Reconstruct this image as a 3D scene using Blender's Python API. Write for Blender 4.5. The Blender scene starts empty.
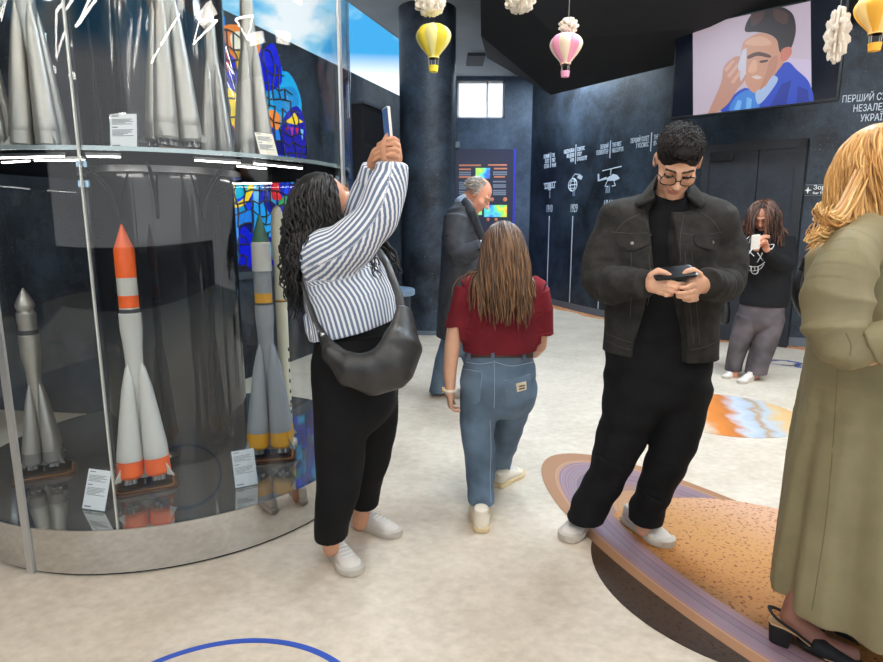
import bpy, bmesh, math, random
import numpy as np
from mathutils import Vector, Matrix
random.seed(7); RNG = np.random.default_rng(7)
SC = bpy.context.scene
COL = SC.collection
PI = math.pi
# ------------------------------------------------------------------ camera (room axes: x right, y away, z up, metres)
FPX, PITCH, EYE, CX, CY = 600.0, math.radians(10.3), 1.40, 441.5, 331.0
cam_d = bpy.data.cameras.new('camera'); cam = bpy.data.objects.new('camera', cam_d); COL.objects.link(cam)
cam.location = (0, 0, EYE); cam.rotation_euler = (PI/2 - PITCH, 0, 0)
cam_d.sensor_width = 36; cam_d.lens = FPX/883*36; cam_d.clip_start = .05
SC.camera = cam
EYEV = np.array([0, 0, EYE])
def ray(px, py):
    a = (px-CX)/FPX; b = (CY-py)/FPX
    return np.array([a, math.cos(PITCH)+b*math.sin(PITCH), -math.sin(PITCH)+b*math.cos(PITCH)])
def G(px, py, z=0.0):                       # survey: where a sight line meets the level z
    d = ray(px, py); return EYEV + d*((z-EYE)/d[2])
def P(px, py, Y):                           # survey: where a sight line meets the depth Y
    d = ray(px, py); return EYEV + d*(Y/d[1])
def px2m(p, px):                            # size in metres of px pixels at point p
    zc = p[1]*math.cos(PITCH)-(p[2]-EYE)*math.sin(PITCH); return px*zc/FPX
# ------------------------------------------------------------------ materials
MATS = {}
def lin(c):
    return tuple(((v/12.92) if v <= .04045 else ((v+.055)/1.055)**2.4) for v in c[:3])
def hexc(r, g, b): return lin((r/255, g/255, b/255))
def newmat(name):
    m = bpy.data.materials.new(name); m.use_nodes = True; nt = m.node_tree
    b = nt.nodes['Principled BSDF']; return m, nt, b
def mat(name, col=(.5,.5,.5), rough=.6, metal=0., var=0., vs=8., bump=0., bs=60., emis=None, es=1., spec=.5, coat=0., detail=4., stretch=None):
    if name in MATS: return MATS[name]
    m, nt, b = newmat(name); N, L = nt.nodes, nt.links
    b.inputs['Base Color'].default_value = (*col, 1); b.inputs['Roughness'].default_value = rough
    b.inputs['Metallic'].default_value = metal; b.inputs['Specular IOR Level'].default_value = spec
    b.inputs['Coat Weight'].default_value = coat
    tc = N.new('ShaderNodeTexCoord'); src = tc.outputs['Object']
    if stretch:
        mp = N.new('ShaderNodeMapping'); mp.inputs['Scale'].default_value = stretch; L.new(src, mp.inputs[0]); src = mp.outputs[0]
    if var:
        n = N.new('ShaderNodeTexNoise'); n.inputs['Scale'].default_value = vs; n.inputs['Detail'].default_value = detail
        L.new(src, n.inputs['Vector'])
        r = N.new('ShaderNodeValToRGB'); r.color_ramp.elements[0].position = .3; r.color_ramp.elements[1].position = .7
        r.color_ramp.elements[0].color = (*[max(0, c*(1-var)) for c in col], 1)
        r.color_ramp.elements[1].color = (*[min(1, c*(1+var)) for c in col], 1)
        L.new(n.outputs['Fac'], r.inputs[0]); L.new(r.outputs[0], b.inputs['Base Color'])
    if bump:
        n2 = N.new('ShaderNodeTexNoise'); n2.inputs['Scale'].default_value = bs; n2.inputs['Detail'].default_value = 3
        L.new(src, n2.inputs['Vector'])
        bp = N.new('ShaderNodeBump'); bp.inputs['Strength'].default_value = bump; bp.inputs['Distance'].default_value = .004
        L.new(n2.outputs['Fac'], bp.inputs['Height']); L.new(bp.outputs[0], b.inputs['Normal'])
    if emis:
        b.inputs['Emission Color'].default_value = (*emis, 1); b.inputs['Emission Strength'].default_value = es
    MATS[name] = m; return m
def glassmat(name, tint=(1,1,1), refl=1.0, rough=0.02):
    if name in MATS: return MATS[name]
    m, nt, b = newmat(name); N, L = nt.nodes, nt.links; N.remove(b)
    out = [n for n in N if n.type == 'OUTPUT_MATERIAL'][0]
    fc = N.new('ShaderNodeLayerWeight'); fc.inputs['Blend'].default_value = .5
    pw = N.new('ShaderNodeMath'); pw.operation = 'POWER'; pw.inputs[1].default_value = 5.; L.new(fc.outputs['Facing'], pw.inputs[0])
    fr = N.new('ShaderNodeMath'); fr.operation = 'MULTIPLY_ADD'; fr.inputs[1].default_value = .8; fr.inputs[2].default_value = .035; L.new(pw.outputs[0], fr.inputs[0])
    mu = N.new('ShaderNodeMath'); mu.operation = 'MULTIPLY'; mu.inputs[1].default_value = refl; mu.use_clamp = True
    tr = N.new('ShaderNodeBsdfTransparent'); tr.inputs[0].default_value = (*tint, 1)
    gl = N.new('ShaderNodeBsdfGlossy'); gl.inputs['Roughness'].default_value = rough
    mx = N.new('ShaderNodeMixShader')
    L.new(fr.outputs[0], mu.inputs[0]); L.new(mu.outputs[0], mx.inputs[0]); L.new(tr.outputs[0], mx.inputs[1]); L.new(gl.outputs[0], mx.inputs[2])
    L.new(mx.outputs[0], out.inputs[0]); MATS[name] = m; return m
# ------------------------------------------------------------------ objects
def tag(o, label=None, cat=None, group=None, kind=None):
    if label: o['label'] = label
    if cat: o['category'] = cat
    if group: o['group'] = group
    if kind: o['kind'] = kind
    return o
def empty(name, loc, label, cat, group=None):
    o = bpy.data.objects.new(name, None); COL.objects.link(o); o.location = tuple(loc); o.empty_display_size = .1
    return tag(o, label, cat, group)
def link(name, me, mats=None, parent=None, smooth=True, angle=None):
    """Link a mesh given in room coordinates; it keeps its place under its parent."""
    o = bpy.data.objects.new(name, me); COL.objects.link(o)
    if mats is not None:
        for m in (mats if isinstance(mats, (list, tuple)) else [mats]): me.materials.append(m)
    if smooth: me.shade_smooth()
    if parent is not None:
        o.parent = parent
        M = Matrix.Identity(4); q = parent
        while q is not None:
            M = Matrix.LocRotScale(q.location, q.rotation_euler, q.scale) @ M; q = q.parent
        me.transform(M.inverted())
    else:
        # put the origin at the middle of the base
        v = np.empty(len(me.vertices)*3, dtype=np.float32); me.vertices.foreach_get('co', v); v = v.reshape(-1, 3)
        c = (v.min(0)+v.max(0))/2; base = Vector((c[0], c[1], v[:, 2].min()))
        me.transform(Matrix.Translation(-base)); o.location = base
    return o
class MB:
    """Collects shapes into one mesh."""
    def __init__(s): s.v = []; s.f = []; s.m = []; s.at = []
    def add(s, vs, fs, mi=0, at=0.):
        o = len(s.v); s.v += [tuple(map(float, v)) for v in vs]; s.f += [tuple(i+o for i in f) for f in fs]
        s.m += [mi]*len(fs); s.at += list(at) if hasattr(at, '__len__') else [at]*len(vs); return s
    def box(s, lo, hi, mi=0, M=None):
        x0, y0, z0 = lo; x1, y1, z1 = hi
        vs = [(x0,y0,z0),(x1,y0,z0),(x1,y1,z0),(x0,y1,z0),(x0,y0,z1),(x1,y0,z1),(x1,y1,z1),(x0,y1,z1)]
        if M is not None: vs = [tuple(M @ Vector(v)) for v in vs]
        return s.add(vs, [(3,2,1,0),(4,5,6,7),(0,1,5,4),(1,2,6,5),(2,3,7,6),(3,0,4,7)], mi)
    def tube(s, pts, r, n=8, mi=0, at=0., flat=1., cap=True, closed=False):
        pts = [np.array(p, float) for p in pts]; K = len(pts)
        rs = r if hasattr(r, '__len__') else [r]*K
        vs = []; up = None
        for i, p in enumerate(pts):
            if closed: t = pts[(i+1) % K]-pts[i-1]
            else: t = pts[min(i+1, K-1)]-pts[max(i-1, 0)]
            t = t/(np.linalg.norm(t)+1e-9)
            if up is None:
                up = np.array([0,0,1.]) if abs(t[2]) < .9 else np.array([0,1.,0])
            a = up - t*np.dot(up, t); a /= np.linalg.norm(a)+1e-9; b = np.cross(t, a); up = a
            for j in range(n):
                w = 2*PI*j/n; vs.append(p + rs[i]*(math.cos(w)*a*flat + math.sin(w)*b))
        fs = []
        for i in range(K if closed else K-1):
            i2 = (i+1) % K
            for j in range(n):
                j2 = (j+1) % n; fs.append((i*n+j, i*n+j2, i2*n+j2, i2*n+j))
        if cap and not closed:
            fs.append(tuple(range(n))[::-1]); fs.append(tuple((K-1)*n+j for j in range(n)))
        return s.add(vs, fs, mi, [float(a_) for a_ in at for _ in range(n)] if hasattr(at, '__len__') else at)
    def lathe(s, prof, c=(0,0,0), n=32, mi=0, a0=0., a1=2*PI, M=None, mis=None):
        """prof: list of (r, z); capped on its axis ends."""
        full = abs(a1-a0-2*PI) < 1e-6; k = n if full else n+1
        vs = []
        for (r, z) in prof:
            for j in range(k):
                w = a0+(a1-a0)*j/n; vs.append((c[0]+r*math.cos(w), c[1]+r*math.sin(w), c[2]+z))
        if M is not None: vs = [tuple(M @ Vector(v)) for v in vs]
        fs = []; ms = []
        for i in range(len(prof)-1):
            for j in range(n):
                j2 = (j+1) % k; fs.append((i*k+j, i*k+j2, (i+1)*k+j2, (i+1)*k+j)); ms.append(mis[i] if mis else mi)
        if full:
            if prof[0][0] > 1e-5: fs.append(tuple(range(k))[::-1]); ms.append(ms[0])
            if prof[-1][0] > 1e-5: fs.append(tuple((len(prof)-1)*k+j for j in range(k))); ms.append(ms[-2] if len(ms) > 1 else mi)
        o = len(s.v); s.v += [tuple(map(float, v)) for v in vs]; s.f += [tuple(i+o for i in f) for f in fs]; s.m += ms; s.at += [0.]*len(vs)
        return s
    def prism(s, poly, z0, z1, mi=0, M=None):
        n = len(poly); vs = [(x, y, z0) for x, y in poly]+[(x, y, z1) for x, y in poly]
        if M is not None: vs = [tuple(M @ Vector(v)) for v in vs]
        fs = [tuple(range(n))[::-1], tuple(range(n, 2*n))]+[(i, (i+1) % n, (i+1) % n+n, i+n) for i in range(n)]
        return s.add(vs, fs, mi)
    def ball(s, c, r, n=10, mi=0):
        rr = r if hasattr(r, '__len__') else (r, r, r); vs = [(c[0], c[1], c[2]-rr[2])]; h = n//2+1
        for i in range(1, h):
            t = -PI/2+PI*i/h
            for j in range(n):
                w = 2*PI*j/n; vs.append((c[0]+rr[0]*math.cos(t)*math.cos(w), c[1]+rr[1]*math.cos(t)*math.sin(w), c[2]+rr[2]*math.sin(t)))
        vs.append((c[0], c[1], c[2]+rr[2])); fs = []
        for j in range(n): fs.append((0, 1+(j+1) % n, 1+j))
        for i in range(h-2):
            for j in range(n):
                a = 1+i*n; b = a+n; fs.append((a+j, a+(j+1) % n, b+(j+1) % n, b+j))
        a = 1+(h-2)*n
        for j in range(n): fs.append((a+j, a+(j+1) % n, len(vs)-1))
        return s.add(vs, fs, mi)
    def mesh(s, name='mesh', weld=False):
        me = bpy.data.meshes.new(name); me.from_pydata(s.v, [], s.f); me.polygons.foreach_set('material_index', s.m)
        if any(s.at):
            a = me.attributes.new('lock', 'FLOAT', 'POINT'); a.data.foreach_set('value', s.at)
        me.update(); me.validate(); return me
    def build(s, name, mats, parent=None, smooth=False, bevel=0., sharp=35):
        me = s.mesh(name)
        if bevel or smooth:
            bm = bmesh.new(); bm.from_mesh(me); bmesh.ops.recalc_face_normals(bm, faces=bm.faces)
            if bevel:
                es = [e for e in bm.edges if len(e.link_faces) == 2 and e.calc_face_angle(0) > .6]
                bmesh.ops.bevel(bm, geom=es, offset=bevel, segments=2, affect='EDGES', clamp_overlap=True)
            bm.to_mesh(me); bm.free()
        o = link(name, me, mats, parent, smooth=smooth)
        if smooth: me.set_sharp_from_angle(angle=math.radians(sharp))
        return o
def struct(name, mb, mats, label=None, **k):
    o = mb.build(name, mats, **k); o['kind'] = 'structure'
    if label: o['label'] = label
    return o
FONT_CACHE = {}
def text_mesh(txt, size=.1, align='LEFT', ext=.002, squeeze=1., spacing=1., line=1.):
    cu = bpy.data.curves.new('text', 'FONT'); cu.body = txt; cu.size = size; cu.align_x = align; cu.extrude = ext; cu.space_character = spacing; cu.space_line = line; cu.offset = size*.006
    o = bpy.data.objects.new('text', cu); COL.objects.link(o); bpy.context.view_layer.update()
    me = bpy.data.meshes.new_from_object(o.evaluated_get(bpy.context.evaluated_depsgraph_get()))
    bpy.data.objects.remove(o); bpy.data.curves.remove(cu)
    me.transform(Matrix.Diagonal((squeeze, 1, 1, 1)))
    return me
def frame(o, x, y, z):
    M = Matrix.Identity(4)
    for i, a in enumerate((x, y, z)):
        for j in range(3): M[j][i] = float(a[j])
    for j in range(3): M[j][3] = float(o[j])
    return M
def nrm(v): v = np.array(v, float); return v/(np.linalg.norm(v)+1e-12)
def crom(pts, n):
    """Catmull-Rom through points (rows of any length), n samples per span."""
    p = np.array(pts, float); out = []
    for i in range(len(p)-1):
        a = p[max(i-1, 0)]; b = p[i]; c = p[i+1]; d = p[min(i+2, len(p)-1)]
        for j in range(n):
            t = j/n; out.append(.5*((2*b)+(-a+c)*t+(2*a-5*b+4*c-d)*t*t+(-a+3*b-3*c+d)*t**3))
    out.append(p[-1]); return np.array(out)
# ------------------------------------------------------------------ implicit surfaces for bodies and clothes
def smin(a, b, k):
    if k <= 0: return np.minimum(a, b)
    h = np.clip(.5+.5*(b-a)/k, 0, 1); return b*(1-h)+a*h-k*h*(1-h)
class Body:
    def __init__(s): s.pr = []; s.cuts = []; s.fold = None
    def loft(s, st, k=.015, mi=0, op='u', side=None, cap=1., sub=0, bias=0., wr=None):
        """st: rows (point, rx, ry): elliptic sections along a limb. side: the direction rx is measured in."""
        rows = np.array([[*r[0], r[1], r[2] if len(r) > 2 else r[1]] for r in st], float)
        if sub > 1: rows = crom(rows, sub)
        rows[:, 3:] = np.maximum(rows[:, 3:], .002)
        lo = (rows[:, :3]-rows[:, 3:].max(1)[:, None]).min(0); hi = (rows[:, :3]+rows[:, 3:].max(1)[:, None]).max(0)
        s.pr.append(dict(t='loft', rows=rows, side=None if side is None else nrm(side), cap=cap, lo=lo, hi=hi, k=k, mi=mi, op=op, bias=bias, wr=wr)); return s
    def ell(s, c, r, R=None, k=.01, mi=0, op='u', bias=0.):
        R = np.eye(3) if R is None else np.array(R, float)       # columns = axes
        r = np.array(r, float)*np.ones(3); c = np.array(c, float); m = r.max()
        s.pr.append(dict(t='ell', c=c, r=r, R=R, lo=c-m, hi=c+m, k=k, mi=mi, op=op, bias=bias, wr=None)); return s
    def box(s, c, h, R=None, rad=.005, k=.0, mi=0, op='u', bias=0.):
        R = np.eye(3) if R is None else np.array(R, float); c = np.array(c, float); h = np.array(h, float); m = np.linalg.norm(h)
        s.pr.append(dict(t='box', c=c, h=h, R=R, rad=rad, lo=c-m, hi=c+m, k=k, mi=mi, op=op, bias=bias, wr=None)); return s
    def cut(s, o, n): s.cuts.append((np.array(o, float), nrm(n))); return s     # keeps the side n points away from
    def _d(s, q, X, coords=False):
        if q['t'] == 'ell':
            v = (X-q['c'])@q['R']; k0 = np.sqrt(((v/q['r'])**2).sum(-1)); k1 = np.sqrt(((v/q['r']**2)**2).sum(-1))+1e-6
            d = k0*(k0-1)/k1; return (d, d*0, d*0) if coords else d
        if q['t'] == 'box':
            v = np.abs((X-q['c'])@q['R'])-(q['h']-q['rad']); d = np.sqrt((np.maximum(v, 0)**2).sum(-1))+np.minimum(v.max(-1), 0)-q['rad']
            return (d, d*0, d*0) if coords else d
        rows = q['rows']; best = None; U = V = None; run = 0.
        for i in range(len(rows)-1):
            a, b = rows[i], rows[i+1]; ab = b[:3]-a[:3]; L = np.linalg.norm(ab)+1e-9; ax = ab/L
            sd = q['side'] if q['side'] is not None else (np.array([1., 0, 0]) if abs(ax[0]) < .8 else np.array([0, 0, 1.]))
            sd = sd-ax*np.dot(sd, ax); n_ = np.linalg.norm(sd); sd = sd/n_ if n_ > 1e-3 else nrm(np.cross(ax, [0.3, .5, .8])); f = np.cross(ax, sd)
            w = X-a[:3]; t0 = w@ax/L; t = np.clip(t0, 0, 1); qa = (t0-t)*L; qs = w@sd; qf = w@f
            rx = a[3]+(b[3]-a[3])*t; ry = a[4]+(b[4]-a[4])*t; rz = np.minimum(rx, ry)*q['cap']
            k0 = np.sqrt((qs/rx)**2+(qf/ry)**2+(qa/rz)**2); k1 = np.sqrt((qs/rx**2)**2+(qf/ry**2)**2+(qa/rz**2)**2)+1e-6
            d = k0*(k0-1)/k1
            if q['wr']:
                amp, lam, ph = q['wr']; d = d-amp*np.sin(2*PI*(run+t*L)/lam+ph+1.3*np.sin(2*np.arctan2(qf, qs)+ph))
            if best is None:
                best = d
                if coords: U = np.arctan2(qf/ry, qs/rx)*(rx+ry)/2; V = run+t*L
            else:
                if coords:
                    m = d < best; U = np.where(m, np.arctan2(qf/ry, qs/rx)*(rx+ry)/2, U); V = np.where(m, run+t*L, V)
                best = np.minimum(best, d)
            run += L
        return (best, U, V) if coords else best
    def _apply(s, D, X, q):
        d = s._d(q, X)
        if q['op'] == 'u': return smin(D, d, q['k'])
        return -smin(-D, d, q['k'])                      # 's': carve
    def ev(s, X):
        X = np.asarray(X, float); D = np.full(X.shape[:-1], 1.0)
        for q in s.pr: D = s._apply(D, X, q)
        if s.fold is not None: D = D+s.fold(X)
        for o, n in s.cuts: D = np.maximum(D, (X-o)@n)
        return D
    def grad(s, X, e=.003):
        X = np.asarray(X, float); g = np.stack([s.ev(X+np.eye(3)[i]*e)-s.ev(X-np.eye(3)[i]*e) for i in range(3)], -1)
        return g/(np.linalg.norm(g, axis=-1, keepdims=True)+1e-9)
    def grid(s, h):
        us = [q for q in s.pr if q['op'] == 'u']
        lo = np.min([q['lo'] for q in us], 0)-4*h; hi = np.max([q['hi'] for q in us], 0)+4*h
        n = np.ceil((hi-lo)/h).astype(int)+1; ax = [lo[i]+h*np.arange(n[i]) for i in range(3)]
        D = np.full(n, 1.0, dtype=np.float32)
        for q in s.pr:
            pad = q['k']+3*h+.012
            i0 = np.clip(np.floor((q['lo']-pad-lo)/h).astype(int), 0, n); i1 = np.clip(np.ceil((q['hi']+pad-lo)/h).astype(int)+1, 0, n)
            if (i1 <= i0).any(): continue
            sl = tuple(slice(a, b) for a, b in zip(i0, i1))
            if q['t'] == 'loft' and len(q['rows']) > 3 and np.prod(i1-i0) > 60000:
                # long limbs: work piece by piece in their own boxes, then join
                sub = np.full(i1-i0, 1.0, dtype=np.float32); run = 0.
                R = q['rows']
                for i in range(len(R)-1):
                    a = R[i:i+2]; m = a[:, 3:].max(); l2 = a[:, :3].min(0)-m-pad; h2 = a[:, :3].max(0)+m+pad
                    j0 = np.clip(np.floor((l2-lo)/h).astype(int)-i0, 0, i1-i0); j1 = np.clip(np.ceil((h2-lo)/h).astype(int)+1-i0, 0, i1-i0)
                    if (j1 <= j0).any(): continue
                    X = np.stack(np.meshgrid(*[ax[c][i0[c]+j0[c]:i0[c]+j1[c]] for c in range(3)], indexing='ij'), -1)
                    q2 = dict(q); q2['rows'] = a
                    if q['wr']: q2['wr'] = (q['wr'][0], q['wr'][1], q['wr'][2]+2*PI*run/q['wr'][1])
                    s2 = tuple(slice(u, v) for u, v in zip(j0, j1)); sub[s2] = np.minimum(sub[s2], s._d(q2, X)); run += np.linalg.norm(a[1, :3]-a[0, :3])
                D[sl] = smin(D[sl], sub, q['k']) if q['op'] == 'u' else -smin(-D[sl], sub, q['k'])
            else:
                X = np.stack(np.meshgrid(*[ax[c][i0[c]:i1[c]] for c in range(3)], indexing='ij'), -1); D[sl] = s._apply(D[sl], X, q)
        if s.fold is not None:
            m = np.abs(D) < .035; I = np.argwhere(m); D[m] += s.fold(lo+I*h).astype(np.float32)
        for o, nn in s.cuts:
            dd = ((ax[0]-o[0])*nn[0])[:, None, None]+((ax[1]-o[1])*nn[1])[None, :, None]+((ax[2]-o[2])*nn[2])[None, None, :]
            D = np.maximum(D, dd.astype(np.float32))
        return D, lo
    def mesh(s, name, h=.004, coords=False, keep=None):
        D, lo = s.grid(h); V, F = nets(D, lo, h)
        me = bpy.data.meshes.new(name)
        me.vertices.add(len(V)); me.vertices.foreach_set('co', V.astype(np.float32).ravel())
        me.loops.add(len(F)*4); me.loops.foreach_set('vertex_index', F.astype(np.int32).ravel())
        me.polygons.add(len(F)); me.polygons.foreach_set('loop_start', np.arange(0, len(F)*4, 4, dtype=np.int32))
        us = [q for q in s.pr if q['op'] == 'u']; multi = len({q['mi'] for q in us}) > 1
        if multi or coords:
            best = np.full(len(V), 9.); mi = np.zeros(len(V), int); U = np.zeros(len(V)); W = np.zeros(len(V))
            for q in us:
                m = ((V > q['lo']-.02) & (V < q['hi']+.02)).all(1)
                if not m.any(): continue
                d, u, v = s._d(q, V[m], True); d = d-q['bias']; idx = np.flatnonzero(m); b = d < best[idx]; j = idx[b]
                best[j] = d[b]; mi[j] = q['mi']; U[j] = u[b]; W[j] = v[b]
            if multi: me.polygons.foreach_set('material_index', mi[F[:, 0]].astype(np.int32))
            if coords:
                for nm, arr in (('around', U), ('along', W)):
                    a = me.attributes.new(nm, 'FLOAT', 'POINT'); a.data.foreach_set('value', arr.astype(np.float32))
        me.update(calc_edges=True); return me
    def hit(s, px, py, off=0.):
        """Points of the surface met by sight lines through px, py (survey of where details sit)."""
        px = np.atleast_1d(np.asarray(px, float)); py = np.atleast_1d(np.asarray(py, float))
        d = np.stack([ray(a, b) for a, b in zip(px, py)]); d /= np.linalg.norm(d, axis=1, keepdims=True)
        us = [q for q in s.pr if q['op'] == 'u']; lo = np.min([q['lo'] for q in us], 0); t = np.full(len(px), max(.3, lo[1]-.15))
        for _ in range(90): t = t+np.clip(s.ev(EYEV+d*t[:, None]), -.05, .06)*.75
        X = EYEV+d*t[:, None]; n = s.grad(X)
        bad = np.abs(s.ev(X)) > .02
        if bad.any() and not bad.all():
            ok = np.flatnonzero(~bad)
            for i in np.flatnonzero(bad):
                j = ok[np.argmin((px[ok]-px[i])**2+(py[ok]-py[i])**2)]; X[i] = EYEV+d[i]*t[j]; n[i] = n[j]
        return X+n*off, n
def nets(D, lo, h):
    S = D < 0; n = np.array(D.shape); c = np.zeros(n-1, np.int8)
    for dx in (0, 1):
        for dy in (0, 1):
            for dz in (0, 1): c += S[dx:n[0]-1+dx, dy:n[1]-1+dy, dz:n[2]-1+dz]
    m = (c > 0) & (c < 8); I = np.argwhere(m); ids = np.full(n-1, -1, np.int32); ids[m] = np.arange(len(I))
    acc = np.zeros((len(I), 3)); cnt = np.zeros(len(I))
    cor = [(a, b, d) for a in (0, 1) for b in (0, 1) for d in (0, 1)]
    val = {q: D[I[:, 0]+q[0], I[:, 1]+q[1], I[:, 2]+q[2]] for q in cor}
    for p in cor:
        for ax in range(3):
            if p[ax]: continue
            q = list(p); q[ax] = 1; q = tuple(q); a, b = val[p], val[q]; x = (a < 0) != (b < 0)
            t = a[x]/(a[x]-b[x]); pos = np.array(p, float)[None].repeat(x.sum(), 0); pos[:, ax] = t; acc[x] += pos; cnt[x] += 1
    V = lo+h*(I+acc/cnt[:, None]); F = []
    for ax in range(3):
        sl0 = [slice(None)]*3; sl1 = [slice(None)]*3; sl0[ax] = slice(0, n[ax]-1); sl1[ax] = slice(1, n[ax])
        A = S[tuple(sl0)]; B = S[tuple(sl1)]; E = np.argwhere(A != B); o1, o2 = [i for i in range(3) if i != ax]
        E = E[(E[:, o1] > 0) & (E[:, o2] > 0) & (E[:, o1] < n[o1]-1) & (E[:, o2] < n[o2]-1)]
        if not len(E): continue
        inside = A[tuple(E.T)]
        def cell(da, db):
            K = E.copy(); K[:, o1] -= da; K[:, o2] -= db; return ids[tuple(K.T)]
        q = np.stack([cell(0, 0), cell(1, 0), cell(1, 1), cell(0, 1)], 1)
        flip = inside if ax != 1 else ~inside
        q[~flip] = q[~flip][:, ::-1]; F.append(q)
    F = np.concatenate(F); F = F[:, ::-1] if False else F
    return V, F
def folds(amp=.004, freq=14., seed=0, ani=(1, 1, .5)):
    r = np.random.default_rng(seed); ks = r.normal(size=(6, 3)); ks /= np.linalg.norm(ks, axis=1, keepdims=True); ks = ks*np.array(ani)*freq*r.uniform(.6, 1.8, (6, 1)); ph = r.uniform(0, 6.28, 6)
    w = r.normal(size=(3, 3))*freq*.35
    def f(X):
        Y = X+.035*np.sin(X@w.T+1.)
        return amp*np.sin(Y@ks.T+ph).sum(-1)/2.5
    return f
def patch(sdf, rows, name, m, parent, off=.003, thick=.002, nu=10):
    """A piece of cloth lying on a surface: rows of (x0,y0,x1,y1) sight-line pairs from its top to its bottom edge."""
    rows = np.array(rows, float); rows = crom(rows, 4) if len(rows) > 2 else np.array([rows[0]+(rows[1]-rows[0])*t for t in np.linspace(0, 1, 7)])
    px = []; py = []
    for r in rows:
        for j in range(nu+1): t = j/nu; px.append(r[0]+(r[2]-r[0])*t); py.append(r[1]+(r[3]-r[1])*t)
    X, n = sdf.hit(px, py); K = len(rows); W = nu+1
    top = X+n*(off+thick); bot = X+n*(off-.004)
    mb = MB(); vs = list(top)+list(bot); fs = []; o = K*W
    for i in range(K-1):
        for j in range(nu):
            a = i*W+j; fs += [(a, a+W, a+W+1, a+1), (o+a, o+a+1, o+a+W+1, o+a+W)]
    rim = [j for j in range(W)]+[i*W+nu for i in range(1, K)]+[(K-1)*W+j for j in range(nu-1, -1, -1)]+[i*W for i in range(K-2, 0, -1)]
    for a, b in zip(rim, rim[1:]+rim[:1]): fs.append((a, b, o+b, o+a))
    mb.add(vs, fs); return mb.build(name, m, parent, smooth=True)
def stroke(sdf, pts, r, mb, off=.001, n=6, sub=6, flat=1.):
    """A line of stitching, strap or print along a surface."""
    pp = crom(np.array(pts, float), sub); X, nn = sdf.hit(pp[:, 0], pp[:, 1], off); mb.tube(list(X), r, n, flat=flat); return mb
# ================================================================== ROOM
CEIL = 3.9
# ---- floor
m, nt, b = newmat('vinyl_floor'); N, L = nt.nodes, nt.links; MATS['floor'] = m
tc = N.new('ShaderNodeTexCoord')
n1 = N.new('ShaderNodeTexNoise'); n1.inputs['Scale'].default_value = 2.2; n1.inputs['Detail'].default_value = 8; n1.inputs['Roughness'].default_value = .62
n2 = N.new('ShaderNodeTexNoise'); n2.inputs['Scale'].default_value = 24; n2.inputs['Detail'].default_value = 6
mp = N.new('ShaderNodeMapping'); mp.inputs['Scale'].default_value = (1, 1.25, 1); mp.inputs['Rotation'].default_value = (0, 0, .6)
L.new(tc.outputs['Object'], mp.inputs[0]); L.new(mp.outputs[0], n1.inputs['Vector']); L.new(mp.outputs[0], n2.inputs['Vector'])
mx = N.new('ShaderNodeMix'); mx.data_type = 'FLOAT'; mx.inputs[0].default_value = .42; L.new(n1.outputs['Fac'], mx.inputs[2]); L.new(n2.outputs['Fac'], mx.inputs[3])
r = N.new('ShaderNodeValToRGB'); r.color_ramp.elements[0].position = .34; r.color_ramp.elements[1].position = .66
r.color_ramp.elements[0].color = (*hexc(190, 174, 154), 1); r.color_ramp.elements[1].color = (*hexc(222, 208, 190), 1)
L.new(mx.outputs[0], r.inputs[0]); L.new(r.outputs[0], b.inputs['Base Color']); b.inputs['Roughness'].default_value = .42; b.inputs['Specular IOR Level'].default_value = .4
struct('floor', MB().prism([(-6, -6), (8, -6), (8, 12.5), (-6, 12.5)], -.1, 0), m, 'beige stone-look vinyl floor')
# ---- dark plaster of the walls
def plaster(name, base, hi, scale=1.6, speck=.5):
    m, nt, b = newmat(name); N, L = nt.nodes, nt.links
    tc = N.new('ShaderNodeTexCoord')
    n1 = N.new('ShaderNodeTexNoise'); n1.inputs['Scale'].default_value = scale; n1.inputs['Detail'].default_value = 9; n1.inputs['Roughness'].default_value = .72; n1.inputs['Distortion'].default_value = .15
    L.new(tc.outputs['Object'], n1.inputs['Vector'])
    r = N.new('ShaderNodeValToRGB'); r.color_ramp.elements[0].position = .40; r.color_ramp.elements[1].position = .80
    r.color_ramp.elements[0].color = (*base, 1); r.color_ramp.elements[1].color = (*hi, 1); L.new(n1.outputs['Fac'], r.inputs[0])
    n2 = N.new('ShaderNodeTexNoise'); n2.inputs['Scale'].default_value = 95; n2.inputs['Detail'].default_value = 1
    L.new(tc.outputs['Object'], n2.inputs['Vector'])
    r2 = N.new('ShaderNodeValToRGB'); r2.color_ramp.elements[0].position = .72; r2.color_ramp.elements[1].position = .78; r2.color_ramp.elements[0].color = (0, 0, 0, 1); r2.color_ramp.elements[1].color = (speck, speck, speck, 1)
    L.new(n2.outputs['Fac'], r2.inputs[0])
    mx = N.new('ShaderNodeMix'); mx.data_type = 'RGBA'; L.new(r2.outputs[0], mx.inputs[0]); L.new(r.outputs[0], mx.inputs[6]); mx.inputs[7].default_value = (.3, .32, .36, 1)
    L.new(mx.outputs[2], b.inputs['Base Color']); b.inputs['Roughness'].default_value = .5; b.inputs['Specular IOR Level'].default_value = .35
    bp = N.new('ShaderNodeBump'); bp.inputs['Strength'].default_value = .25; bp.inputs['Distance'].default_value = .01; L.new(n1.outputs['Fac'], bp.inputs['Height']); L.new(bp.outputs[0], b.inputs['Normal'])
    MATS[name] = m; return m
PL_NAVY = plaster('navy_plaster', hexc(20, 24, 31), hexc(74, 88, 104), 1.6, .8)
PL_GREY = plaster('charcoal_plaster', hexc(38, 41, 48), hexc(88, 92, 100))
PL_BACK = plaster('slate_plaster', hexc(44, 58, 76), hexc(92, 112, 136))
BLACK = mat('matte_black', hexc(16, 16, 19), .8)
BLACKS = mat('satin_black', hexc(20, 20, 23), .35)
STEEL = mat('brushed_steel', hexc(190, 190, 190), .3, 1.)
ALU = mat('aluminium', hexc(205, 205, 205), .38, .85)
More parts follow.
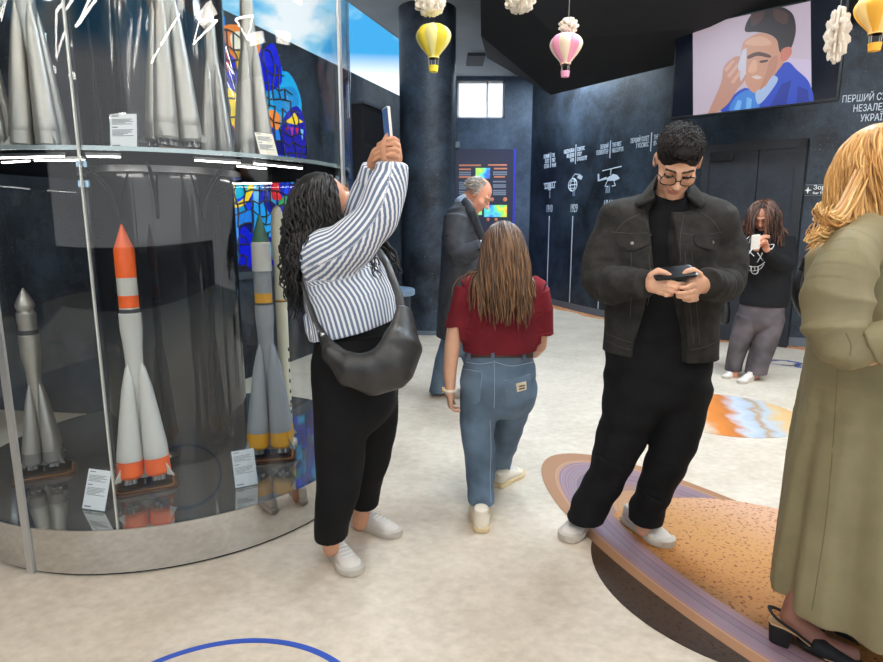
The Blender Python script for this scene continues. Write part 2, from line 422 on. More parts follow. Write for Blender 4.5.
WHITE = mat('white_paint', hexc(238, 238, 236), .55)
def wall(name, path, z0, z1, t, m, label, holes=None, sub=1):
    """Wall along a plan path (inner face on the path, thickness t to its left)."""
    p = np.array(path, float)
    if sub > 1: p = crom(p, sub)
    mb = MB(); K = len(p); d = np.gradient(p, axis=0); d /= np.linalg.norm(d, axis=1)[:, None]; q = p+np.stack([-d[:, 1], d[:, 0]], 1)*t
    vs = [(x, y, z0) for x, y in p]+[(x, y, z1) for x, y in p]+[(x, y, z0) for x, y in q]+[(x, y, z1) for x, y in q]
    fs = []
    for i in range(K-1):
        fs += [(i, i+1, K+i+1, K+i), (2*K+i, 3*K+i, 3*K+i+1, 2*K+i+1), (K+i, K+i+1, 3*K+i+1, 3*K+i), (i, 2*K+i, 2*K+i+1, i+1)]
    fs += [(0, K, 3*K, 2*K), (K-1, 3*K-1, 4*K-1, 2*K-1)]
    mb.add(vs, fs); o = struct(name, mb, m, label, smooth=True, sharp=30); return o
# right-hand wall: starts at the far corner and curves round towards the camera
RW = crom([(1.6, 11.1), (1.852, 10.40), (2.418, 8.876), (3.349, 7.16), (4.4, 6.60), (5.5, 6.05), (6.6, 4.9), (7.3, 3.2), (7.5, 1.2)], 8)
wall('wall_right', RW[::-1], 0, CEIL, -.15, PL_NAVY, 'curved dark navy plaster wall with a white timeline')
def rw_at(px, py):
    """Point and inward normal where a sight line meets the curved wall."""
    d = ray(px, py); best = None
    for i in range(len(RW)-1):
        a, c = RW[i], RW[i+1]; e = c-a; A = np.array([[d[0], -e[0]], [d[1], -e[1]]])
        if abs(np.linalg.det(A)) < 1e-9: continue
        t, u = np.linalg.solve(A, a)
        if -1e-6 <= u <= 1+1e-6 and t > 0 and (best is None or t < best[0]): best = (t, nrm([e[1]*-1, e[0]]) )
    t, n = best; pt = EYEV+d*t; n = np.array([n[0], n[1], 0.])
    if np.dot(n[:2], pt[:2]) > 0: n = -n
    return pt, n
LW = lambda Y: -1.627+.354*(Y-5.686)        # plan line of the left wall
SILL = 3.1
wall('wall_left', [(LW(4.2), 4.2), (LW(11.25), 11.25)], 0, SILL, .18, PL_NAVY, 'dark left wall below the high strip of glazing')
wall('wall_front_left', [(-6, 4.75), (LW(4.2), 4.2)], 0, CEIL, .15, PL_NAVY, 'dark wall behind the rocket showcase')
wall('wall_far_left', [(-6, -6), (-6, 4.75)], 0, CEIL, .15, PL_GREY, 'grey side wall')
# back wall with the small high window, built round its opening
wx0, wx1 = P(457, 99, 11.1)[0], P(505, 99, 11.1)[0]; wz0, wz1 = P(480, 118, 11.1)[2], P(480, 80, 11.1)[2]
mb = MB(); bx0, bx1 = LW(11.1)-.1, 1.75
mb.box((bx0, 11.1, 0), (bx1, 11.3, wz0)); mb.box((bx0, 11.1, wz1), (bx1, 11.3, CEIL)); mb.box((bx0, 11.1, wz0), (wx0, 11.3, wz1)); mb.box((wx1, 11.1, wz0), (bx1, 11.3, wz1))
struct('wall_back', mb, PL_BACK, 'slate blue back wall with a high window')
win = tag(MB().box((wx0, 11.2, wz0), (wx1, 11.21, wz1)).build('window_1', glassmat('window_glass', (.97, .985, 1), .25)), 'high square window in the back wall', kind='structure')
fb = MB(); f_ = .035
for x in (wx0, (wx0+wx1)/2+.1, wx1-f_): fb.box((x, 11.18, wz0), (x+f_, 11.23, wz1))
for z in (wz0, wz1-f_): fb.box((wx0, 11.18, z), (wx1, 11.23, z+f_))
fb.build('window_frame', WHITE, win)
# clerestory glazing over the left wall
gl = MB(); a, c = np.array([LW(4.2), 4.2]), np.array([LW(11.3), 11.3]); dd = (c-a)/np.linalg.norm(c-a); nn = np.array([-dd[1], dd[0]])
def along_wall(mb, s0, s1, z0, z1, o0, o1, mi=0):
    q = [a+dd*s0+nn*o0, a+dd*s1+nn*o0, a+dd*s1+nn*o1, a+dd*s0+nn*o1]; mb.prism([tuple(v) for v in q], z0, z1, mi)
along_wall(gl, 0, 7.5, SILL, CEIL, .08, .09)
cw = tag(gl.build('window_2', MATS['window_glass']), 'long strip of glazing above the left wall', kind='structure')
fr = MB(); along_wall(fr, 0, 7.5, SILL, SILL+.03, .06, .12); along_wall(fr, 7.4, 7.5, SILL, CEIL, .06, .12); along_wall(fr, 0, .1, SILL, CEIL, .06, .12)
fr.build('window_frame', BLACKS, cw)
wall('wall_front', [(8, -6), (-6, -6)], 0, 1.0, .15, PL_GREY, 'low grey wall behind the viewer')
# ceiling
CE = mat('grey_ceiling', hexc(150, 158, 166), .8, var=.06, vs=2)
e0, e1 = np.array([-1.105, 7.435]), np.array([-.58, 8.97]); ed = (e1-e0)/np.linalg.norm(e1-e0)
p0, p1 = e0-ed*((7.435-4.2)/ed[1]), e0+ed*((11.3-7.435)/ed[1])
struct('ceiling', MB().prism([(-6, -2), (8, -2), (8, 11.3), tuple(p1), tuple(p0), (-6, 4.75)], CEIL, CEIL+.15), CE, 'pale grey ceiling')
# baseboard along the curved wall
bb = MB(); k = [i for i in range(len(RW)) if True]
vs = []; fs = []
dR = np.gradient(RW, axis=0); dR /= np.linalg.norm(dR, axis=1)[:, None]; nR = np.stack([dR[:, 1]*-1, dR[:, 0]], 1); nR = np.where((np.sum(nR*(RW-[0, 2]), 1) > 0)[:, None], -nR, nR)
for i in range(len(RW)):
    p, q = RW[i]+nR[i]*.002, RW[i]+nR[i]*.016; vs += [(*p, 0), (*q, 0), (*q, .10), (*p, .10)]
for i in range(len(RW)-1):
    for j in range(4): a_, b_ = i*4+j, i*4+(j+1) % 4; fs.append((a_, b_, b_+4, a_+4))
fs += [(3, 2, 1, 0), tuple(len(vs)-4+j for j in range(4))]
struct('baseboard_right', bb.add(vs, fs), mat('grey_skirting', hexc(96, 104, 114), .5), 'grey skirting along the curved wall')
# ---- black faceted bulkhead hanging from the ceiling
bh = [P(551, 95, 8.3), P(487, 58, 8.6), P(481, 36, 7.2), P(480, -40, 6.0), P(600, 74, 7.6), P(672, 36, 7.0), P(560, 40, 6.6), P(580, -50, 5.6), P(720, 8, 6.55), P(505, 62, 8.3)]
hv = [Vector(v) for v in bh]+[Vector((v[0], v[1], CEIL)) for v in (bh[0], bh[1], bh[2], bh[3], bh[7])]+[Vector((3.4, 7.05, CEIL)), Vector((2.6, 8.3, CEIL)), Vector((4.6, 6.4, CEIL)), Vector((3.9, 5.0, CEIL)), Vector((4.5, 6.4, 3.45))]
hv = [Vector((v.x, v.y, min(v.z, CEIL-.005))) for v in hv]
bm = bmesh.new(); [bm.verts.new(v) for v in hv]; bmesh.ops.convex_hull(bm, input=bm.verts); me = bpy.data.meshes.new('h'); bm.to_mesh(me); bm.free()
o = link('ceiling_bulkhead', me, BLACK, smooth=False); tag(o, 'black faceted bulkhead hanging under the ceiling', kind='structure')
dm = MB(); dm.box((*P(468, 12, 9.6)[:2], P(468, 56, 9.6)[2]), (P(486, 12, 9.6)[0], 10.2, CEIL-.001))
struct('trim_1', dm, mat('duct_grey', hexc(60, 66, 74), .7), 'dark grey duct boxing beside the bulkhead')
# ---- big round column
cc = np.array([-.17, 7.75]); cr = .345
colm = MB().lathe([(cr, 0), (cr, CEIL)], (*cc, 0), 64)
struct('column', colm, PL_NAVY, 'big round dark plaster column', smooth=True)
struct('trim_2', MB().lathe([(cr+.012, 0), (cr+.012, .05), (cr+.002, .055)], (*cc, 0), 64), mat('grey_skirting'), 'grey ring at the foot of the column', smooth=True)
# ---- door in the right-hand wall
dl, nl = rw_at(706, 250); dr, nr_ = rw_at(789, 250); ax = nrm([dr[0]-dl[0], dr[1]-dl[1], 0]); nz = np.array([ax[1], -ax[0], 0]); nz = nz if np.dot(nz, dl) < 0 else -nz
zt = rw_at(750, 151)[0][2]; W_ = np.linalg.norm((dr-dl)[:2]); org = np.array([dl[0], dl[1], 0])+nz*.10
MD = frame(org, ax, nz, (0, 0, 1))
DOORM = plaster('door_slate', hexc(34, 37, 43), hexc(56, 60, 68), 2.5, .3)
lh = W_*.58
door = tag(MB().box((.0, -.03, .01), (lh-.004, .012, zt), M=MD).build('door_1', DOORM), 'dark double door in the curved wall', kind='structure')
MB().box((lh+.004, -.03, .01), (W_, .012, zt), M=MD).build('door_leaf', DOORM, door)
f = MB(); f.box((-.09, -.14, 0), (0, .03, zt+.09), M=MD).box((W_, -.14, 0), (W_+.09, .03, zt+.09), M=MD).box((-.09, -.14, zt), (W_+.09, .03, zt+.09), M=MD)
f.build('door_frame', mat('door_frame_grey', hexc(30, 32, 37), .45), door)
MB().box((.02, .012, zt-.10), (.26, .07, zt-.03), M=MD).build('door_closer', BLACKS, door, bevel=.006)
h = MB(); h.box((lh+.05, .012, .95), (lh+.075, .06, 1.2), M=MD); h.build('door_handle', BLACKS, door, bevel=.004)
# ---- writing on the curved wall
INK = mat('white_vinyl', hexc(214, 224, 234), .6); INK2 = mat('dim_vinyl', hexc(140, 158, 178), .6)
def on_wall(px, py, name, me, m, label=None, cat=None, tilt=0., parent=None):
    p, n = rw_at(px, py); ax = nrm(np.cross([0, 0, 1], n)); M = frame(p+n*.006, ax, (0, 0, 1), n); me.transform(M)
    o = link(name, me, m, parent, smooth=False)
    if label: tag(o, label, cat)
    return o
def wall_note(px, py, left, right, bar, hpx, label, cat='wall text'):
    p, n = rw_at(px, py); s = px2m(p, hpx)
    ax = nrm(np.cross([0, 0, 1], n)); root = empty('wall_caption', p+n*.004, label, cat, 'captions of the wall timeline')
    for txt, al, dx in ((left, 'RIGHT', -.65*s), (right, 'LEFT', .65*s)):
        if not txt: continue
        me = text_mesh(txt, s*1.36, al, .001, .48, 1.04, .88); me.transform(frame(p+n*.004+ax*dx+np.array([0, 0, s*.1]), ax, (0, 0, 1), n)); link('caption_text', me, INK, root, smooth=False)
    if bar:
        b_ = MB().box((-.12*s, s*bar[0], -.001), (.12*s, s*bar[1], .002), M=frame(p+n*.004, ax, (0, 0, 1), n)); b_.build('divider', INK, root)
    return root
wall_note(551, 158, 'ПЕРШИЙ\nПОЛІТ\nЛІТАКА', 'THE\nFIRST\nPLANE', (-2.3, 1.3), 4.0, 'white three-line caption farthest left on the navy wall, above the small plane drawing')
wall_note(576, 152, 'НАЦІОНАЛЬНА\nАКАДЕМІЯ\nНАУК', 'SCIENTIFIC\nSTUDY\nOF ROCKETRY', (-2.9, 1.8), 4.0, 'white three-line caption on the navy wall above the round emblem drawing')
wall_note(610.5, 148, 'ПЕРШИЙ\nГЕЛІКОПТЕР', 'THE FIRST\nHELICOPTER', (-2.2, 1.6), 4.4, 'white two-line caption on the navy wall above the helicopter drawing')
wall_note(651.5, 140.5, 'ПЕРШИЙ ПОЛІТ\nУ КОСМОС', 'THE FIRST\nSPACE FLIGHT', (-2.2, 1.6), 4.8, 'white two-line caption beside the standing man\'s head')
def tline(px, y0, y1, label):
    p, n = rw_at(px, y0); ax = nrm(np.cross([0, 0, 1], n)); q, _ = rw_at(px, y1); zb = max(.11, q[2])
    o = MB().box((-.011, zb-p[2], 0), (.011, 0, .004), M=frame(p+n*.002, ax, (0, 0, 1), n)).build('timeline_bar', INK); tag(o, label, 'wall line', 'vertical lines of the wall timeline')
tline(549.5, 216, 303, 'white vertical line on the navy wall, leftmost, under the 1910 date')
tline(573.0, 216, 311, 'white vertical line on the navy wall under the 1929 date')
tline(602.5, 217, 323, 'white vertical line on the navy wall, next to the denim jacket sleeve')
for px, py, t, hp, lb in ((549.5, 212, '1910', 7.5, 'leftmost white date on the navy wall, below the biplane drawing'), (574, 212, '1929', 8.3, 'white date below the globe drawing on the navy wall'), (608, 208, '1946', 8.6, 'white date half hidden by the denim jacket shoulder')):
    p, n = rw_at(px, py); on_wall(px, py, 'wall_date', text_mesh(t, px2m(p, hp)*1.35, 'CENTER', .001, .62), INK, lb, 'wall date')
for px, py, k, hp, lb in ((550, 198, 1, 8, 'faint pale rocket mark above the 1910 date'), (574, 196, 2, 8, 'faint pale double mark above the 1929 date'), (608, 193, 3, 8, 'faint pale triple mark under the helicopter drawing')):
    p, n = rw_at(px, py); s = px2m(p, hp); mb = MB()
    for i in range(k):
        x = (i-(k-1)/2)*s*.3; mb.prism([(x-.1*s, 0), (x+.1*s, 0), (x+.1*s, .7*s), (x, s), (x-.1*s, .7*s)], 0, .002)
    on_wall(px, py, 'wall_mark', mb.mesh(), INK2, lb, 'wall drawing')
def draw(px, py, s_px, polys, lines, label, name):
    p, n = rw_at(px, py); s = px2m(p, s_px); mb = MB(); v_ = nrm([p[0], p[1], 0]); kx = min(2.3, 1/max(.2, abs(float(v_@n))))   # drawn wide, to be read along the wall
    polys = [[(x*kx, y) for x, y in q] for q in polys]; lines = [([(x*kx, y) for x, y in q], w) for q, w in lines]
    for q in polys: mb.prism([(x*s, y*s) for x, y in q], 0, .002)
    for q, w in lines:
        mb.tube([(x*s, y*s, .001) for x, y in q], w*s, 4)
    on_wall(px, py, name, mb.mesh(), INK, label, 'wall drawing')
draw(550, 186, 12, [[(-.5, .28), (.5, .32), (.5, .22), (-.5, .18)], [(-.42, -.12), (.42, -.1), (.42, -.2), (-.42, -.22)], [(-.1, -.35), (.1, -.35), (.13, .25), (-.13, .25)]],
     [([(-.4, .2), (-.35, -.15)], .03), ([(.4, .2), (.35, -.15)], .03), ([(-.22, .2), (-.2, -.15)], .03), ([(.22, .2), (.2, -.15)], .03)], 'small white biplane drawing on the navy wall', 'plane_drawing')
circ = lambda cx_, cy_, rx, ry, n=18: [(cx_+rx*math.cos(2*PI*i/n), cy_+ry*math.sin(2*PI*i/n)) for i in range(n+1)]
draw(574, 183, 17, [[(.18, .28), (.42, .12), (.5, .3), (.3, .48)]], [(circ(-.05, -.1, .24, .36), .035), (circ(-.05, -.1, .12, .36), .025), ([(-.28, -.1), (.18, -.1)], .025), ([(-.22, .12), (.13, .1)], .025), ([(-.22, -.3), (.13, -.3)], .025), ([(-.1, .3), (.05, .5), (.25, .45)], .03)], 'white globe and satellite drawing on the navy wall', 'globe_drawing')
draw(609, 177, 21, [[(-.1, -.05), (.2, .12), (.38, .05), (.5, -.12), (.3, -.2), (-.05, -.18)], [(-.5, -.1), (-.1, .02), (-.1, -.1), (-.48, -.16)], [(-.5, -.15), (-.42, -.15), (-.45, .2), (-.52, .2)]],
     [([(-.3, .32), (.55, .42)], .022), ([(.08, .1), (.1, .38)], .03), ([(-.05, -.18), (-.15, -.42), (.0, -.44)], .025), ([(.25, -.2), (.32, -.42), (.18, -.44)], .025)], 'white helicopter drawing on the navy wall', 'helicopter_drawing')
p, n = rw_at(866, 108); s = px2m(p, 6.2)
me = text_mesh('ПЕРШИЙ СУПУТНИК\nНЕЗАЛЕЖНОЇ\nУКРАЇНИ', s*1.5, 'CENTER', .001, .66, 1., 1.05)
on_wall(879, 100, 'wall_caption', me, INK, 'large three-line white caption above the blonde hair', 'wall text')
# small direction sign, half behind the blonde hair
p, n = rw_at(822, 190); s = px2m(p, 1.0); axs = nrm(np.cross([0, 0, 1], n)); MS = frame(p+n*.003, axs, (0, 0, 1), n)
sg = empty('wall_sign', p, 'small dark sign with a white star beside the blonde hair', 'sign')
MB().prism([(-20*s, -5.6*s), (26*s, -5.6*s), (26*s, 5.6*s), (-20*s, 5.6*s)], 0, .006, M=MS).build('sign_board', mat('sign_black', hexc(34, 37, 42), .4), sg)
st = [(math.sin(i*PI/4)*(3.6 if i % 2 == 0 else 1.0)*s-12.5*s, math.cos(i*PI/4)*(3.6 if i % 2 == 0 else 1.0)*s) for i in range(8)]
MB().prism(st, .006, .008, M=MS).build('star_symbol', WHITE, sg)
for t, sz, y in (('Зоряне небо', 6.0, .6), ('Star Theatre', 3.2, -3.9)):
    me = text_mesh(t, sz*s, 'LEFT', .001); me.transform(MS @ Matrix.Translation((-8*s, y*s, .007))); link('sign_text', me, WHITE, sg, smooth=False)
ol = MB(); rr = [(-19.5*s, -5.2*s), (25.5*s, -5.2*s), (25.5*s, 5.2*s), (-19.5*s, 5.2*s)]
ol.tube([tuple(MS @ Vector((x, y, .006))) for x, y in rr], .0025, 4, closed=True); ol.build('sign_border', INK2, sg)
# ---- information board by the back wall
Yb = 10.6; b0, b1 = P(455.5, 152, Yb), P(511, 300, Yb); bt = P(480, 149, Yb)[2]
board = empty('information_board', ((b0[0]+b1[0])/2, Yb, 0), 'tall navy information board with coloured maps by the back wall', 'information board')
NAVY = mat('board_navy', hexc(18, 26, 58), .4)
MB().box((b0[0], Yb, .0), (b1[0], Yb+.3, bt)).build('board_panel', NAVY, board, bevel=.01)
MB().box((b1[0], Yb, .0), (b1[0]+.035, Yb+.3, bt)).build('edge_light', mat('blue_led', hexc(20, 30, 140), .4, emis=hexc(30, 40, 190), es=.5), board)
OR = mat('orange_print', hexc(214, 128, 92), .5); GRP = mat('grey_print', hexc(120, 128, 146), .5)
def bars(parent, rows, m, name):
    for (x0, x1, y) in rows:
        q0, q1 = P(x0, y+.75, Yb), P(x1, y-.75, Yb); MB().box((q0[0], Yb-.004, q0[2]), (q1[0], Yb+.001, q1[2])).build(name, m, parent)
bars(board, [(459, 481, 165.3), (459, 471, 169.3), (488, 507, 165), (494, 507, 168.6), (459, 471, 177), (494, 505, 176.8)], OR, 'heading_line')
bars(board, [(459, 471, y) for y in (172.5, 174.7)]+[(493, 507, y) for y in (172.2, 174.4)]+[(459, 469, y) for y in (182.6, 184.6, 186.6, 188.6, 191.6, 193.6)]+[(493, 506, y) for y in (181.6, 185, 187, 190.6, 192.6, 194.4)], GRP, 'text_line')
m, nt, b = newmat('heat_map'); N, L = nt.nodes, nt.links; tcn = N.new('ShaderNodeTexCoord'); nz_ = N.new('ShaderNodeTexNoise'); nz_.inputs['Scale'].default_value = 3.5; nz_.inputs['Detail'].default_value = 3
L.new(tcn.outputs['Object'], nz_.inputs['Vector']); rr = N.new('ShaderNodeValToRGB'); cr_ = rr.color_ramp
cr_.elements[0].position = .28; cr_.elements[0].color = (*hexc(60, 40, 170), 1); cr_.elements[1].position = .72; cr_.elements[1].color = (*hexc(230, 70, 60), 1)
for ps, c_ in ((.4, (60, 120, 230)), (.5, (90, 210, 200)), (.57, (150, 220, 90)), (.64, (240, 210, 70))): e = cr_.elements.new(ps); e.color = (*hexc(*c_), 1)
L.new(nz_.outputs['Fac'], rr.inputs[0]); L.new(rr.outputs[0], b.inputs['Base Color']); L.new(rr.outputs[0], b.inputs['Emission Color']); b.inputs['Emission Strength'].default_value = .45; HEAT = m
for i, (x0, y0, x1, y1) in enumerate(((475.5, 168, 490, 178.5), (484, 205, 507, 217), (478, 209, 482, 215))):
    q0, q1 = P(x0, y1, Yb), P(x1, y0, Yb); MB().box((q0[0], Yb-.008, q0[2]), (q1[0], Yb+.001, q1[2])).build('map_print', HEAT, board)
for x, y, r_ in ((492, 199.5, 2), (505, 199.5, 2.2), (488, 219.5, 1.7), (496, 219.5, 1.6)):
    q = P(x, y, Yb); MB().ball((q[0], Yb-.002, q[2]), (px2m(q, r_), .012, px2m(q, r_)), 10).build('picture_dot', OR, board, smooth=True)
# small camera on the back wall left of the board
q = P(456.5, 144, 10.9); MB().box((q[0]-.05, 10.96, q[2]-.06), (q[0]+.06, 11.1, q[2]+.05)).build('alarm_sensor', mat('grey_plastic', hexc(120, 126, 132), .5), bevel=.012); tag(bpy.context.scene.objects['alarm_sensor'], 'small grey sensor on the back wall above the navy board', 'sensor')
# ---- black cabinet on the left wall
Yc = 6.6
def lw_point(px, py):
    d = ray(px, py); t = (-1.627-.354*5.686)/(d[0]-.354*d[1]); return EYEV+d*t
q0 = lw_point(347, 140); q1 = lw_point(371, 140); zt_ = lw_point(358, 109)[2]; zm = lw_point(360, 146)[2]
nL = np.array([dd[1], -dd[0], 0]); MC = frame([q0[0], q0[1], 0], (dd[0], dd[1], 0), nL, (0, 0, 1)); wd = np.linalg.norm((q1-q0)[:2])
cabn = empty('wall_cabinet', (q0+q1)/2*[1, 1, 0], 'tall black cabinet against the dark left wall, beyond the showcase', 'cabinet')
MB().box((0, .001, 0), (wd, .2, zt_), M=MC).build('cabinet_body', BLACK, cabn, bevel=.008)
MB().box((.02, .2, zm+.03), (wd-.02, .212, zt_-.05), M=MC).build('door', mat('cab_black', hexc(26, 26, 30), .5), cabn); MB().box((.02, .2, .06), (wd-.02, .212, zm-.01), M=MC).build('door', mat('cab_black'), cabn)
MB().box((-.01, .001, zt_), (wd+.01, .23, zt_+.03), M=MC).build('top_cap', mat('duct_grey'), cabn)
# ---- round grey-topped pedestal
pt = P(388, 290, 6.2); pd = empty('round_pedestal', (pt[0], pt[1], 0), 'round pedestal with a blue-grey top, behind the striped shirt', 'pedestal')
MB().lathe([(.26, 0), (.26, .02), (.235, .04), (.235, .66)], (pt[0], pt[1], 0), 40).build('drum', mat('ped_dark', hexc(44, 50, 60), .55), pd, smooth=True)
MB().lathe([(.235, .65), (.27, .655), (.28, .665), (.28, .71), (.27, .72), (0, .72)], (pt[0], pt[1], 0), 48).build('top', mat('ped_top', hexc(112, 132, 150), .45), pd, smooth=True)
# ---- television
c0 = P(670, 120.5, 6.75); c1 = P(838, 99.5, 5.7); zb = (c0[2]+c1[2])/2; axT = nrm([c1[0]-c0[0], c1[1]-c0[1], 0]); nT = np.array([axT[1], -axT[0], 0]); nT = nT if np.dot(nT, c0) < 0 else -nT
WT = np.linalg.norm((c1-c0)[:2]); HT = WT*.595; tv_tilt = math.radians(0)
upT = np.array([0, 0, 1.]); MT = frame([c0[0], c0[1], zb], axT, upT, nT)
tv = empty('television', (c0+c1)/2*[1, 1, 0]+[0, 0, zb], 'large flat television with a black frame high on the dark wall', 'television')
MB().box((0, 0, -.06), (WT, HT, 0), M=MT).build('tv_housing', mat('tv_black', hexc(10, 10, 12), .3), tv, bevel=.006)
bz = .018
MB().box((bz, bz+.01, 0), (WT-bz, HT-bz, .002), M=MT).build('screen', mat('screen_dark', hexc(14, 17, 26), .12, emis=hexc(14, 18, 30), es=.3), tv)
ar = MB(); ar.box((WT*.42, HT*.35, -.11), (WT*.58, HT*.65, -.06), M=MT); ar.box((WT*.47, HT*.45, -.75), (WT*.53, HT*.55, -.11), M=MT); ar.build('wall_bracket', BLACKS, tv)
def emi(name, c, es=.5): return mat(name, tuple(v*.25 for v in c), .35, emis=c, es=es)
def scr(px_poly, name, m, d, sub=False):
    """A flat patch of the broadcast picture: the sight lines are met with the screen plane."""
    q = []
    Mi = MT.inverted()
    for x, y in px_poly:
        dr_ = ray(x, y); o_ = np.array([c0[0], c0[1], zb]); t = np.dot(o_-EYEV, nT)/np.dot(dr_, nT); l = Mi @ Vector(EYEV+dr_*t); q.append((min(max(l.x, bz), WT-bz), min(max(l.y, bz), HT-bz)))
    MB().prism(q, .0, .002+.0008*d, M=MT).build(name, m, tv)
def smo(pts, n=5):
    p = np.array(pts+[pts[0]], float); pp = np.vstack([p[-2], p, p[1]]); return [tuple(v) for v in crom(pp, n)[n:-n-1]]
scr([(693, 118), (693, 25), (811, -3), (811, 108)], 'picture_background', emi('pic_mauve', hexc(202, 182, 196)), 1)
scr([(780, 112), (772, 72), (790, 58), (811, 60), (811, 109)], 'picture_background', emi('pic_mauve2', hexc(210, 192, 216)), 2)
scr(smo([(722, 113), (732, 97), (745, 88), (757, 92), (768, 84), (778, 68), (788, 62), (797, 70), (810, 84), (810, 108), (765, 112)]), 'picture_jacket', emi('pic_blue', hexc(36, 70, 190)), 3)
scr(smo([(730, 112), (736, 97), (748, 90), (756, 94), (758, 110)]), 'picture_sleeve', emi('pic_sky', hexc(62, 130, 214)), 4)
scr(smo([(746, 40), (762, 33), (778, 40), (786, 50), (784, 62), (777, 72), (768, 84), (758, 93), (750, 90), (744, 78), (741, 62), (742, 48)]), 'picture_face', emi('pic_skin', hexc(206, 148, 118)), 5)
scr(smo([(745, 31), (750, 17), (762, 8), (778, 6), (792, 13), (796, 28), (793, 44), (787, 53), (780, 52), (777, 40), (768, 34), (756, 32)]), 'picture_hair', emi('pic_hair', hexc(44, 26, 24)), 6)
scr(smo([(782, 50), (790, 47), (792, 53), (786, 61), (781, 60)]), 'picture_ear', emi('pic_ear', hexc(206, 122, 100)), 7)
scr(smo([(721, 84), (724, 68), (733, 58), (741, 57), (746, 66), (745, 80), (737, 90), (728, 104), (716, 113), (708, 115)]), 'picture_hand', emi('pic_skin2', hexc(196, 140, 118)), 6)
scr([(738, 66), (743, 50), (747, 48), (746, 74), (741, 82)], 'picture_phone', emi('pic_phone', hexc(206, 200, 214)), 7)
scr(smo([(748, 56), (758, 52), (770, 55), (770, 58), (758, 56), (749, 59)]), 'picture_brow', emi('pic_brow', hexc(88, 50, 40)), 7)
scr(smo([(752, 77), (757, 75.5), (762, 77.5), (757, 79.3)]), 'picture_mouth', emi('pic_mouth', hexc(220, 196, 186)), 7)
scr(smo([(745, 44), (752, 38), (764, 37), (772, 44), (760, 46)]), 'picture_forehead', emi('pic_light', hexc(222, 170, 140)), 7)
scr(smo([(770, 60), (778, 56), (776, 70), (768, 82), (760, 90), (766, 74)]), 'picture_shade', emi('pic_shade', hexc(192, 132, 106)), 7)
scr(smo([(752, 62), (756, 60), (757, 70), (752, 73), (748, 71)]), 'picture_nose', emi('pic_light2', hexc(224, 168, 136)), 7)
scr(smo([(760, 61), (768, 60), (767, 62), (761, 63)]), 'picture_eye', emi('pic_eye', hexc(70, 40, 36)), 7)
for q in ([(724, 70), (733, 60), (735, 61), (727, 72)], [(727, 76), (737, 64), (739, 66), (730, 78)], [(731, 82), (740, 70), (742, 72), (734, 84)]): scr(q, 'picture_finger', emi('pic_finger', hexc(220, 164, 138)), 7)
for q in ([(752, 12), (764, 9), (762, 20), (752, 26)], [(774, 9), (788, 14), (786, 24), (776, 20)]): scr(smo(q), 'picture_hair_light', emi('pic_hair2', hexc(82, 50, 44)), 7)
scr(smo([(756, 92), (766, 86), (772, 76), (778, 80), (766, 98), (758, 104)]), 'picture_collar', emi('pic_collar', hexc(170, 190, 224)), 6)
for q in ([(770, 108), (782, 84), (792, 80), (786, 108)], [(796, 108), (798, 86), (808, 90), (809, 107)]): scr(q, 'picture_fold', emi('pic_fold', hexc(26, 48, 150)), 5)
for q in ([(734, 110), (738, 100), (742, 101), (740, 111)], [(746, 110), (747, 97), (752, 99), (751, 110)]): scr(q, 'picture_pattern', emi('pic_pat', hexc(120, 180, 236)), 6)
# ---- pictures printed on the floor
def decal(name, label, group=None): return empty(name, (0, 0, 0), label, 'floor picture', group)
def printmat(name, build):
    m, nt, b = newmat(name); b.inputs['Roughness'].default_value = .45; b.inputs['Specular IOR Level'].default_value = .4; build(nt.nodes, nt.links, b); MATS[name] = m; return m
def ramp(N, els):
    r = N.new('ShaderNodeValToRGB'); e = r.color_ramp.elements
    e[0].position, e[0].color = els[0][0], (*hexc(*els[0][1]), 1); e[1].position, e[1].color = els[-1][0], (*hexc(*els[-1][1]), 1)
    for p_, c_ in els[1:-1]: q = e.new(p_); q.color = (*hexc(*c_), 1)
    return r
def disc_mb(c, rx, ry, ang, z0, z1, n=72, a0=0, a1=2*PI, inner=0.):
    mb = MB(); ca, sa = math.cos(ang), math.sin(ang); vs = []; k = n+1
    for z in (z0, z1):
        for R in (1., inner):
            for i in range(k):
                w = a0+(a1-a0)*i/n; x, y = rx*R*math.cos(w), ry*R*math.sin(w); vs.append((c[0]+x*ca-y*sa, c[1]+x*sa+y*ca, z))
    fs = []
    for i in range(n):
        fs.append((2*k+i, 2*k+i+1, 3*k+i+1, 3*k+i)); fs.append((i, k+i, k+i+1, i+1)); fs.append((i, i+1, 2*k+i+1, 2*k+i)); fs.append((k+i, 3*k+i, 3*k+i+1, k+i+1))
    return mb.add(vs, fs)
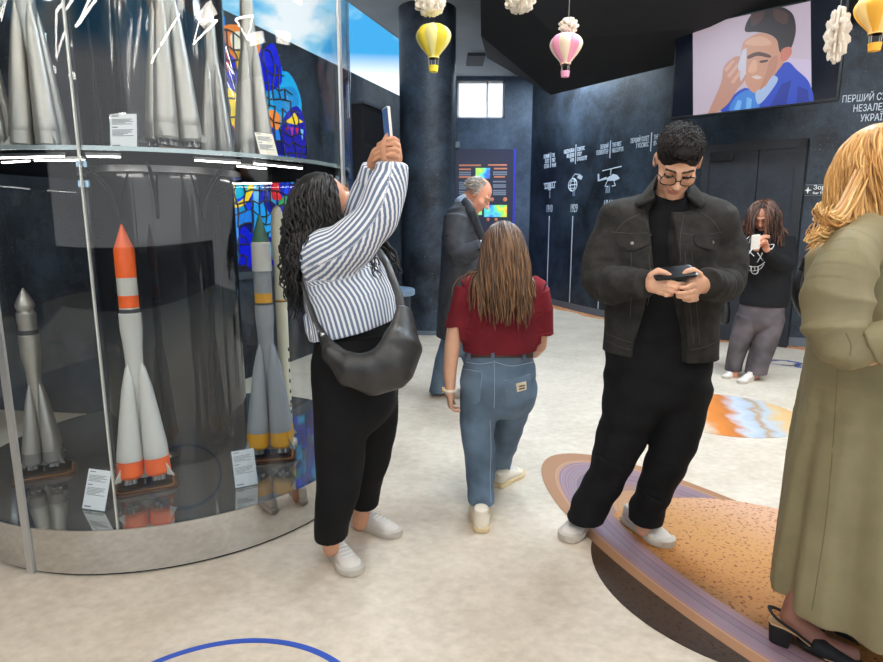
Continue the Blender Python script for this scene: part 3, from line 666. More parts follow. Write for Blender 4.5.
def m_planet(N, L, b):
    tc = N.new('ShaderNodeTexCoord'); v = N.new('ShaderNodeTexNoise'); v.inputs['Scale'].default_value = 1.6; v.inputs['Detail'].default_value = 3; L.new(tc.outputs['Object'], v.inputs['Vector'])
    sep = N.new('ShaderNodeSeparateXYZ'); L.new(tc.outputs['Object'], sep.inputs[0])
    a_ = N.new('ShaderNodeMath'); a_.operation = 'MULTIPLY_ADD'; L.new(sep.outputs[0], a_.inputs[0]); a_.inputs[1].default_value = .55; a_.inputs[2].default_value = -1.03
    b_ = N.new('ShaderNodeMath'); b_.operation = 'MULTIPLY_ADD'; L.new(sep.outputs[1], b_.inputs[0]); b_.inputs[1].default_value = .33; L.new(a_.outputs[0], b_.inputs[2])
    ad = N.new('ShaderNodeMath'); ad.operation = 'MULTIPLY_ADD'; L.new(v.outputs['Fac'], ad.inputs[0]); ad.inputs[1].default_value = .25; L.new(b_.outputs[0], ad.inputs[2])
    r = ramp(N, [(.06, (46, 36, 30)), (.30, (78, 58, 42)), (.40, (176, 118, 62)), (.60, (200, 144, 88)), (.85, (214, 166, 134))]); L.new(ad.outputs[0], r.inputs[0])
    n2 = N.new('ShaderNodeTexNoise'); n2.inputs['Scale'].default_value = 62; n2.inputs['Detail'].default_value = 4; L.new(tc.outputs['Object'], n2.inputs['Vector'])
    r2 = ramp(N, [(.55, (255, 255, 255)), (.68, (168, 120, 92))]); L.new(n2.outputs['Fac'], r2.inputs[0])
    mx = N.new('ShaderNodeMix'); mx.data_type = 'RGBA'; mx.blend_type = 'MULTIPLY'; mx.inputs[0].default_value = 1; L.new(r.outputs[0], mx.inputs[6]); L.new(r2.outputs[0], mx.inputs[7]); L.new(mx.outputs[2], b.inputs['Base Color'])
RC, RA = np.array([1.28, 2.24]), math.atan2(-.909, .416)
def m_ring(N, L, b):
    at = N.new('ShaderNodeAttribute'); at.attribute_name = 'lock'
    n2 = N.new('ShaderNodeTexNoise'); n2.noise_dimensions = '1D'; n2.inputs['Scale'].default_value = 46; n2.inputs['Detail'].default_value = 4; L.new(at.outputs['Fac'], n2.inputs['W'])
    ad = N.new('ShaderNodeMath'); ad.operation = 'MULTIPLY_ADD'; L.new(n2.outputs['Fac'], ad.inputs[0]); ad.inputs[1].default_value = .20; L.new(at.outputs['Fac'], ad.inputs[2])
    r = ramp(N, [(.35, (196, 150, 104)), (.52, (168, 126, 104)), (.66, (186, 140, 100)), (.72, (140, 110, 104)), (.78, (150, 118, 124)), (.83, (108, 90, 112)), (.90, (150, 126, 126)), (.96, (126, 106, 132)), (1.02, (186, 136, 92)), (1.10, (164, 118, 84)), (1.15, (196, 148, 104))]); L.new(ad.outputs[0], r.inputs[0]); L.new(r.outputs[0], b.inputs['Base Color'])
def ring_mb(a0, a1, r0, r1, z0, z1, n=90, nr=10):
    A, B = 1.36, .49; ca, sa = math.cos(RA), math.sin(RA); vs = []; at = []; mb = MB()
    for z in (z0, z1):
        for i in range(n+1):
            w = a0+(a1-a0)*i/n
            for j in range(nr+1):
                R = r0+(r1-r0)*j/nr; x, y = A*R*math.cos(w), B*R*math.sin(w); vs.append((RC[0]+x*ca-y*sa, RC[1]+x*sa+y*ca, z)); at.append(R)
    K = (n+1)*(nr+1); fs = []
    for i in range(n):
        for j in range(nr):
            q = i*(nr+1)+j; fs.append((K+q, K+q+1, K+q+nr+2, K+q+nr+1)); fs.append((q, q+nr+1, q+nr+2, q+1))
    mb.add(vs, fs); mb.at = at; return mb
sat = decal('planet_floor_print', 'ochre ringed planet printed on the floor under the man in denim')
PRN = printmat('planet_print', m_planet); PRR = printmat('ring_print', m_ring)
ring_mb(0, 2*PI, .2, 1.0, .0004, .001).build('far_ring', PRR, sat)
disc_mb(RC, .65, .65, 0, .0012, .002).build('planet_disc', PRN, sat)
# half of the ring that crosses in front of the planet
ring_mb(PI, 2*PI, .62, 1.0, .0022, .003).build('near_ring', PRR, sat)
def m_jup(N, L, b):
    tc = N.new('ShaderNodeTexCoord'); mp = N.new('ShaderNodeMapping'); mp.inputs['Rotation'].default_value = (0, 0, .32); L.new(tc.outputs['Object'], mp.inputs[0])
    n = N.new('ShaderNodeTexNoise'); n.inputs['Scale'].default_value = 5; n.inputs['Detail'].default_value = 5; L.new(mp.outputs[0], n.inputs['Vector'])
    sep = N.new('ShaderNodeSeparateXYZ'); L.new(mp.outputs[0], sep.inputs[0])
    a_ = N.new('ShaderNodeMath'); a_.operation = 'MULTIPLY_ADD'; L.new(sep.outputs[0], a_.inputs[0]); a_.inputs[1].default_value = .95; a_.inputs[2].default_value = .27
    ad = N.new('ShaderNodeMath'); ad.operation = 'MULTIPLY_ADD'; L.new(n.outputs['Fac'], ad.inputs[0]); ad.inputs[1].default_value = .26; L.new(a_.outputs[0], ad.inputs[2])
    r = ramp(N, [(.05, (60, 62, 78)), (.14, (178, 180, 188)), (.22, (206, 190, 168)), (.30, (214, 128, 54)), (.42, (196, 116, 56)), (.50, (190, 196, 206)), (.58, (172, 180, 190)), (.62, (176, 140, 100)), (.68, (178, 188, 198)), (.76, (212, 176, 124)), (.95, (206, 150, 92))]); L.new(ad.outputs[0], r.inputs[0]); L.new(r.outputs[0], b.inputs['Base Color'])
jup = disc_mb((2.10, 4.28), .525, .525, 0, .0006, .0025).build('planet_floor_print', printmat('banded_print', m_jup)); tag(jup, 'floor picture of an orange and grey banded planet before the girl in the hoodie', 'floor picture')
br = disc_mb((-.6315, 1.353), .475, .475, 0, .0006, .0025, 120, 0, 2*PI, .955).build('ring_floor_print', mat('blue_print', hexc(52, 84, 176), .45)); tag(br, 'thin blue ring printed on the floor, nearest the viewer', 'floor picture')
def m_band(N, L, b):
    tc = N.new('ShaderNodeTexCoord'); n = N.new('ShaderNodeTexNoise'); n.inputs['Scale'].default_value = 3.5; n.inputs['Detail'].default_value = 6; L.new(tc.outputs['Object'], n.inputs['Vector'])
    r = ramp(N, [(.3, (168, 84, 56)), (.45, (214, 150, 84)), (.55, (206, 112, 66)), (.7, (228, 196, 140))]); L.new(n.outputs['Fac'], r.inputs[0]); L.new(r.outputs[0], b.inputs['Base Color'])
vs = []; fs = []; IDX = [i for i in range(len(RW)) if 10.6 > RW[i][1] > 5.2]
for k_, i in enumerate(IDX):
    w = .14+.05*math.sin(k_*1.7); p, q = RW[i]+nR[i]*.03, RW[i]+nR[i]*(.03+w); vs += [(*p, .0005), (*q, .0005), (*q, .0025), (*p, .0025)]
for i in range(len(IDX)-1):
    for j in range(4): a_, b_ = i*4+j, i*4+(j+1) % 4; fs.append((a_, b_, b_+4, a_+4))
tag(MB().add(vs, fs).build('border_floor_print', printmat('band_print', m_band)), 'orange and yellow printed floor strip along the curved wall', 'floor picture')
for i, (x, y, rx, ry, lb) in enumerate(((702, 368, .09, .07, 'small blue and black floor print beside the denim jacket hem'), (783, 363, .2, .15, 'blue and black printed swirl on the floor right of the hoodie girl\'s trousers'), (808, 367, .13, .08, 'small red and blue floor print beside the olive coat'))):
    c = G(x, y); mb = MB(); rg = random.Random(i)
    for k_ in range(9):
        a_ = rg.uniform(0, 6.28); mb.tube([(c[0]+rx*math.cos(a_+t)*rg.uniform(.5, 1), c[1]+ry*math.sin(a_+t)*rg.uniform(.5, 1), .002) for t in (0, .5, 1., 1.6)], .012, 5, mi=k_ % 2, flat=.12)
    for j_ in range(len(mb.v)): v = mb.v[j_]; mb.v[j_] = (v[0], v[1], min(max(v[2], .0005), .003))
    o = mb.build('swirl_floor_print', [mat('swirl_blue', hexc(70, 96, 170), .5), mat('swirl_dark', hexc(60, 56, 70) if i < 2 else hexc(150, 70, 64), .5)]); tag(o, lb, 'floor picture')
# ================================================================== ROCKET SHOWCASE
KC = np.array([-1.424, 3.158]); KR = .967; KZ = .20; KTOP = 3.3
MIRR = mat('mirror_steel', hexc(205, 205, 205), .04, 1.)
GLS = glassmat('case_glass', (.975, .985, .985), .9, .01)
BLKGLOSS = mat('black_lacquer', hexc(30, 31, 34), .07, 0., spec=.55)
def onring(px, rr=KR):
    """Plan point where a sight line first meets the showcase circle."""
    d = ray(px, 400)[:2]; d = d/np.linalg.norm(d); b_ = -d@KC; c_ = KC@KC-rr*rr; t = -b_-math.sqrt(max(0, b_*b_-c_)); return d*t
showcase = empty('glass_showcase', (*KC, 0), 'tall round glass showcase on a mirrored plinth, full of model rockets', 'showcase')
MB().lathe([(KR-.012, 0), (KR-.012, .012)], (*KC, 0), 128).build('plinth_foot', BLACK, showcase, smooth=True)
MB().lathe([(KR, .012), (KR, KZ-.004)], (*KC, 0), 160).build('plinth_side', MIRR, showcase, smooth=True)
MB().lathe([(KR+.001, KZ-.004), (KR+.001, KZ), (0, KZ)], (*KC, 0), 160).build('plinth_top', mat('mirror_dark', hexc(176, 174, 170), .05, .85), showcase, smooth=True)
KZT = KZ+.0005
MB().lathe([(.34, KZT), (.34, CEIL-.002)], (*KC, 0), 96).build('inner_drum', BLKGLOSS, showcase, smooth=True)
# glass panels between joints
def angp(p): return math.atan2(p[1]-KC[1], p[0]-KC[0])
pL, pJ, pR = G(33, 572)[:2], onring(104), KC+KR*np.array([math.cos(-.195), math.sin(-.195)])
aL, aJ, aR = angp(pL), angp(pJ), -.195
cuts = [aL, aJ, aR, aR+1.3, aR+2.6, aL+2*PI-1.1, aL+2*PI]
for u, v in zip(cuts, cuts[1:]):
    mb = MB(); n = 28; vs = []
    for rr in (KR-.012, KR-.004):
        for z in (KZ+.001, KTOP):
            for i in range(n+1): w = u+.003+(v-u-.006)*i/n; vs.append((KC[0]+rr*math.cos(w), KC[1]+rr*math.sin(w), z))
    K = n+1; fs = []
    for i in range(n): fs += [(i, K+i, K+i+1, i+1), (2*K+i, 2*K+i+1, 3*K+i+1, 3*K+i), (K+i, 3*K+i, 3*K+i+1, K+i+1), (i, i+1, 2*K+i+1, 2*K+i)]
    fs += [(0, 2*K, 3*K, K), (n, K+n, 3*K+n, 2*K+n)]
    mb.add(vs, fs).build('glass_panel', GLS, showcase, smooth=True, sharp=40)
for p, z0, lab in ((pL, 0, 'post'), (pR, 0, 'post')):
    w = angp(p); M = frame((KC[0]+(KR+.002)*math.cos(w), KC[1]+(KR+.002)*math.sin(w), 0), (-math.sin(w), math.cos(w), 0), (math.cos(w), math.sin(w), 0), (0, 0, 1))
    MB().box((-.0165, -.004, 0), (.0165, .006, KTOP+.02), M=M).build('post', ALU, showcase)
MB().box((-.003, -.012, KZ+.001), (.003, .001, KTOP), M=frame((*pJ, 0), (-math.sin(aJ), math.cos(aJ), 0), (math.cos(aJ), math.sin(aJ), 0), (0, 0, 1))).build('joint_strip', mat('joint_silver', hexc(196, 196, 190), .4, .4), showcase)
MB().lathe([(KR-.02, KTOP), (KR+.004, KTOP), (KR+.004, KTOP+.03), (KR-.02, KTOP+.03), (KR-.02, KTOP)], (*KC, 0), 96).build('top_ring', ALU, showcase, smooth=True)
# glass shelf with light bars on its underside
SZ = 1.655
SHG = mat('shelf_glass', hexc(150, 160, 160), .08, .5)
MB().lathe([(.342, SZ), (KR-.02, SZ), (KR-.02, SZ+.012), (.342, SZ+.012), (.342, SZ)], (*KC, 0), 120).build('shelf', SHG, showcase, smooth=True, sharp=30)
MB().lathe([(KR-.021, SZ-.002), (KR-.017, SZ-.002), (KR-.017, SZ+.014), (KR-.021, SZ+.014), (KR-.021, SZ-.002)], (*KC, 0), 120).build('shelf_rim', mat('shelf_edge', hexc(176, 190, 190), .2, .6), showcase, smooth=True)
MB().lathe([(.342, SZ-.03), (.38, SZ-.03), (.38, SZ-.001), (.342, SZ-.001), (.342, SZ-.03)], (*KC, 0), 96).build('shelf_collar', STEEL, showcase, smooth=True, sharp=30)
LBAR = mat('led_bar', (1, 1, 1), .4, emis=(1., .96, .9), es=16.)
def shelf_bar(a0_, a1_, rr):
    p, q = [KC+rr*np.array([math.cos(w), math.sin(w)]) for w in (a0_, a1_)]; d = nrm([*(q-p), 0]); n_ = np.array([-d[1], d[0], 0]); L_ = np.linalg.norm(q-p)
    M = frame((*p, SZ-.014), d, n_, (0, 0, 1)); o = MB().box((0, -.009, 0), (L_, .009, .0135), M=M).build('light_bar', ALU, showcase)
    MB().box((.004, -.0065, -.004), (L_-.004, .0065, 0), M=M).build('led_strip', LBAR, o)
for u, v, rr in ((aL-.22, aL+.28, .86), (aL-.02, aL+.28, .72), (aL-.3, aL-.06, .72), (aJ-.02, aJ+.12, .86), (aJ+.42, aJ+.64, .84), (aJ+.70, aJ+1.02, .86), (aJ+.72, aJ+.95, .70), (aR+.5, aR+1.0, .80), (aR+1.3, aR+1.9, .80)): shelf_bar(u, v, rr)
for w in (aL+.06, aJ+.18, aJ+.78):
    p = KC+.86*np.array([math.cos(w), math.sin(w)])
    tb = [(KC[0]+r_*math.cos(w), KC[1]+r_*math.sin(w), z) for r_, z in ((.352, SZ-.24), (.368, SZ-.15), (.44, SZ-.07), (.52, SZ-.02), (.60, SZ-.012))]; MB().tube(crom(tb, 4), .008, 8).build('shelf_bracket', BLACKS, showcase, smooth=True)
CLIP = mat('clip_steel', hexc(160, 190, 210), .15, .9)
for w in (aL, aJ, aR):
    for z in (SZ-.05, SZ-.12):
        M = frame((KC[0]+(KR-.02)*math.cos(w), KC[1]+(KR-.02)*math.sin(w), z), (-math.sin(w), math.cos(w), 0), (math.cos(w), math.sin(w), 0), (0, 0, 1)); MB().box((-.018, -.01, -.012), (.018, .006, .012), M=M).build('glass_clip', CLIP, showcase, bevel=.002)
# ---- model rockets
SILV = mat('model_silver', hexc(164, 161, 154), .36, .65); SILD = mat('model_grey', hexc(120, 118, 114), .5, .3)
WMOD = mat('model_white', hexc(196, 194, 188), .45); ORM = mat('model_orange', hexc(240, 98, 34), .45); GREYM = mat('model_blue_grey', hexc(142, 146, 152), .5)
YELM = mat('model_ochre', hexc(206, 150, 44), .5); GRNM = mat('model_green', hexc(62, 104, 82), .45); CRM = mat('model_cream', hexc(226, 220, 196), .45); DKM = mat('model_dark', hexc(58, 58, 60), .5)
NOZ = mat('nozzle_metal', hexc(150, 150, 150), .3, .8); WOOD = mat('dark_wood', hexc(74, 44, 32), .4, var=.3, vs=6, stretch=(1, 12, 1)); BRASS = mat('brass_edge', hexc(170, 120, 70), .35, .5)
def R7(root, H, m_body, m_skirt, m_nose, core, spread=1., lbf=.45, rbf=.047):
    """Cluster rocket: core stage, four tapering boosters round it, engine bells below.  H: total height; core: (z0, r0) profile in H units."""
    z0 = .02
    parts = []
    ringr = .036*H
    cb = MB(); prof = [(r_*H, z_*H) for r_, z_, _ in core]; cb.lathe(prof, n=32, mis=[m for _, _, m in core]+[0]); parts.append(('core_stage', cb, [m_body, m_skirt, m_nose, DKM, WMOD]))
    lb = lbf*H; zs = lbf/.5
    for k in range(4):
        a_ = PI/4+k*PI/2; ca, sa = math.cos(a_), math.sin(a_); mb = MB(); rb = rbf*H; off0 = .072*H*spread; off1 = .034*H
        # booster axis leans in towards the core
        ax = nrm([(off1-off0)*ca, (off1-off0)*sa, lb]); s1 = nrm(np.cross([0, 1, 0.01], ax)); s2 = np.cross(ax, s1); M = frame((off0*ca, off0*sa, z0*H), s1, s2, ax)
        mb.lathe([(rb*.86, .0), (rb*1.02, .012*H), (rb, .03*H), (rb*.99, .07*H)], n=20, M=M, mi=1)
        mb.lathe([(rb*.99, .07*H), (rb*1.005, .072*H), (rb*.97, .10*H), (rb*.80, .22*H*zs), (rb*.52, .38*H*zs), (rb*.24, .465*H*zs), (rb*.04, lb)], n=20, M=M)
        for zz in (.10, .22, .33): rr_ = np.interp(zz, [.1, .22*zs, .38*zs], [.97, .80, .52])*rb*1.012; mb.lathe([(rr_, zz*H), (rr_, zz*H+.004*H)], n=20, M=M, mi=0)
        o_ = Vector((ca, sa, 0)); t_ = Vector((-sa, ca, 0)); b_ = Vector((off0*ca, off0*sa, z0*H))+o_*rb*.9
        fin = [b_, b_+o_*.036*H, b_+Vector((0, 0, .05*H))-o_*.002]; v_ = [tuple(x+t_*s*.002) for s in (-1, 1) for x in fin]; mb.add(v_, [(0, 2, 1), (3, 4, 5), (0, 1, 4, 3), (1, 2, 5, 4), (2, 0, 3, 5)])
        parts.append(('booster', mb, [m_body, m_skirt]))
        nb = MB()
        for q in range(4):
            w = q*PI/2+a_; nb.lathe([(.013*H, -.002), (.010*H, .012*H), (.005*H, .026*H)], c=(off0*ca+.018*H*math.cos(w), off0*sa+.018*H*math.sin(w), .0), n=10)
        for sgn in (-1, 1): nb.lathe([(.005*H, -.001), (.003*H, .02*H)], c=(off0*ca+.036*H*math.cos(a_+sgn*.8), off0*sa+.036*H*math.sin(a_+sgn*.8), .004*H), n=8)
        parts.append(('engine_nozzles', nb, [NOZ]))
    nb = MB()
    for q in range(4): w = q*PI/2; nb.lathe([(.012*H, -.002), (.009*H, .012*H), (.005*H, .026*H)], c=(.016*H*math.cos(w), .016*H*math.sin(w), 0), n=10)
    parts.append(('engine_nozzles', nb, [NOZ])); return parts
def place(parts, root, loc, yaw):
    M = Matrix.Translation(loc) @ Matrix.Rotation(yaw, 4, 'Z')
    for n_, mb, ms in parts:
        mb.v = [tuple(M @ Vector(v)) for v in mb.v]; mb.build(n_, ms, root, smooth=True, sharp=28)
def stand(loc, sx, sy, yaw, label, h=.028):
    M = Matrix.Translation(loc) @ Matrix.Rotation(yaw, 4, 'Z')
    o = empty('model_stand', loc, label, 'stand')
    pl = [(-sx, -sy*.8), (-sx*.8, -sy), (sx*.8, -sy), (sx, -sy*.8), (sx, sy*.8), (sx*.8, sy), (-sx*.8, sy), (-sx, sy*.8)]
    MB().prism(pl, .0, h*.5, M=M).build('base_board', WOOD, o, bevel=.002); MB().prism([(x*.9, y*.9) for x, y in pl], h*.5, h*.62, M=M).build('gilt_step', BRASS, o, bevel=.001)
    MB().prism([(x*.84, y*.84) for x, y in pl], h*.62, h, M=M).build('top_board', mat('stand_dark', hexc(52, 36, 30), .3), o, bevel=.0015)
    for x, y in ((-.4, 0), (.4, 0), (0, .4), (0, -.4)): MB().lathe([(.004, h), (.004, h+.022)], c=(x*sx, y*sy, 0), n=8, M=M).build('support_pin', NOZ, o)
    return o
def rocket(px, py, z, toppx, label, group, core, mats_, yaw=.3, spread=1., spin=None, top_out=None, st_label=None, st=(.16, .1)):
    g = G(px, py, z); H = top_out if top_out else P(px, toppx, g[1])[2]-z-.03
    base = Vector((g[0], g[1], z+.001))
    if st_label: stand(base, st[0], st[1], yaw, st_label)
    root = empty('model_rocket', base+Vector((0, 0, .03)), label, 'model rocket', group)
    place(R7(root, H, *mats_, core, spread), root, base+Vector((0, 0, .054)), yaw+(spin or 0)); return root
SOY = [(.030, .0, 0), (.033, .02, 0), (.030, .42, 0), (.033, .52, 0), (.040, .60, 0), (.040, .66, 0), (.036, .665, 3), (.036, .68, 4), (.035, .685, 1), (.035, .73, 1), (.0355, .732, 4), (.0355, .80, 4), (.036, .80, 1), (.036, .905, 1), (.034, .91, 1), (.008, .985, 1), (.004, .998, 1), (.0, 1., 1)]
VOS = [(.032, .0, 0), (.034, .02, 0), (.032, .45, 0), (.036, .55, 0), (.048, .62, 0), (.050, .70, 0), (.050, .74, 0), (.046, .745, 3), (.044, .77, 0), (.042, .80, 0), (.046, .81, 0), (.047, .86, 0), (.038, .875, 2), (.047, .90, 2), (.046, .91, 2), (.034, .94, 2), (.006, .992, 2), (.0, 1., 2)]
GRN = [(.030, .0, 0), (.032, .02, 0), (.030, .42, 0), (.034, .52, 0), (.038, .59, 0), (.038, .625, 0), (.036, .63, 3), (.036, .64, 1), (.0355, .642, 1), (.0355, .675, 1), (.036, .68, 0), (.036, .765, 0), (.0365, .77, 4), (.040, .772, 4), (.039, .885, 4), (.036, .89, 2), (.009, .985, 2), (.004, .997, 2), (.0, 1., 2)]
TOPR = [(.034, .0, 0), (.036, .02, 0), (.032, .42, 0), (.038, .56, 0), (.046, .62, 0), (.044, .70, 0), (.040, .80, 0), (.036, .88, 0), (.03, .94, 0), (.006, .995, 0), (.0, 1., 0)]
rocket(146, 486, KZ, 230, 'white model rocket with an orange nose and orange skirts on the showcase plinth', None, SOY, (WMOD, ORM, ORM), .46, 1., None, None, 'brown octagonal stand under the orange-nosed model rocket', (.135, .095))
rocket(46, 474, KZ, 293, 'silver model rocket with a pointed cone nose, leftmost on the showcase plinth', None, VOS, (SILV, SILD, SILV), .5, 1.0, None, None, 'brown stand under the leftmost silver model rocket', (.13, .09))
rocket(272, 457, KZ, 220, 'grey model rocket with ochre bands and a green nose on the showcase plinth', None, GRN, (GREYM, YELM, GRNM), .2, 1.0, None, None, 'dark stand under the green-nosed grey model rocket', (.12, .09))
# slim cream rocket
g = G(288, 443, KZ); Hc = P(280, 205, g[1])[2]-KZ
cr_root = empty('model_rocket', (g[0], g[1], KZ), 'slim cream model rocket with a rounded fairing, just left of the long black hair', 'model rocket')
ctr = (g[0], g[1], KZ); rC = .030
MB().lathe([(.05, .0), (.05, .018), (.018, .022), (.016, .05)], ctr, 24).build('foot', WMOD, cr_root, smooth=True)
MB().lathe([(rC*.7, .045), (rC, .05), (rC, .10), (rC*.6, .105)], ctr, 28).build('engine_ring', mat('model_white'), cr_root, smooth=True)
MB().lathe([(rC, .115), (rC, .66*Hc), (rC*1.02, .665*Hc), (rC*1.02, .68*Hc)], ctr, 32).build('first_stage', CRM, cr_root, smooth=True)
for z in (.17, .615): MB().lathe([(rC*1.02, z*Hc), (rC*1.02, z*Hc+.008)], ctr, 32).build('yellow_band', YELM, cr_root, smooth=True); MB().lathe([(rC*1.02, z*Hc-.005), (rC*1.02, z*Hc)], ctr, 32).build('dark_band', DKM, cr_root, smooth=True)
MB().lathe([(rC*.96, .68*Hc), (rC*.96, .775*Hc)], ctr, 32).build('second_stage', CRM, cr_root, smooth=True)
MB().lathe([(rC*.97, .775*Hc), (rC*1.12, .785*Hc), (rC*1.15, .86*Hc), (rC*1.12, .93*Hc), (rC*.95, .965*Hc), (rC*.6, .99*Hc), (0, Hc)], ctr, 32).build('fairing', CRM, cr_root, smooth=True)
for k in range(9):
    z = (.2+.045*k)*Hc
    for s_ in (1,):
        w = -1.25; MB().box((-.003, -.002, 0), (.003, .004, .02), M=frame((g[0]+rC*math.cos(w+.9), g[1]+rC*math.sin(w+.9), z), (-math.sin(w+.9), math.cos(w+.9), 0), (math.cos(w+.9), math.sin(w+.9), 0), (0, 0, 1))).build('hatch', DKM, cr_root)
# silver cluster rockets on the glass shelf
SZT = SZ+.012
for px, py, yaw, hh, lb, sl in ((40, 138, .2, 1.0, 'silver cluster model rocket on the glass shelf, second from the left edge', None), (174, 140, .8, 1.0, 'silver cluster model rocket on the glass shelf, just right of the white card', 'reddish stand under the silver shelf rocket beside the white card'),
                        (254, 149, .5, .92, 'silver cluster rocket at the right end of the glass shelf, before the coloured mural', None), (217, 150, .4, .86, 'silver cluster model rocket on the glass shelf, half behind the right end one', None), (-8, 131, .1, .9, 'silver cluster model rocket cut by the left picture edge on the shelf', None)):
    d = ray(px, py); 
    # shelf is seen almost edge-on: choose the standing depth from the bell size
    Y = {40: 2.50, 174: 2.46, 254: 2.86, 217: 3.04, -8: 2.74}[px]; p_ = P(px, py, Y); base = Vector((p_[0], p_[1], SZT+.001))
    if sl: stand(base, .095, .07, yaw, sl, .02)
    root = empty('model_rocket', base, lb, 'model rocket', 'silver cluster rockets on the shelf'); parts = R7(root, .84*hh, SILV, SILV, SILV, TOPR, 1.1, .68, .052); place(parts, root, base+Vector((0, 0, .024 if sl else .004)), yaw)
# ---- captions in acrylic holders
ACR = glassmat('acrylic', (.95, .96, .96), 1.0); CARD = mat('card_white', hexc(236, 238, 240), .6); PRT = mat('card_print', hexc(120, 124, 132), .6)
def card(p0, w_, h_, yaw, lean, label, lines, tint=None, tpos=None):
    o = empty('caption_card', p0, label, 'caption card'); ux = Vector((math.cos(yaw), math.sin(yaw), 0)); back = Vector((-math.sin(yaw), math.cos(yaw), 0)); up = (Vector((0, 0, 1))*math.cos(lean)+back*math.sin(lean)); nf = ux.cross(up); M = frame(Vector(p0)+Vector((0, 0, .005)), ux, up, nf)
    MB().box((-w_/2-.006, -.004, -.006), (w_/2+.006, h_+.006, -.003), M=M).build('holder', ACR, o)
    MB().prism([(-w_/2-.006, -.02), (w_/2+.006, -.02), (w_/2+.006, .05), (-w_/2-.006, .05)], .0, .003, M=frame(Vector(p0)+Vector((0, 0, .0006)), ux, back, (0, 0, 1))).build('foot_plate', ACR, o)
    MB().box((-w_/2, 0, -.003), (w_/2, h_, -.0015), M=M).build('card', tint or CARD, o)
    mb = MB()
    for (y, x1, hh) in lines: MB().box((-w_*.42, h_*y, -.0015), (-w_*.42+w_*.84*x1, h_*y+hh, -.0007), M=M).build('print_line', PRT, o)
LN = [(.93, .3, .004)]+[(.84-.035*i, (.9, .8, .95, .6)[i % 4], .0022) for i in range(5)]+[(.60, .25, .004)]+[(.53-.035*i, (.95, .85, .9, .7, .5)[i % 5], .0022) for i in range(6)]+[(.05, .35, .006)]
g = G(93, 511, KZ); card((g[0], g[1], KZT), .115, .165, -.25, .35, 'white printed card on the plinth between the silver and the orange-nosed rockets', LN)
g = G(247, 487, KZ); card((g[0], g[1], KZT), .10, .165, .5, .35, 'clear holder with a pale card in front of the green-nosed rocket', LN, mat('card_grey', hexc(198, 202, 204), .5))
Y = 2.33; p_ = P(123, 143, Y); card((p_[0], p_[1], SZT), .105, .125, -.1, .12, 'white printed card standing on the glass shelf between two silver rockets', LN)
p_ = P(270, 150, 2.72); card((p_[0], p_[1], SZT), .085, .125, .75, .42, 'tilted pale card at the right end of the glass shelf', LN, mat('card_cream', hexc(226, 216, 196), .6))
# ================================================================== STAINED GLASS MURAL on the left wall
# plan coordinates along the wall (s) and height (z), found from sight lines
def sz(px, py):
    q = lw_point(px, py); return (float((q[:2]-a)@dd), float(q[2]))
MUc = [sz(x, y) for x, y in ((196, 18), (225, 22), (262, 42), (282, 78), (296, 105), (305, 140), (308, 190), (308, 262), (240, 272), (196, 280))]
BLUES = [hexc(20, 40, 190), hexc(28, 28, 140), hexc(24, 66, 214), hexc(16, 20, 96), hexc(36, 120, 206), hexc(28, 150, 200), hexc(50, 40, 160)]
mural = empty('stained_glass_mural', (*(a+dd*MUc[4][0]), 0), 'blue and yellow stained glass mural on the dark wall behind the showcase', 'mural')
nW = np.array([dd[1], -dd[0], 0]); MM = frame((a[0], a[1], 0), (dd[0], dd[1], 0), (0, 0, 1), nW)
MB().prism(smo(MUc, 3), .002, .014, M=MM).build('backing', mat('lead_dark', hexc(26, 24, 40), .5), mural)
def pane(pts, c, lvl=1, name='glass_piece', s=4):
    q = [sz(*p) for p in pts]; q = smo(q, s) if s > 1 else q; key = 'pane_%d' % (hash(c) % 99991)
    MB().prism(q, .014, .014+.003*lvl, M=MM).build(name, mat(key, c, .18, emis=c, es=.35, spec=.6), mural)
Y1, OR1, RD1, CY1, WH1, LB = hexc(236, 200, 40), hexc(230, 130, 50), hexc(206, 36, 40), hexc(28, 160, 210), hexc(226, 220, 196), hexc(120, 190, 230)
rg = random.Random(4)
# field of blue panes
poly = np.array(smo(MUc, 3))
def inside(p):
    c_ = False; n = len(poly)
    for i in range(n):
        x1, y1 = poly[i]; x2, y2 = poly[i-1]
        if (y1 > p[1]) != (y2 > p[1]) and p[0] < (x2-x1)*(p[1]-y1)/(y2-y1)+x1: c_ = not c_
    return c_
s0_, s1_ = poly[:, 0].min(), poly[:, 0].max(); z0_, z1_ = poly[:, 1].min(), poly[:, 1].max(); nx_, nz_2 = 17, 24
gp = {}
for i in range(nx_+1):
    for j in range(nz_2+1): gp[i, j] = (s0_+(s1_-s0_)*(i+rg.uniform(-.33, .33))/nx_, z0_+(z1_-z0_)*(j+rg.uniform(-.33, .33))/nz_2)
tiles = {}
for i in range(nx_):
    for j in range(nz_2):
        q = [gp[i, j], gp[i+1, j], gp[i+1, j+1], gp[i, j+1]]
        if sum(inside(p) for p in q) < 3: continue
        c_ = np.mean(q, 0); q = [tuple(c_+(np.array(p)-c_)*.95) for p in q]; k = rg.randrange(len(BLUES)); tiles.setdefault(k, MB()).prism(q, .014, .0165, M=MM)
for k, mb in tiles.items():
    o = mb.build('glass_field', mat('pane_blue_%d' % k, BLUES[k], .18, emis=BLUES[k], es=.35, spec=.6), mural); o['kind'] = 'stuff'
pane([(222, 26), (252, 30), (258, 52), (240, 62), (226, 50)], OR1, 2); pane([(228, 36), (244, 34), (248, 58), (238, 66)], WH1, 3); pane([(234, 52), (252, 48), (250, 76), (238, 78)], hexc(206, 160, 50), 4)
pane([(212, 36), (222, 40), (228, 70), (214, 66)], hexc(190, 90, 100), 3); pane([(206, 70), (240, 62), (238, 86), (210, 96)], hexc(40, 44, 170), 2)
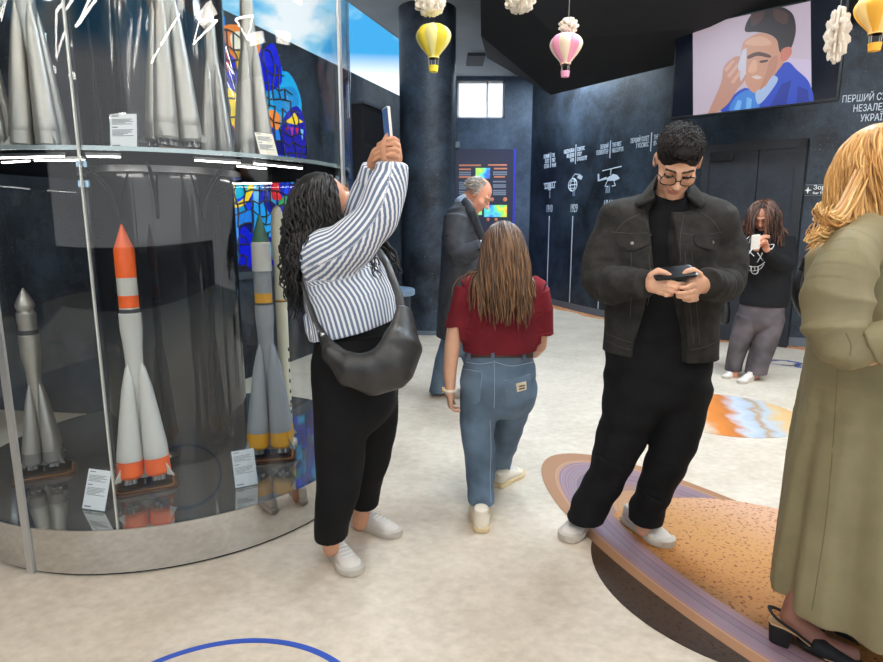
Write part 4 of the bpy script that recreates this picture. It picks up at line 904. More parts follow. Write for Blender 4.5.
pane([(258, 60), (272, 44), (280, 82), (262, 90)], hexc(24, 36, 200), 3); pane([(266, 84), (286, 72), (300, 104), (292, 138), (268, 118)], CY1, 2); pane([(272, 92), (292, 88), (296, 108), (276, 112)], hexc(30, 130, 190), 3)
pane([(225, 88), (240, 104), (238, 126), (226, 120)], Y1, 3); pane([(228, 108), (236, 104), (238, 118), (231, 124)], hexc(220, 190, 30), 4); pane([(232, 124), (240, 122), (240, 136), (234, 136)], OR1, 3)
pane([(268, 110), (278, 116), (276, 130), (268, 124)], OR1, 3); pane([(282, 118), (294, 106), (302, 120), (303, 152), (286, 156), (279, 140)], hexc(28, 24, 150), 4)
pane([(282, 122), (288, 118), (292, 113), (296, 119), (301, 122), (293, 125)], Y1, 5, s=1); pane([(283, 128), (286, 127), (285, 133)], RD1, 5, s=1); pane([(288, 128), (291, 127), (290, 138)], hexc(190, 60, 120), 5, s=1); pane([(293, 128), (296, 128), (295, 136)], RD1, 5, s=1); pane([(298, 129), (301, 130), (300, 140)], LB, 5, s=1)
pane([(222, 165), (252, 160), (246, 190), (232, 200), (220, 196)], hexc(30, 170, 200), 2); pane([(222, 182), (232, 180), (232, 206), (222, 208)], Y1, 3); pane([(224, 186), (229, 185), (229, 192), (224, 194)], OR1, 4)
pane([(248, 182), (251, 190), (244, 203), (234, 208), (233, 204), (242, 198)], Y1, 4); pane([(251, 166), (256, 165), (257, 205), (252, 204)], LB, 3, s=1); pane([(252, 198), (268, 214), (272, 232), (266, 236), (252, 214)], hexc(30, 150, 220), 3)
pane([(271, 182), (276, 181), (277, 192), (280, 199), (271, 199)], RD1, 4); pane([(278, 200), (284, 196), (284, 204), (277, 206)], hexc(60, 150, 90), 4); pane([(229, 210), (235, 208), (238, 262), (230, 264)], hexc(30, 130, 220), 3, s=1)
pane([(238, 232), (244, 228), (250, 240), (250, 262), (238, 264)], hexc(14, 24, 190), 4); pane([(252, 214), (258, 216), (258, 250), (252, 254)], hexc(28, 150, 220), 4, s=1)
ld = MB()
for i in range(nx_+1):
    for j in range(nz_2+1):
        for q in ((i+1, j), (i, j+1)):
            if q in gp and inside(gp[i, j]) and inside(gp[q]) and rg.random() < .8: ld.tube([tuple(MM @ Vector((*gp[i, j], .030))), tuple(MM @ Vector((*gp[q], .030)))], .0075, 4, cap=False)
ld.build('leading', mat('lead_dark'), mural)
MB().prism([sz(190, 284), sz(315, 272), sz(315, 266), sz(190, 276)], .0, .03, M=MM).build('bottom_rail', mat('duct_grey'), mural)
# ================================================================== PAPER BALLOONS AND CLOUDS
PAP = mat('paper_white', hexc(236, 226, 212), .8); STR = mat('string', hexc(190, 184, 172), .8)
def pcol(n, c): return mat(n, c, .75)
def paper_balloon(p, h, m1, m2, label, yaw=0, top=CEIL, rng=None):
    """Balloon of paper gores with a basket on threads, hung from the ceiling."""
    o = empty('paper_balloon', p, label, 'paper balloon'); R = h*.40; prof = crom([(.001, 1.), (.45, .985), (.82, .91), (1., .78), (.94, .66), (.74, .53), (.5, .42), (.34, .34), (.30, .295)], 4)
    N_ = 8
    for k in range(N_):
        mb = MB(); vs = []; n = 6
        for (r_, z_) in prof:
            for j in range(n+1):
                t = j/n; w = yaw+2*PI*(k+t)/N_; rr = R*r_*(.90+.10*math.sin(PI*t)); vs.append((p[0]+rr*math.cos(w), p[1]+rr*math.sin(w), p[2]+h*z_))
        K = n+1; fs = [(i*K+j, i*K+j+1, (i+1)*K+j+1, (i+1)*K+j) for i in range(len(prof)-1) for j in range(n)]
        vin = [(p[0]+(v[0]-p[0])*.97, p[1]+(v[1]-p[1])*.97, v[2]) for v in vs]; o_ = len(vs); fs += [tuple(o_+i for i in f[::-1]) for f in fs]
        mb.add(vs+vin, fs).build('gore', m1 if k % 2 == 0 else m2, o, smooth=True)
    MB().lathe([(R*.29, .285*h), (R*.33, .29*h), (R*.33, .305*h), (R*.29, .31*h), (R*.29, .285*h)], p, 20).build('collar', m2, o, smooth=True)
    MB().lathe([(R*.24, 0), (R*.29, .13*h), (R*.25, .13*h), (R*.2, .02*h), (0, .02*h)], p, 14).build('basket', m1, o, smooth=True, sharp=30)
    for w in (.4, 2.0, 3.5, 5.1): MB().tube([(p[0]+R*.26*math.cos(w), p[1]+R*.26*math.sin(w), p[2]+.12*h), (p[0]+R*.30*math.cos(w), p[1]+R*.30*math.sin(w), p[2]+.295*h)], .0016, 5).build('basket_thread', STR, o)
    MB().tube([(p[0], p[1], p[2]+h*.99), (p[0], p[1], min(top, CEIL)-.001)], .0012, 5).build('hanging_thread', STR, o); return o
def paper_cloud(p, w_, h_, label, seed=0, top=CEIL, vert=False, n=9):
    """Cloud cut from layered paper with a scalloped rim, hung on a thread."""
    o = empty('paper_cloud', p, label, 'paper cloud', None); rg = random.Random(seed)
    for L_ in range(5):
        yaw = L_*PI/5+seed; mb = MB(); nn = 44; pts = []
        for i in range(nn):
            t = 2*PI*i/nn; s_ = 1+.30*abs(math.sin(t*n/2))-.2; pts.append((w_/2*math.cos(t)*s_, h_/2*math.sin(t)*s_))
        M = frame(p, (math.cos(yaw), math.sin(yaw), 0), (0, 0, 1), (math.sin(yaw), -math.cos(yaw), 0)); mb.prism(pts, -.004, .004, M=M); mb.build('paper_leaf', PAP, o)
    for k in range(14):
        t = rg.uniform(0, 6.28); u = rg.uniform(-.8, .8); q = (p[0]+w_*.34*math.cos(t)*math.sqrt(1-u*u), p[1]+w_*.34*math.sin(t)*math.sqrt(1-u*u), p[2]+h_*.40*u); MB().ball(q, (w_*.16, w_*.16, min(w_, h_)*.15), 10).build('puff', PAP, o, smooth=True)
    MB().tube([(p[0], p[1], p[2]+h_*.45), (p[0]+.002, p[1], top-.001)], .0012, 5).build('hanging_thread', STR, o); return o
BZ = lambda x, y, Y: P(x, y, Y)
Yw, Pk, Or = pcol('paper_yellow', hexc(238, 214, 60)), pcol('paper_pink', hexc(246, 160, 190)), pcol('paper_orange', hexc(250, 186, 66))
Yl, Pl, Ol = pcol('paper_pale_yellow', hexc(244, 232, 150)), pcol('paper_cream', hexc(250, 226, 200)), pcol('paper_peach', hexc(250, 214, 140))
def hang(px, ybot, ytop, Y): b_ = P(px, ybot, Y); t_ = P(px, ytop, Y); return b_, t_[2]-b_[2]
b_, h_ = hang(433.5, 72, 24.5, 3.6); paper_balloon(b_, h_, Yw, Yl, 'yellow paper balloon hanging in front of the round column', .25, P(430, 8, 3.6)[2]-.07)
b_, h_ = hang(565, 77, 33.5, 3.7); paper_balloon(b_, h_, Pk, Pl, 'pink paper balloon hanging under the black bulkhead', .1, P(568, 26, 3.7)[2]-.06)
b_, h_ = hang(874, 51, -8, 2.9); paper_balloon(b_, h_, Or, Ol, 'orange paper balloon hanging at the right picture edge', .4)
q = P(430, 3, 3.6); paper_cloud(q, .17, .13, 'white paper cloud above the yellow balloon', 1)
q = P(520, 1, 3.4); paper_cloud(q, .16, .115, 'white paper cloud at the top edge between the yellow and pink balloons', 2)
q = P(568.5, 26, 3.72); paper_cloud(q, .112, .085, 'small white paper cloud on top of the pink balloon', 3)
q = P(837.5, 35, 2.95); paper_cloud(q, .105, .23, 'tall white paper cloud between the television and the orange balloon', 4, n=13)
# more of the mobiles and the triangle lamps of the hall, mirrored in the showcase
rg = random.Random(11)
for i, (x, y, nm) in enumerate(((-1.9, .7, 'pink paper balloon nearest the low front wall side of the showcase'), (-.3, .5, 'yellow paper balloon hanging straight above the viewer'), (.9, 1.2, 'orange paper balloon hanging to the right above the viewer'), (.4, -.4, 'pink paper balloon hanging behind the viewer'), (-2.8, .3, 'yellow paper balloon hanging over the far left aisle'))):
    m1, m2 = ((Pk, Pl), (Yw, Yl), (Or, Ol))[i % 3]; paper_balloon((x, y, 2.75+.15*(i % 3)), .34, m1, m2, nm, .3*i)
TRI = mat('tube_lamp', (1, 1, 1), .4, emis=(1, .94, .86), es=46.)
for i, (x, y, z, s_) in enumerate(((-1.7, .2, 3.3, 1.1), (-.6, .9, 3.5, .9), (-2.6, .9, 3.35, .9), (.3, -.4, 3.4, 1.2), (-1.0, -.9, 3.2, 1.2), (1.4, .6, 3.5, 1.0), (-3.4, -.4, 3.3, 1.1), (2.6, -.6, 3.4, 1.2), (-2.2, -1.6, 3.2, 1.3), (1.2, -1.6, 3.2, 1.3), (3.8, 1.0, 3.5, 1.1))):
    o = empty('triangle_lamp', (x, y, z), 'white triangular tube lamp hanging from the ceiling', 'lamp', 'triangle lamps of the hall')
    w = rg.uniform(0, 6); c3 = [Vector((x+s_*math.cos(w+k*2.1)*.6, y+s_*math.sin(w+k*2.1)*.5, z+s_*.28*math.cos(k*2.3+w))) for k in range(3)]
    for k in range(3): MB().tube([c3[k], c3[(k+1) % 3]], .010, 8).build('lamp_tube', TRI, o, smooth=True)
    MB().tube([c3[0], (c3[0].x, c3[0].y, CEIL-.001)], .002, 5).build('hanging_cable', STR, o)
# ================================================================== PEOPLE: kit
SKIN = mat('skin_warm', hexc(224, 172, 142), .5, var=.05, vs=18, spec=.35); SKIN2 = mat('skin_tan', hexc(206, 150, 118), .5, var=.05, vs=18, spec=.35)
SKIN3 = mat('skin_ruddy', hexc(216, 150, 122), .5, var=.08, vs=14, spec=.35); LIP = mat('lips', hexc(206, 136, 118), .45); EYEW = mat('eye_white', hexc(232, 228, 222), .2); IRIS = mat('iris_dark', hexc(50, 34, 26), .15)
BROW = mat('brow_dark', hexc(58, 42, 34), .8)
def cloth(name, col, var=.12, vs=14., bump=.25, bs=240., rough=.85): return mat(name, col, rough, var=var, vs=vs, bump=bump, bs=bs, spec=.2)
def S(px, py, Y, hw, ry=None, pxr=True):
    p = P(px, py, Y); rx = px2m(p, hw); return (p, rx, ry if ry else rx)
def Lm(px, py, Y, r, r2=None): return (P(px, py, Y), r, r2 or r)
def basis(fw, up):
    f = nrm(fw); u = nrm(np.array(up, float)-f*np.dot(up, f)); r = np.cross(f, u); return np.stack([r, f, u], 1)   # columns: right, forward, up
def add_head(B, c, fw, up, s=1., closed=True, brow=4):
    """Skull, face and ears. mats: 0 skin, 1 lips, 2 eye white, 3 iris, 4 brow."""
    R = basis(fw, up); c = np.array(c, float); W = lambda x, y, z: c+R@(np.array([x, y, z])*s)
    B.ell(W(0, -.014, .036), np.array((.074, .094, .084))*s, R, k=.02)
    B.ell(W(0, .030, -.028), np.array((.060, .064, .078))*s, R, k=.03*s)
    B.ell(W(0, .040, -.070), np.array((.044, .046, .036))*s, R, k=.025*s)
    B.ell(W(0, .078, -.096), np.array((.020, .016, .014))*s, R, k=.022*s)
    for sg in (-1, 1):
        B.ell(W(sg*.040, .062, -.022), np.array((.024, .022, .022))*s, R, k=.02*s)      # cheek
        B.loft([(W(sg*.012, .088, .030), .008*s, .008*s), (W(sg*.044, .074, .030), .008*s, .008*s)], k=.012*s)   # brow ridge
        B.ell(W(sg*.031, .097, .012), np.array((.017, .013, .011))*s, R, k=.008*s, op='s')
        B.ell(W(sg*.031, .075, .012), np.array((.0125, .0125, .012))*s, R, k=.002, mi=0 if closed else 2, bias=.0005)
        if closed: B.loft([(W(sg*.019, .0835, .005), .0022*s), (W(sg*.031, .0885, .003), .0024*s), (W(sg*.044, .079, .006), .0022*s)], k=.001, mi=4, bias=.0015)
        else: B.ell(W(sg*.031, .0855, .011), np.array((.0055, .004, .0055))*s, R, k=.0, mi=3, bias=.001)
        B.loft([(W(sg*.017, .084, .019), .0036*s), (W(sg*.031, .0885, .0225), .004*s), (W(sg*.046, .078, .017), .0036*s)], k=.003)   # upper lid
        B.loft([(W(sg*.014, .0965, .033), .0035*s), (W(sg*.030, .0955, .039), .0042*s), (W(sg*.048, .080, .033), .003*s)], k=.001, mi=brow, bias=.002)
        B.ell(W(sg*.077, -.008, .0), np.array((.010, .019, .031))*s, R, k=.006*s); B.ell(W(sg*.085, -.002, .002), np.array((.006, .010, .018))*s, R, k=.004*s, op='s')
        B.ell(W(sg*.0125, .106, -.024), np.array((.0085, .010, .008))*s, R, k=.006*s)     # nostril wing
    B.loft([(W(0, .091, .022), .008*s), (W(0, .108, -.006), .009*s), (W(0, .117, -.020), .0115*s)], k=.008*s)
    B.ell(W(0, .092, -.053), np.array((.020, .010, .0048))*s, R, k=.004, mi=1, bias=.0004); B.ell(W(0, .090, -.063), np.array((.017, .010, .0056))*s, R, k=.003, mi=1, bias=.0004)
    B.ell(W(0, .104, -.058), np.array((.022, .006, .0016))*s, R, k=.003, op='s')
    return R, W
def add_hand(B, wrist, d, n, t, s=1., curl=(.5, .6, .4), thumb=(.6, .7, .35), spread=.12, mi=0):
    """wrist point; d: towards the fingers, n: the way the palm faces, t: thumb side."""
    d = nrm(d); n = nrm(np.array(n)-d*np.dot(n, d)); t = nrm(np.array(t)-d*np.dot(t, d)-n*np.dot(t, n)); w = np.array(wrist, float)
    B.loft([(w, .026*s, .021*s), (w+d*.035*s, .037*s, .019*s), (w+d*.082*s, .041*s, .016*s)], k=.008, side=t, mi=mi)
    B.ell(w+d*.03*s+t*.022*s+n*.010*s, np.array((.018, .026, .016))*s, np.stack([t, d, n], 1), k=.01, mi=mi)
    for i, (o, L_) in enumerate(((.030, .076), (.010, .084), (-.011, .077), (-.030, .060))):
        p = w+d*(.084-.004*abs(i-1))*s+t*o*s; a_ = 0.; pts = [(p-d*.02*s, .0098*s)]; dd_ = nrm(d+t*(o/.03)*spread)
        for f_, c_, r_ in ((.46, curl[0], .0094), (.30, curl[1], .0086), (.24, curl[2], .0074)):
            a_ += c_; v = dd_*math.cos(a_)+n*math.sin(a_); pts.append((p, r_*s)); p = p+v*L_*f_*s
        pts.append((p, .0066*s)); B.loft(pts, k=.003, mi=mi)
    b_ = w+d*.028*s+t*.032*s; v = nrm(t*thumb[0]+d*thumb[1]+n*thumb[2]); v2 = nrm(v+d*.35+n*.25)
    B.loft([(b_-v*.018*s, .014*s), (b_+v*.022*s, .0125*s), (b_+v*.022*s+v2*.032*s, .0105*s), (b_+v*.022*s+v2*.058*s, .0078*s)], k=.006, mi=mi)
def chain(B, pts, r, k=.004, mi=0): B.loft([(P(*q), rr) for q, rr in zip(pts, r)], k=k, mi=mi)
def hairmat(name, stops, rough=.42):
    m, nt, b = newmat(name); N, L = nt.nodes, nt.links; at = N.new('ShaderNodeAttribute'); at.attribute_name = 'lock'
    r = N.new('ShaderNodeValToRGB'); e = r.color_ramp.elements; e[0].position, e[0].color = stops[0][0], (*hexc(*stops[0][1]), 1); e[1].position, e[1].color = stops[-1][0], (*hexc(*stops[-1][1]), 1)
    for p_, c_ in stops[1:-1]: q = e.new(p_); q.color = (*hexc(*c_), 1)
    L.new(at.outputs['Fac'], r.inputs[0]); L.new(r.outputs[0], b.inputs['Base Color']); b.inputs['Roughness'].default_value = rough; b.inputs['Specular IOR Level'].default_value = .4
    MATS[name] = m; return m
def grow(roots, dirs, L, ds, bodies, off, grav=.25, wild=.06, seed=0, drift=(0, 0, 0)):
    rg = np.random.default_rng(seed); p = np.array(roots, float); v = np.array(dirs, float); v /= np.linalg.norm(v, axis=1, keepdims=True); N = len(p)
    down = nrm(np.array([0, 0, -1.])+np.array(drift)); path = [p.copy()]; steps = int(L/ds)
    for i in range(steps):
        v = v*(1-grav)+down*grav+rg.normal(size=(N, 3))*wild; v /= np.linalg.norm(v, axis=1, keepdims=True); p = p+v*ds
        for B in bodies:
            for _ in range(2):
                d = B.ev(p); bad = d < off
                if bad.any():
                    g = B.grad(p[bad]); p[bad] += g*(off-d[bad])[:, None]; vn = (v[bad]*g).sum(1, keepdims=True); v[bad] -= g*np.minimum(vn, 0)
        path.append(p.copy())
    return np.stack(path, 1)
def strands(path, mb, r0, r1, seed=0, curl=(0, 0), keep=(.75, 1.), flat=1., n=5, cols=(0, 1), tip=0.):
    rg = np.random.default_rng(seed+5); N, K, _ = path.shape
    for i in range(N):
        k = max(4, int(K*rg.uniform(*keep))); q = path[i, :k].copy(); t = np.linspace(0, 1, k)
        if curl[0]:
            tg = np.gradient(q, axis=0); tg /= np.linalg.norm(tg, axis=1, keepdims=True)+1e-9; a_ = np.cross(tg, [.3, 1., .2]); a_ /= np.linalg.norm(a_, axis=1, keepdims=True)+1e-9; b_ = np.cross(tg, a_)
            ph = rg.uniform(0, 6.28); amp = curl[0]*np.minimum(1, t*2.2)[:, None]*rg.uniform(.6, 1.3); w = (t*curl[1]*k/K*6.28+ph)[:, None]; q = q+amp*(a_*np.sin(w)+b_*np.cos(w))
        r = (r0+(r1-r0)*t**1.5)*np.minimum(1, .45+t*4)*rg.uniform(.75, 1.2); r[-1] *= .3
        mb.tube(list(q), list(r), n, at=np.clip(rg.uniform(*cols)+tip*t, .01, 1), flat=flat)
    return mb
def scalp(n, R, c, s, seed, cond, rad=(.078, .098, .088), cen=(0, -.014, .036)):
    rg = np.random.default_rng(seed); out = []; loc = []
    while len(out) < n:
        d = rg.normal(size=3); d /= np.linalg.norm(d)
        if cond(d): out.append(c+R@((np.array(cen)+d*np.array(rad))*s)); loc.append(d)
    return np.array(out), np.array(loc)
def cap_ball(mb, R, c, s, cen, rad, at=.3, n=20, keep=None):
    t = MB().ball((0, 0, 0), rad, n); vs = [c+R@((np.array(v)+np.array(cen))*s) for v in t.v]; mb.add(vs, t.f, 0, at)
def shoe(root, heel, dirv, L, upper_m, sole_m, lace_m, hgt=1., pitch=0., width=1., label=None, ankle=True):
    """Low trainer: upper > sole, laces."""
    heel = np.array([heel[0], heel[1], heel[2] if len(heel) > 2 else .0]); f = nrm([dirv[0], dirv[1], 0]); u = np.array([0, 0, 1.])
    if pitch: f, u = f*math.cos(pitch)-u*math.sin(pitch), u*math.cos(pitch)+f*math.sin(pitch)
    r = np.cross(f, u); W = lambda x, y, z: heel+f*x*L+r*y*L*width+u*z*L
    B = Body(); B.loft([(W(.13, 0, .15), .105*L*width, .145*L*hgt), (W(.35, 0, .145), .115*L*width, .15*L*hgt), (W(.55, .0, .125), .135*L*width, .125*L), (W(.76, .0, .095), .155*L*width, .095*L), (W(.88, .0, .08), .125*L*width, .075*L)], k=.01, side=r)
    if ankle: B.loft([(W(.2, 0, .2), .115*L*width, .17*L), (W(.19, 0, .31*hgt), .11*L*width, .16*L)], k=.02, side=r, cap=.25)
    B.cut(W(0, 0, .06), -u); o = link('shoe', B.mesh('shoe', .004), upper_m, root)
    if label: o['label'] = label
    pts = crom([(.0, .0), (.03, .10), (.25, .125), (.5, .14), (.74, .185), (.93, .13), (1., .0), (.94, -.13), (.74, -.175), (.5, -.135), (.25, -.125), (.03, -.10), (.0, .0)], 4)[:-1]
    mb = MB(); n = len(pts); vs = []; lv = ((.0, .95), (.015, 1.), (.085, 1.01), (.10, .95))
    for z, sc in lv: vs += [W(.5+(x-.5)*sc, y*sc, z+.03*(x > .9)*(z > .05)) for x, y in pts]
    fs = [tuple(range(n))[::-1], tuple(3*n+i for i in range(n))]+[(l*n+i, l*n+(i+1) % n, (l+1)*n+(i+1) % n, (l+1)*n+i) for l in range(3) for i in range(n)]
    mb.add(vs, fs).build('sole', sole_m, o, smooth=True, sharp=50)
    for i in range(5):
        x = .42+.07*i; q = [W(x, -.075, .27-.022*i), W(x+.01, -.03, .285-.03*i), W(x+.01, .03, .285-.03*i), W(x, .075, .27-.022*i)]; q = np.array(q)
        for _ in range(3): q = q-B.grad(q)*(B.ev(q)-.001)[:, None]
        MB().tube(list(q), .0034, 6).build('lace', lace_m, o, smooth=True)
    return o, B
def garment(root, name, B, m, h=.006, coords=False): return link(name, B.mesh(name, h, coords), m, root)
def seam(root, sdf, pts, r, m, name='seam', off=.0005): return stroke(sdf, pts, r, MB(), off).build(name, m, root, smooth=True)
def phone(c, ux, uy, label, body_m, scr_m, w=.074, h=.152, t=.009, bump=True):
    """ux: across, uy: along; the screen looks along ux x uy."""
    ux = nrm(ux); uy = nrm(np.array(uy)-ux*np.dot(uy, ux)); nz = np.cross(ux, uy); M = frame(c, ux, uy, nz); rr = []
    o = empty('smartphone', c, label, 'phone')
    for cx_, cy_, a0_ in ((w/2-.01, h/2-.01, 0), (-w/2+.01, h/2-.01, PI/2), (-w/2+.01, -h/2+.01, PI), (w/2-.01, -h/2+.01, 1.5*PI)):
        for i in range(5): a_ = a0_+PI/8*i; rr.append((cx_+.01*math.cos(a_), cy_+.01*math.sin(a_)))
    MB().prism(rr, -t/2, t/2, M=M).build('phone_case', body_m, o, smooth=True, sharp=40)
    MB().prism([(x*.94, y*.965) for x, y in rr], t/2, t/2+.0006, M=M).build('screen', scr_m, o)
    cb = MB()
    for x, y in ((-w*.28, h*.38),): cb.prism([(x-.013, y-.02), (x+.013, y-.02), (x+.013, y+.014), (x-.013, y+.014)], -t/2-.002, -t/2, M=M)
    if bump: cb.build('camera_bump', BLACKS, o)
    return o
# ------------------------------------------------------------------ man in the denim jacket
man = empty('person', (*G(618, 525)[:2], 0), 'man in a charcoal denim jacket and glasses looking down at a phone', 'person')
DEN = cloth('charcoal_denim', hexc(50, 48, 46), .34, 22, .6, 300); TEE = cloth('black_jersey', hexc(24, 24, 26), .15, 20); TRO = cloth('black_cotton', hexc(22, 22, 24), .2, 12)
STI = mat('denim_stitch', hexc(84, 80, 74), .8); BTN = mat('jacket_button', hexc(150, 144, 134), .35, .7)
Bm = Body(); hc = P(677.5, 162, 2.40); fwm = (-.20, -.67, -.71); Rm, Wm = add_head(Bm, hc, fwm, (-.05, -.5, .86), 1.05)
Bm.loft([(Wm(0, -.04, -.035), .050), (P(669, 200, 2.53), .056), (P(668, 215, 2.55), .058)], k=.02)
Bm.loft([S(668, 218, 2.54, 30, .06), S(665, 250, 2.55, 38, .065), S(661, 320, 2.54, 42, .07), S(661, 370, 2.51, 46, .11)], k=.03)
for st_ in ([Lm(622, 225, 2.52, .055), Lm(604, 250, 2.5, .05), Lm(598, 282, 2.47, .045), Lm(620, 285, 2.33, .04), Lm(648, 284, 2.22, .028)],
            [Lm(712, 225, 2.52, .055), Lm(729, 252, 2.5, .05), Lm(728, 284, 2.45, .045), Lm(717, 286, 2.33, .04), Lm(704, 286, 2.22, .028)],
            [S(640, 380, 2.5, 18, .08), S(622, 430, 2.49, 15, .07), S(606, 475, 2.5, 12, .055), S(588, 520, 2.53, 8, .04)],
            [S(686, 380, 2.5, 18, .08), S(680, 430, 2.48, 15, .07), S(664, 470, 2.47, 12, .055), S(644, 528, 2.5, 8, .04)]): Bm.loft(st_, k=.02)
# hands round the phone
Yh = 2.18
Bm.loft([(P(646, 285, Yh+.03), .027, .024), (P(653, 283, Yh+.0), .036, .026), (P(663, 285, Yh-.01), .036, .022)], k=.01, side=(0, 0, 1))
chain(Bm, [(651, 276, Yh-.01), (658, 271, Yh-.02), (665, 273, Yh-.03), (670, 275.5, Yh-.03)], [.014, .0125, .0105, .008])
for i, (y0, y1, x1, yy) in enumerate(((277, 284, 683, .0), (283, 287.5, 682, -.004), (288, 291.5, 678, -.002), (292, 295, 672, .006))):
    chain(Bm, [(659, y0, Yh-.015), (668, (y0+y1)/2+.5, Yh-.035+yy), (x1-6, y1, Yh-.035+yy), (x1, y1-.5, Yh-.02+yy)], [.0105, .0093, .0086, .0072], k=.001)
Bm.loft([(P(705, 286, Yh+.03), .028, .024), (P(699, 284, Yh), .037, .027), (P(691, 288, Yh-.01), .036, .022)], k=.01, side=(0, 0, 1))
chain(Bm, [(699, 275, Yh-.01), (693, 270.5, Yh-.02), (687, 271.5, Yh-.03), (683, 275, Yh-.03)], [.0145, .0125, .0105, .008])
for i, (y0, y1, x1, yy) in enumerate(((284, 287.5, 683, -.012), (290, 293, 679, -.014), (295, 296.5, 680, -.01), (299, 299.5, 686, .0))):
    chain(Bm, [(696, y0, Yh-.015), (689, (y0+y1)/2+1, Yh-.04+yy), (x1+4, y1+.5, Yh-.045+yy), (x1-2, y1, Yh-.035+yy)], [.0105, .0093, .0086, .0072], k=.001)
link('body', Bm.mesh('body', .004), [SKIN, LIP, EYEW, IRIS, BROW], man)
# tee shirt
T = Body(); T.loft([S(668, 205, 2.50, 20, .072), S(667, 213, 2.53, 28, .088), S(665, 235, 2.54, 44, .100), S(663, 265, 2.54, 45, .108), S(661, 300, 2.53, 46, .112), S(660, 335, 2.51, 51, .125), S(660, 366, 2.51, 54, .138)], k=.02, cap=.5, side=(1, 0, 0)); T.fold = folds(.004, 16, 2)
T.cut(P(660, 359, 2.5), (0, 0, -1)); T.cut(P(669, 202, 2.45), nrm([0, -.5, 1])); garment(man, 't_shirt', T, TEE)
# jacket
J = Body(); J.loft([S(668, 209, 2.53, 36, .07), S(668, 220, 2.53, 52, .105), S(666, 250, 2.52, 56, .145), S(664, 290, 2.51, 56, .155), S(661, 325, 2.51, 56, .158), S(660, 362, 2.51, 57, .158)], k=.02, side=(1, 0, 0), cap=.5)
SL = [[Lm(624, 222, 2.53, .098), Lm(609, 245, 2.52, .080), Lm(602, 268, 2.5, .074), Lm(601, 283, 2.46, .073), Lm(611, 286, 2.38, .068), Lm(627, 284, 2.29, .061), Lm(644, 283, 2.20, .055)],
      [Lm(712, 222, 2.53, .098), Lm(724, 245, 2.52, .080), Lm(727, 268, 2.48, .074), Lm(726, 283, 2.45, .073), Lm(721, 286, 2.37, .068), Lm(715, 285, 2.29, .061), Lm(707, 284, 2.21, .056)]]
for q in SL: J.loft(q, k=.045, cap=.3, wr=(.0012, .06, .4))
J.loft([Lm(656, 206, 2.55, .05), Lm(640, 212, 2.54, .075), Lm(622, 220, 2.53, .09)], k=.03); J.loft([Lm(680, 206, 2.55, .05), Lm(697, 212, 2.54, .075), Lm(713, 220, 2.53, .09)], k=.03)
J.loft([S(671, 190, 2.30, 24, .19), S(671, 213, 2.30, 21, .19), S(672, 240, 2.30, 16, .19), S(672, 268, 2.30, 15, .19), S(670.5, 300, 2.30, 19, .19), S(666, 350, 2.30, 29, .19), S(665, 380, 2.30, 30, .19)], k=.004, op='s', side=(1, 0, 0))
J.cut(P(660, 354, 2.51), nrm([-.06, 0, -1])); _f1, _f2 = folds(.006, 17, 5, (1, 1, .8)), folds(.0032, 38, 6, (1, 1, .8)); J.fold = lambda X: _f1(X)+_f2(X)
garment(man, 'jacket', J, DEN, .005)
for pts, sg in (([(674, 181, 2.60), (660, 181, 2.58), (650, 187, 2.52), (645, 196, 2.45), (646, 202, 2.42)], -1), ([(674, 181, 2.60), (688, 182, 2.58), (695, 188, 2.52), (697, 196, 2.45), (694, 202, 2.42)], 1)):
    C_ = Body(); rw = crom([P(*q) for q in pts], 5); w = np.interp(np.linspace(0, 1, len(rw)), [0, .6, 1], [.036, .046, .036])
    C_.loft([(p, r_, .008) for p, r_ in zip(rw, w)], k=.005, side=nrm([.62*sg, -.25, -.75]), cap=.6); garment(man, 'collar', C_, DEN, .004)
for rows in ([(616, 234, 651, 233), (616, 241, 650, 240), (618, 245, 649, 244), (628, 250, 639, 249.5), (632, 251, 636, 251)], [(694, 235, 719, 234), (694, 242, 719, 241), (697, 246, 718, 244), (705, 249, 714, 248.5), (708, 250.5, 712, 250)]): patch(J, rows, 'pocket_flap', DEN, man, .003, .003)
def button(sdf, px, py, r, m, root):
    X, n = sdf.hit(px, py, .002); n = n[0]; x = nrm(np.cross(n, [.1, .2, 1])); MB().lathe([(r, 0), (r, .003), (r*.7, .0045), (0, .0045)], n=14, M=frame(X[0], x, np.cross(n, x), n)).build('button', m, root, smooth=True)
for x, y in ((632, 243.5), (712, 242.5), (660, 246.5), (646, 317), (637.5, 347)): button(J, x, y, .0085, BTN, man)
for pts in ([(612, 232), (635, 233.5), (657, 232)], [(682, 233), (700, 235), (722, 232)], [(631, 252), (632, 285), (630, 318)], [(649, 254), (650, 290), (640, 338)], [(655, 252), (656, 290), (646, 340)], [(685, 252), (688, 290), (694, 345)], [(692, 252), (695, 290), (700, 345)],
            [(606, 333), (620, 339), (641, 345)], [(691, 350), (705, 347), (716, 342)], [(606, 340), (620, 347), (641, 352)], [(640, 214), (624, 222), (615, 233)], [(700, 212), (713, 221), (721, 233)], [(655, 214), (659, 240), (661, 262)], [(684, 214), (680, 240), (681, 262)]): seam(man, J, pts, .0009, STI)
for rows in ([(635, 272, 644, 270), (634, 284, 643, 284), (634, 297, 642, 297)], [(708, 272, 716, 273), (708, 284, 716, 285), (707, 295, 715, 298)]): patch(J, rows, 'cuff', DEN, man, .002, .003, 5)
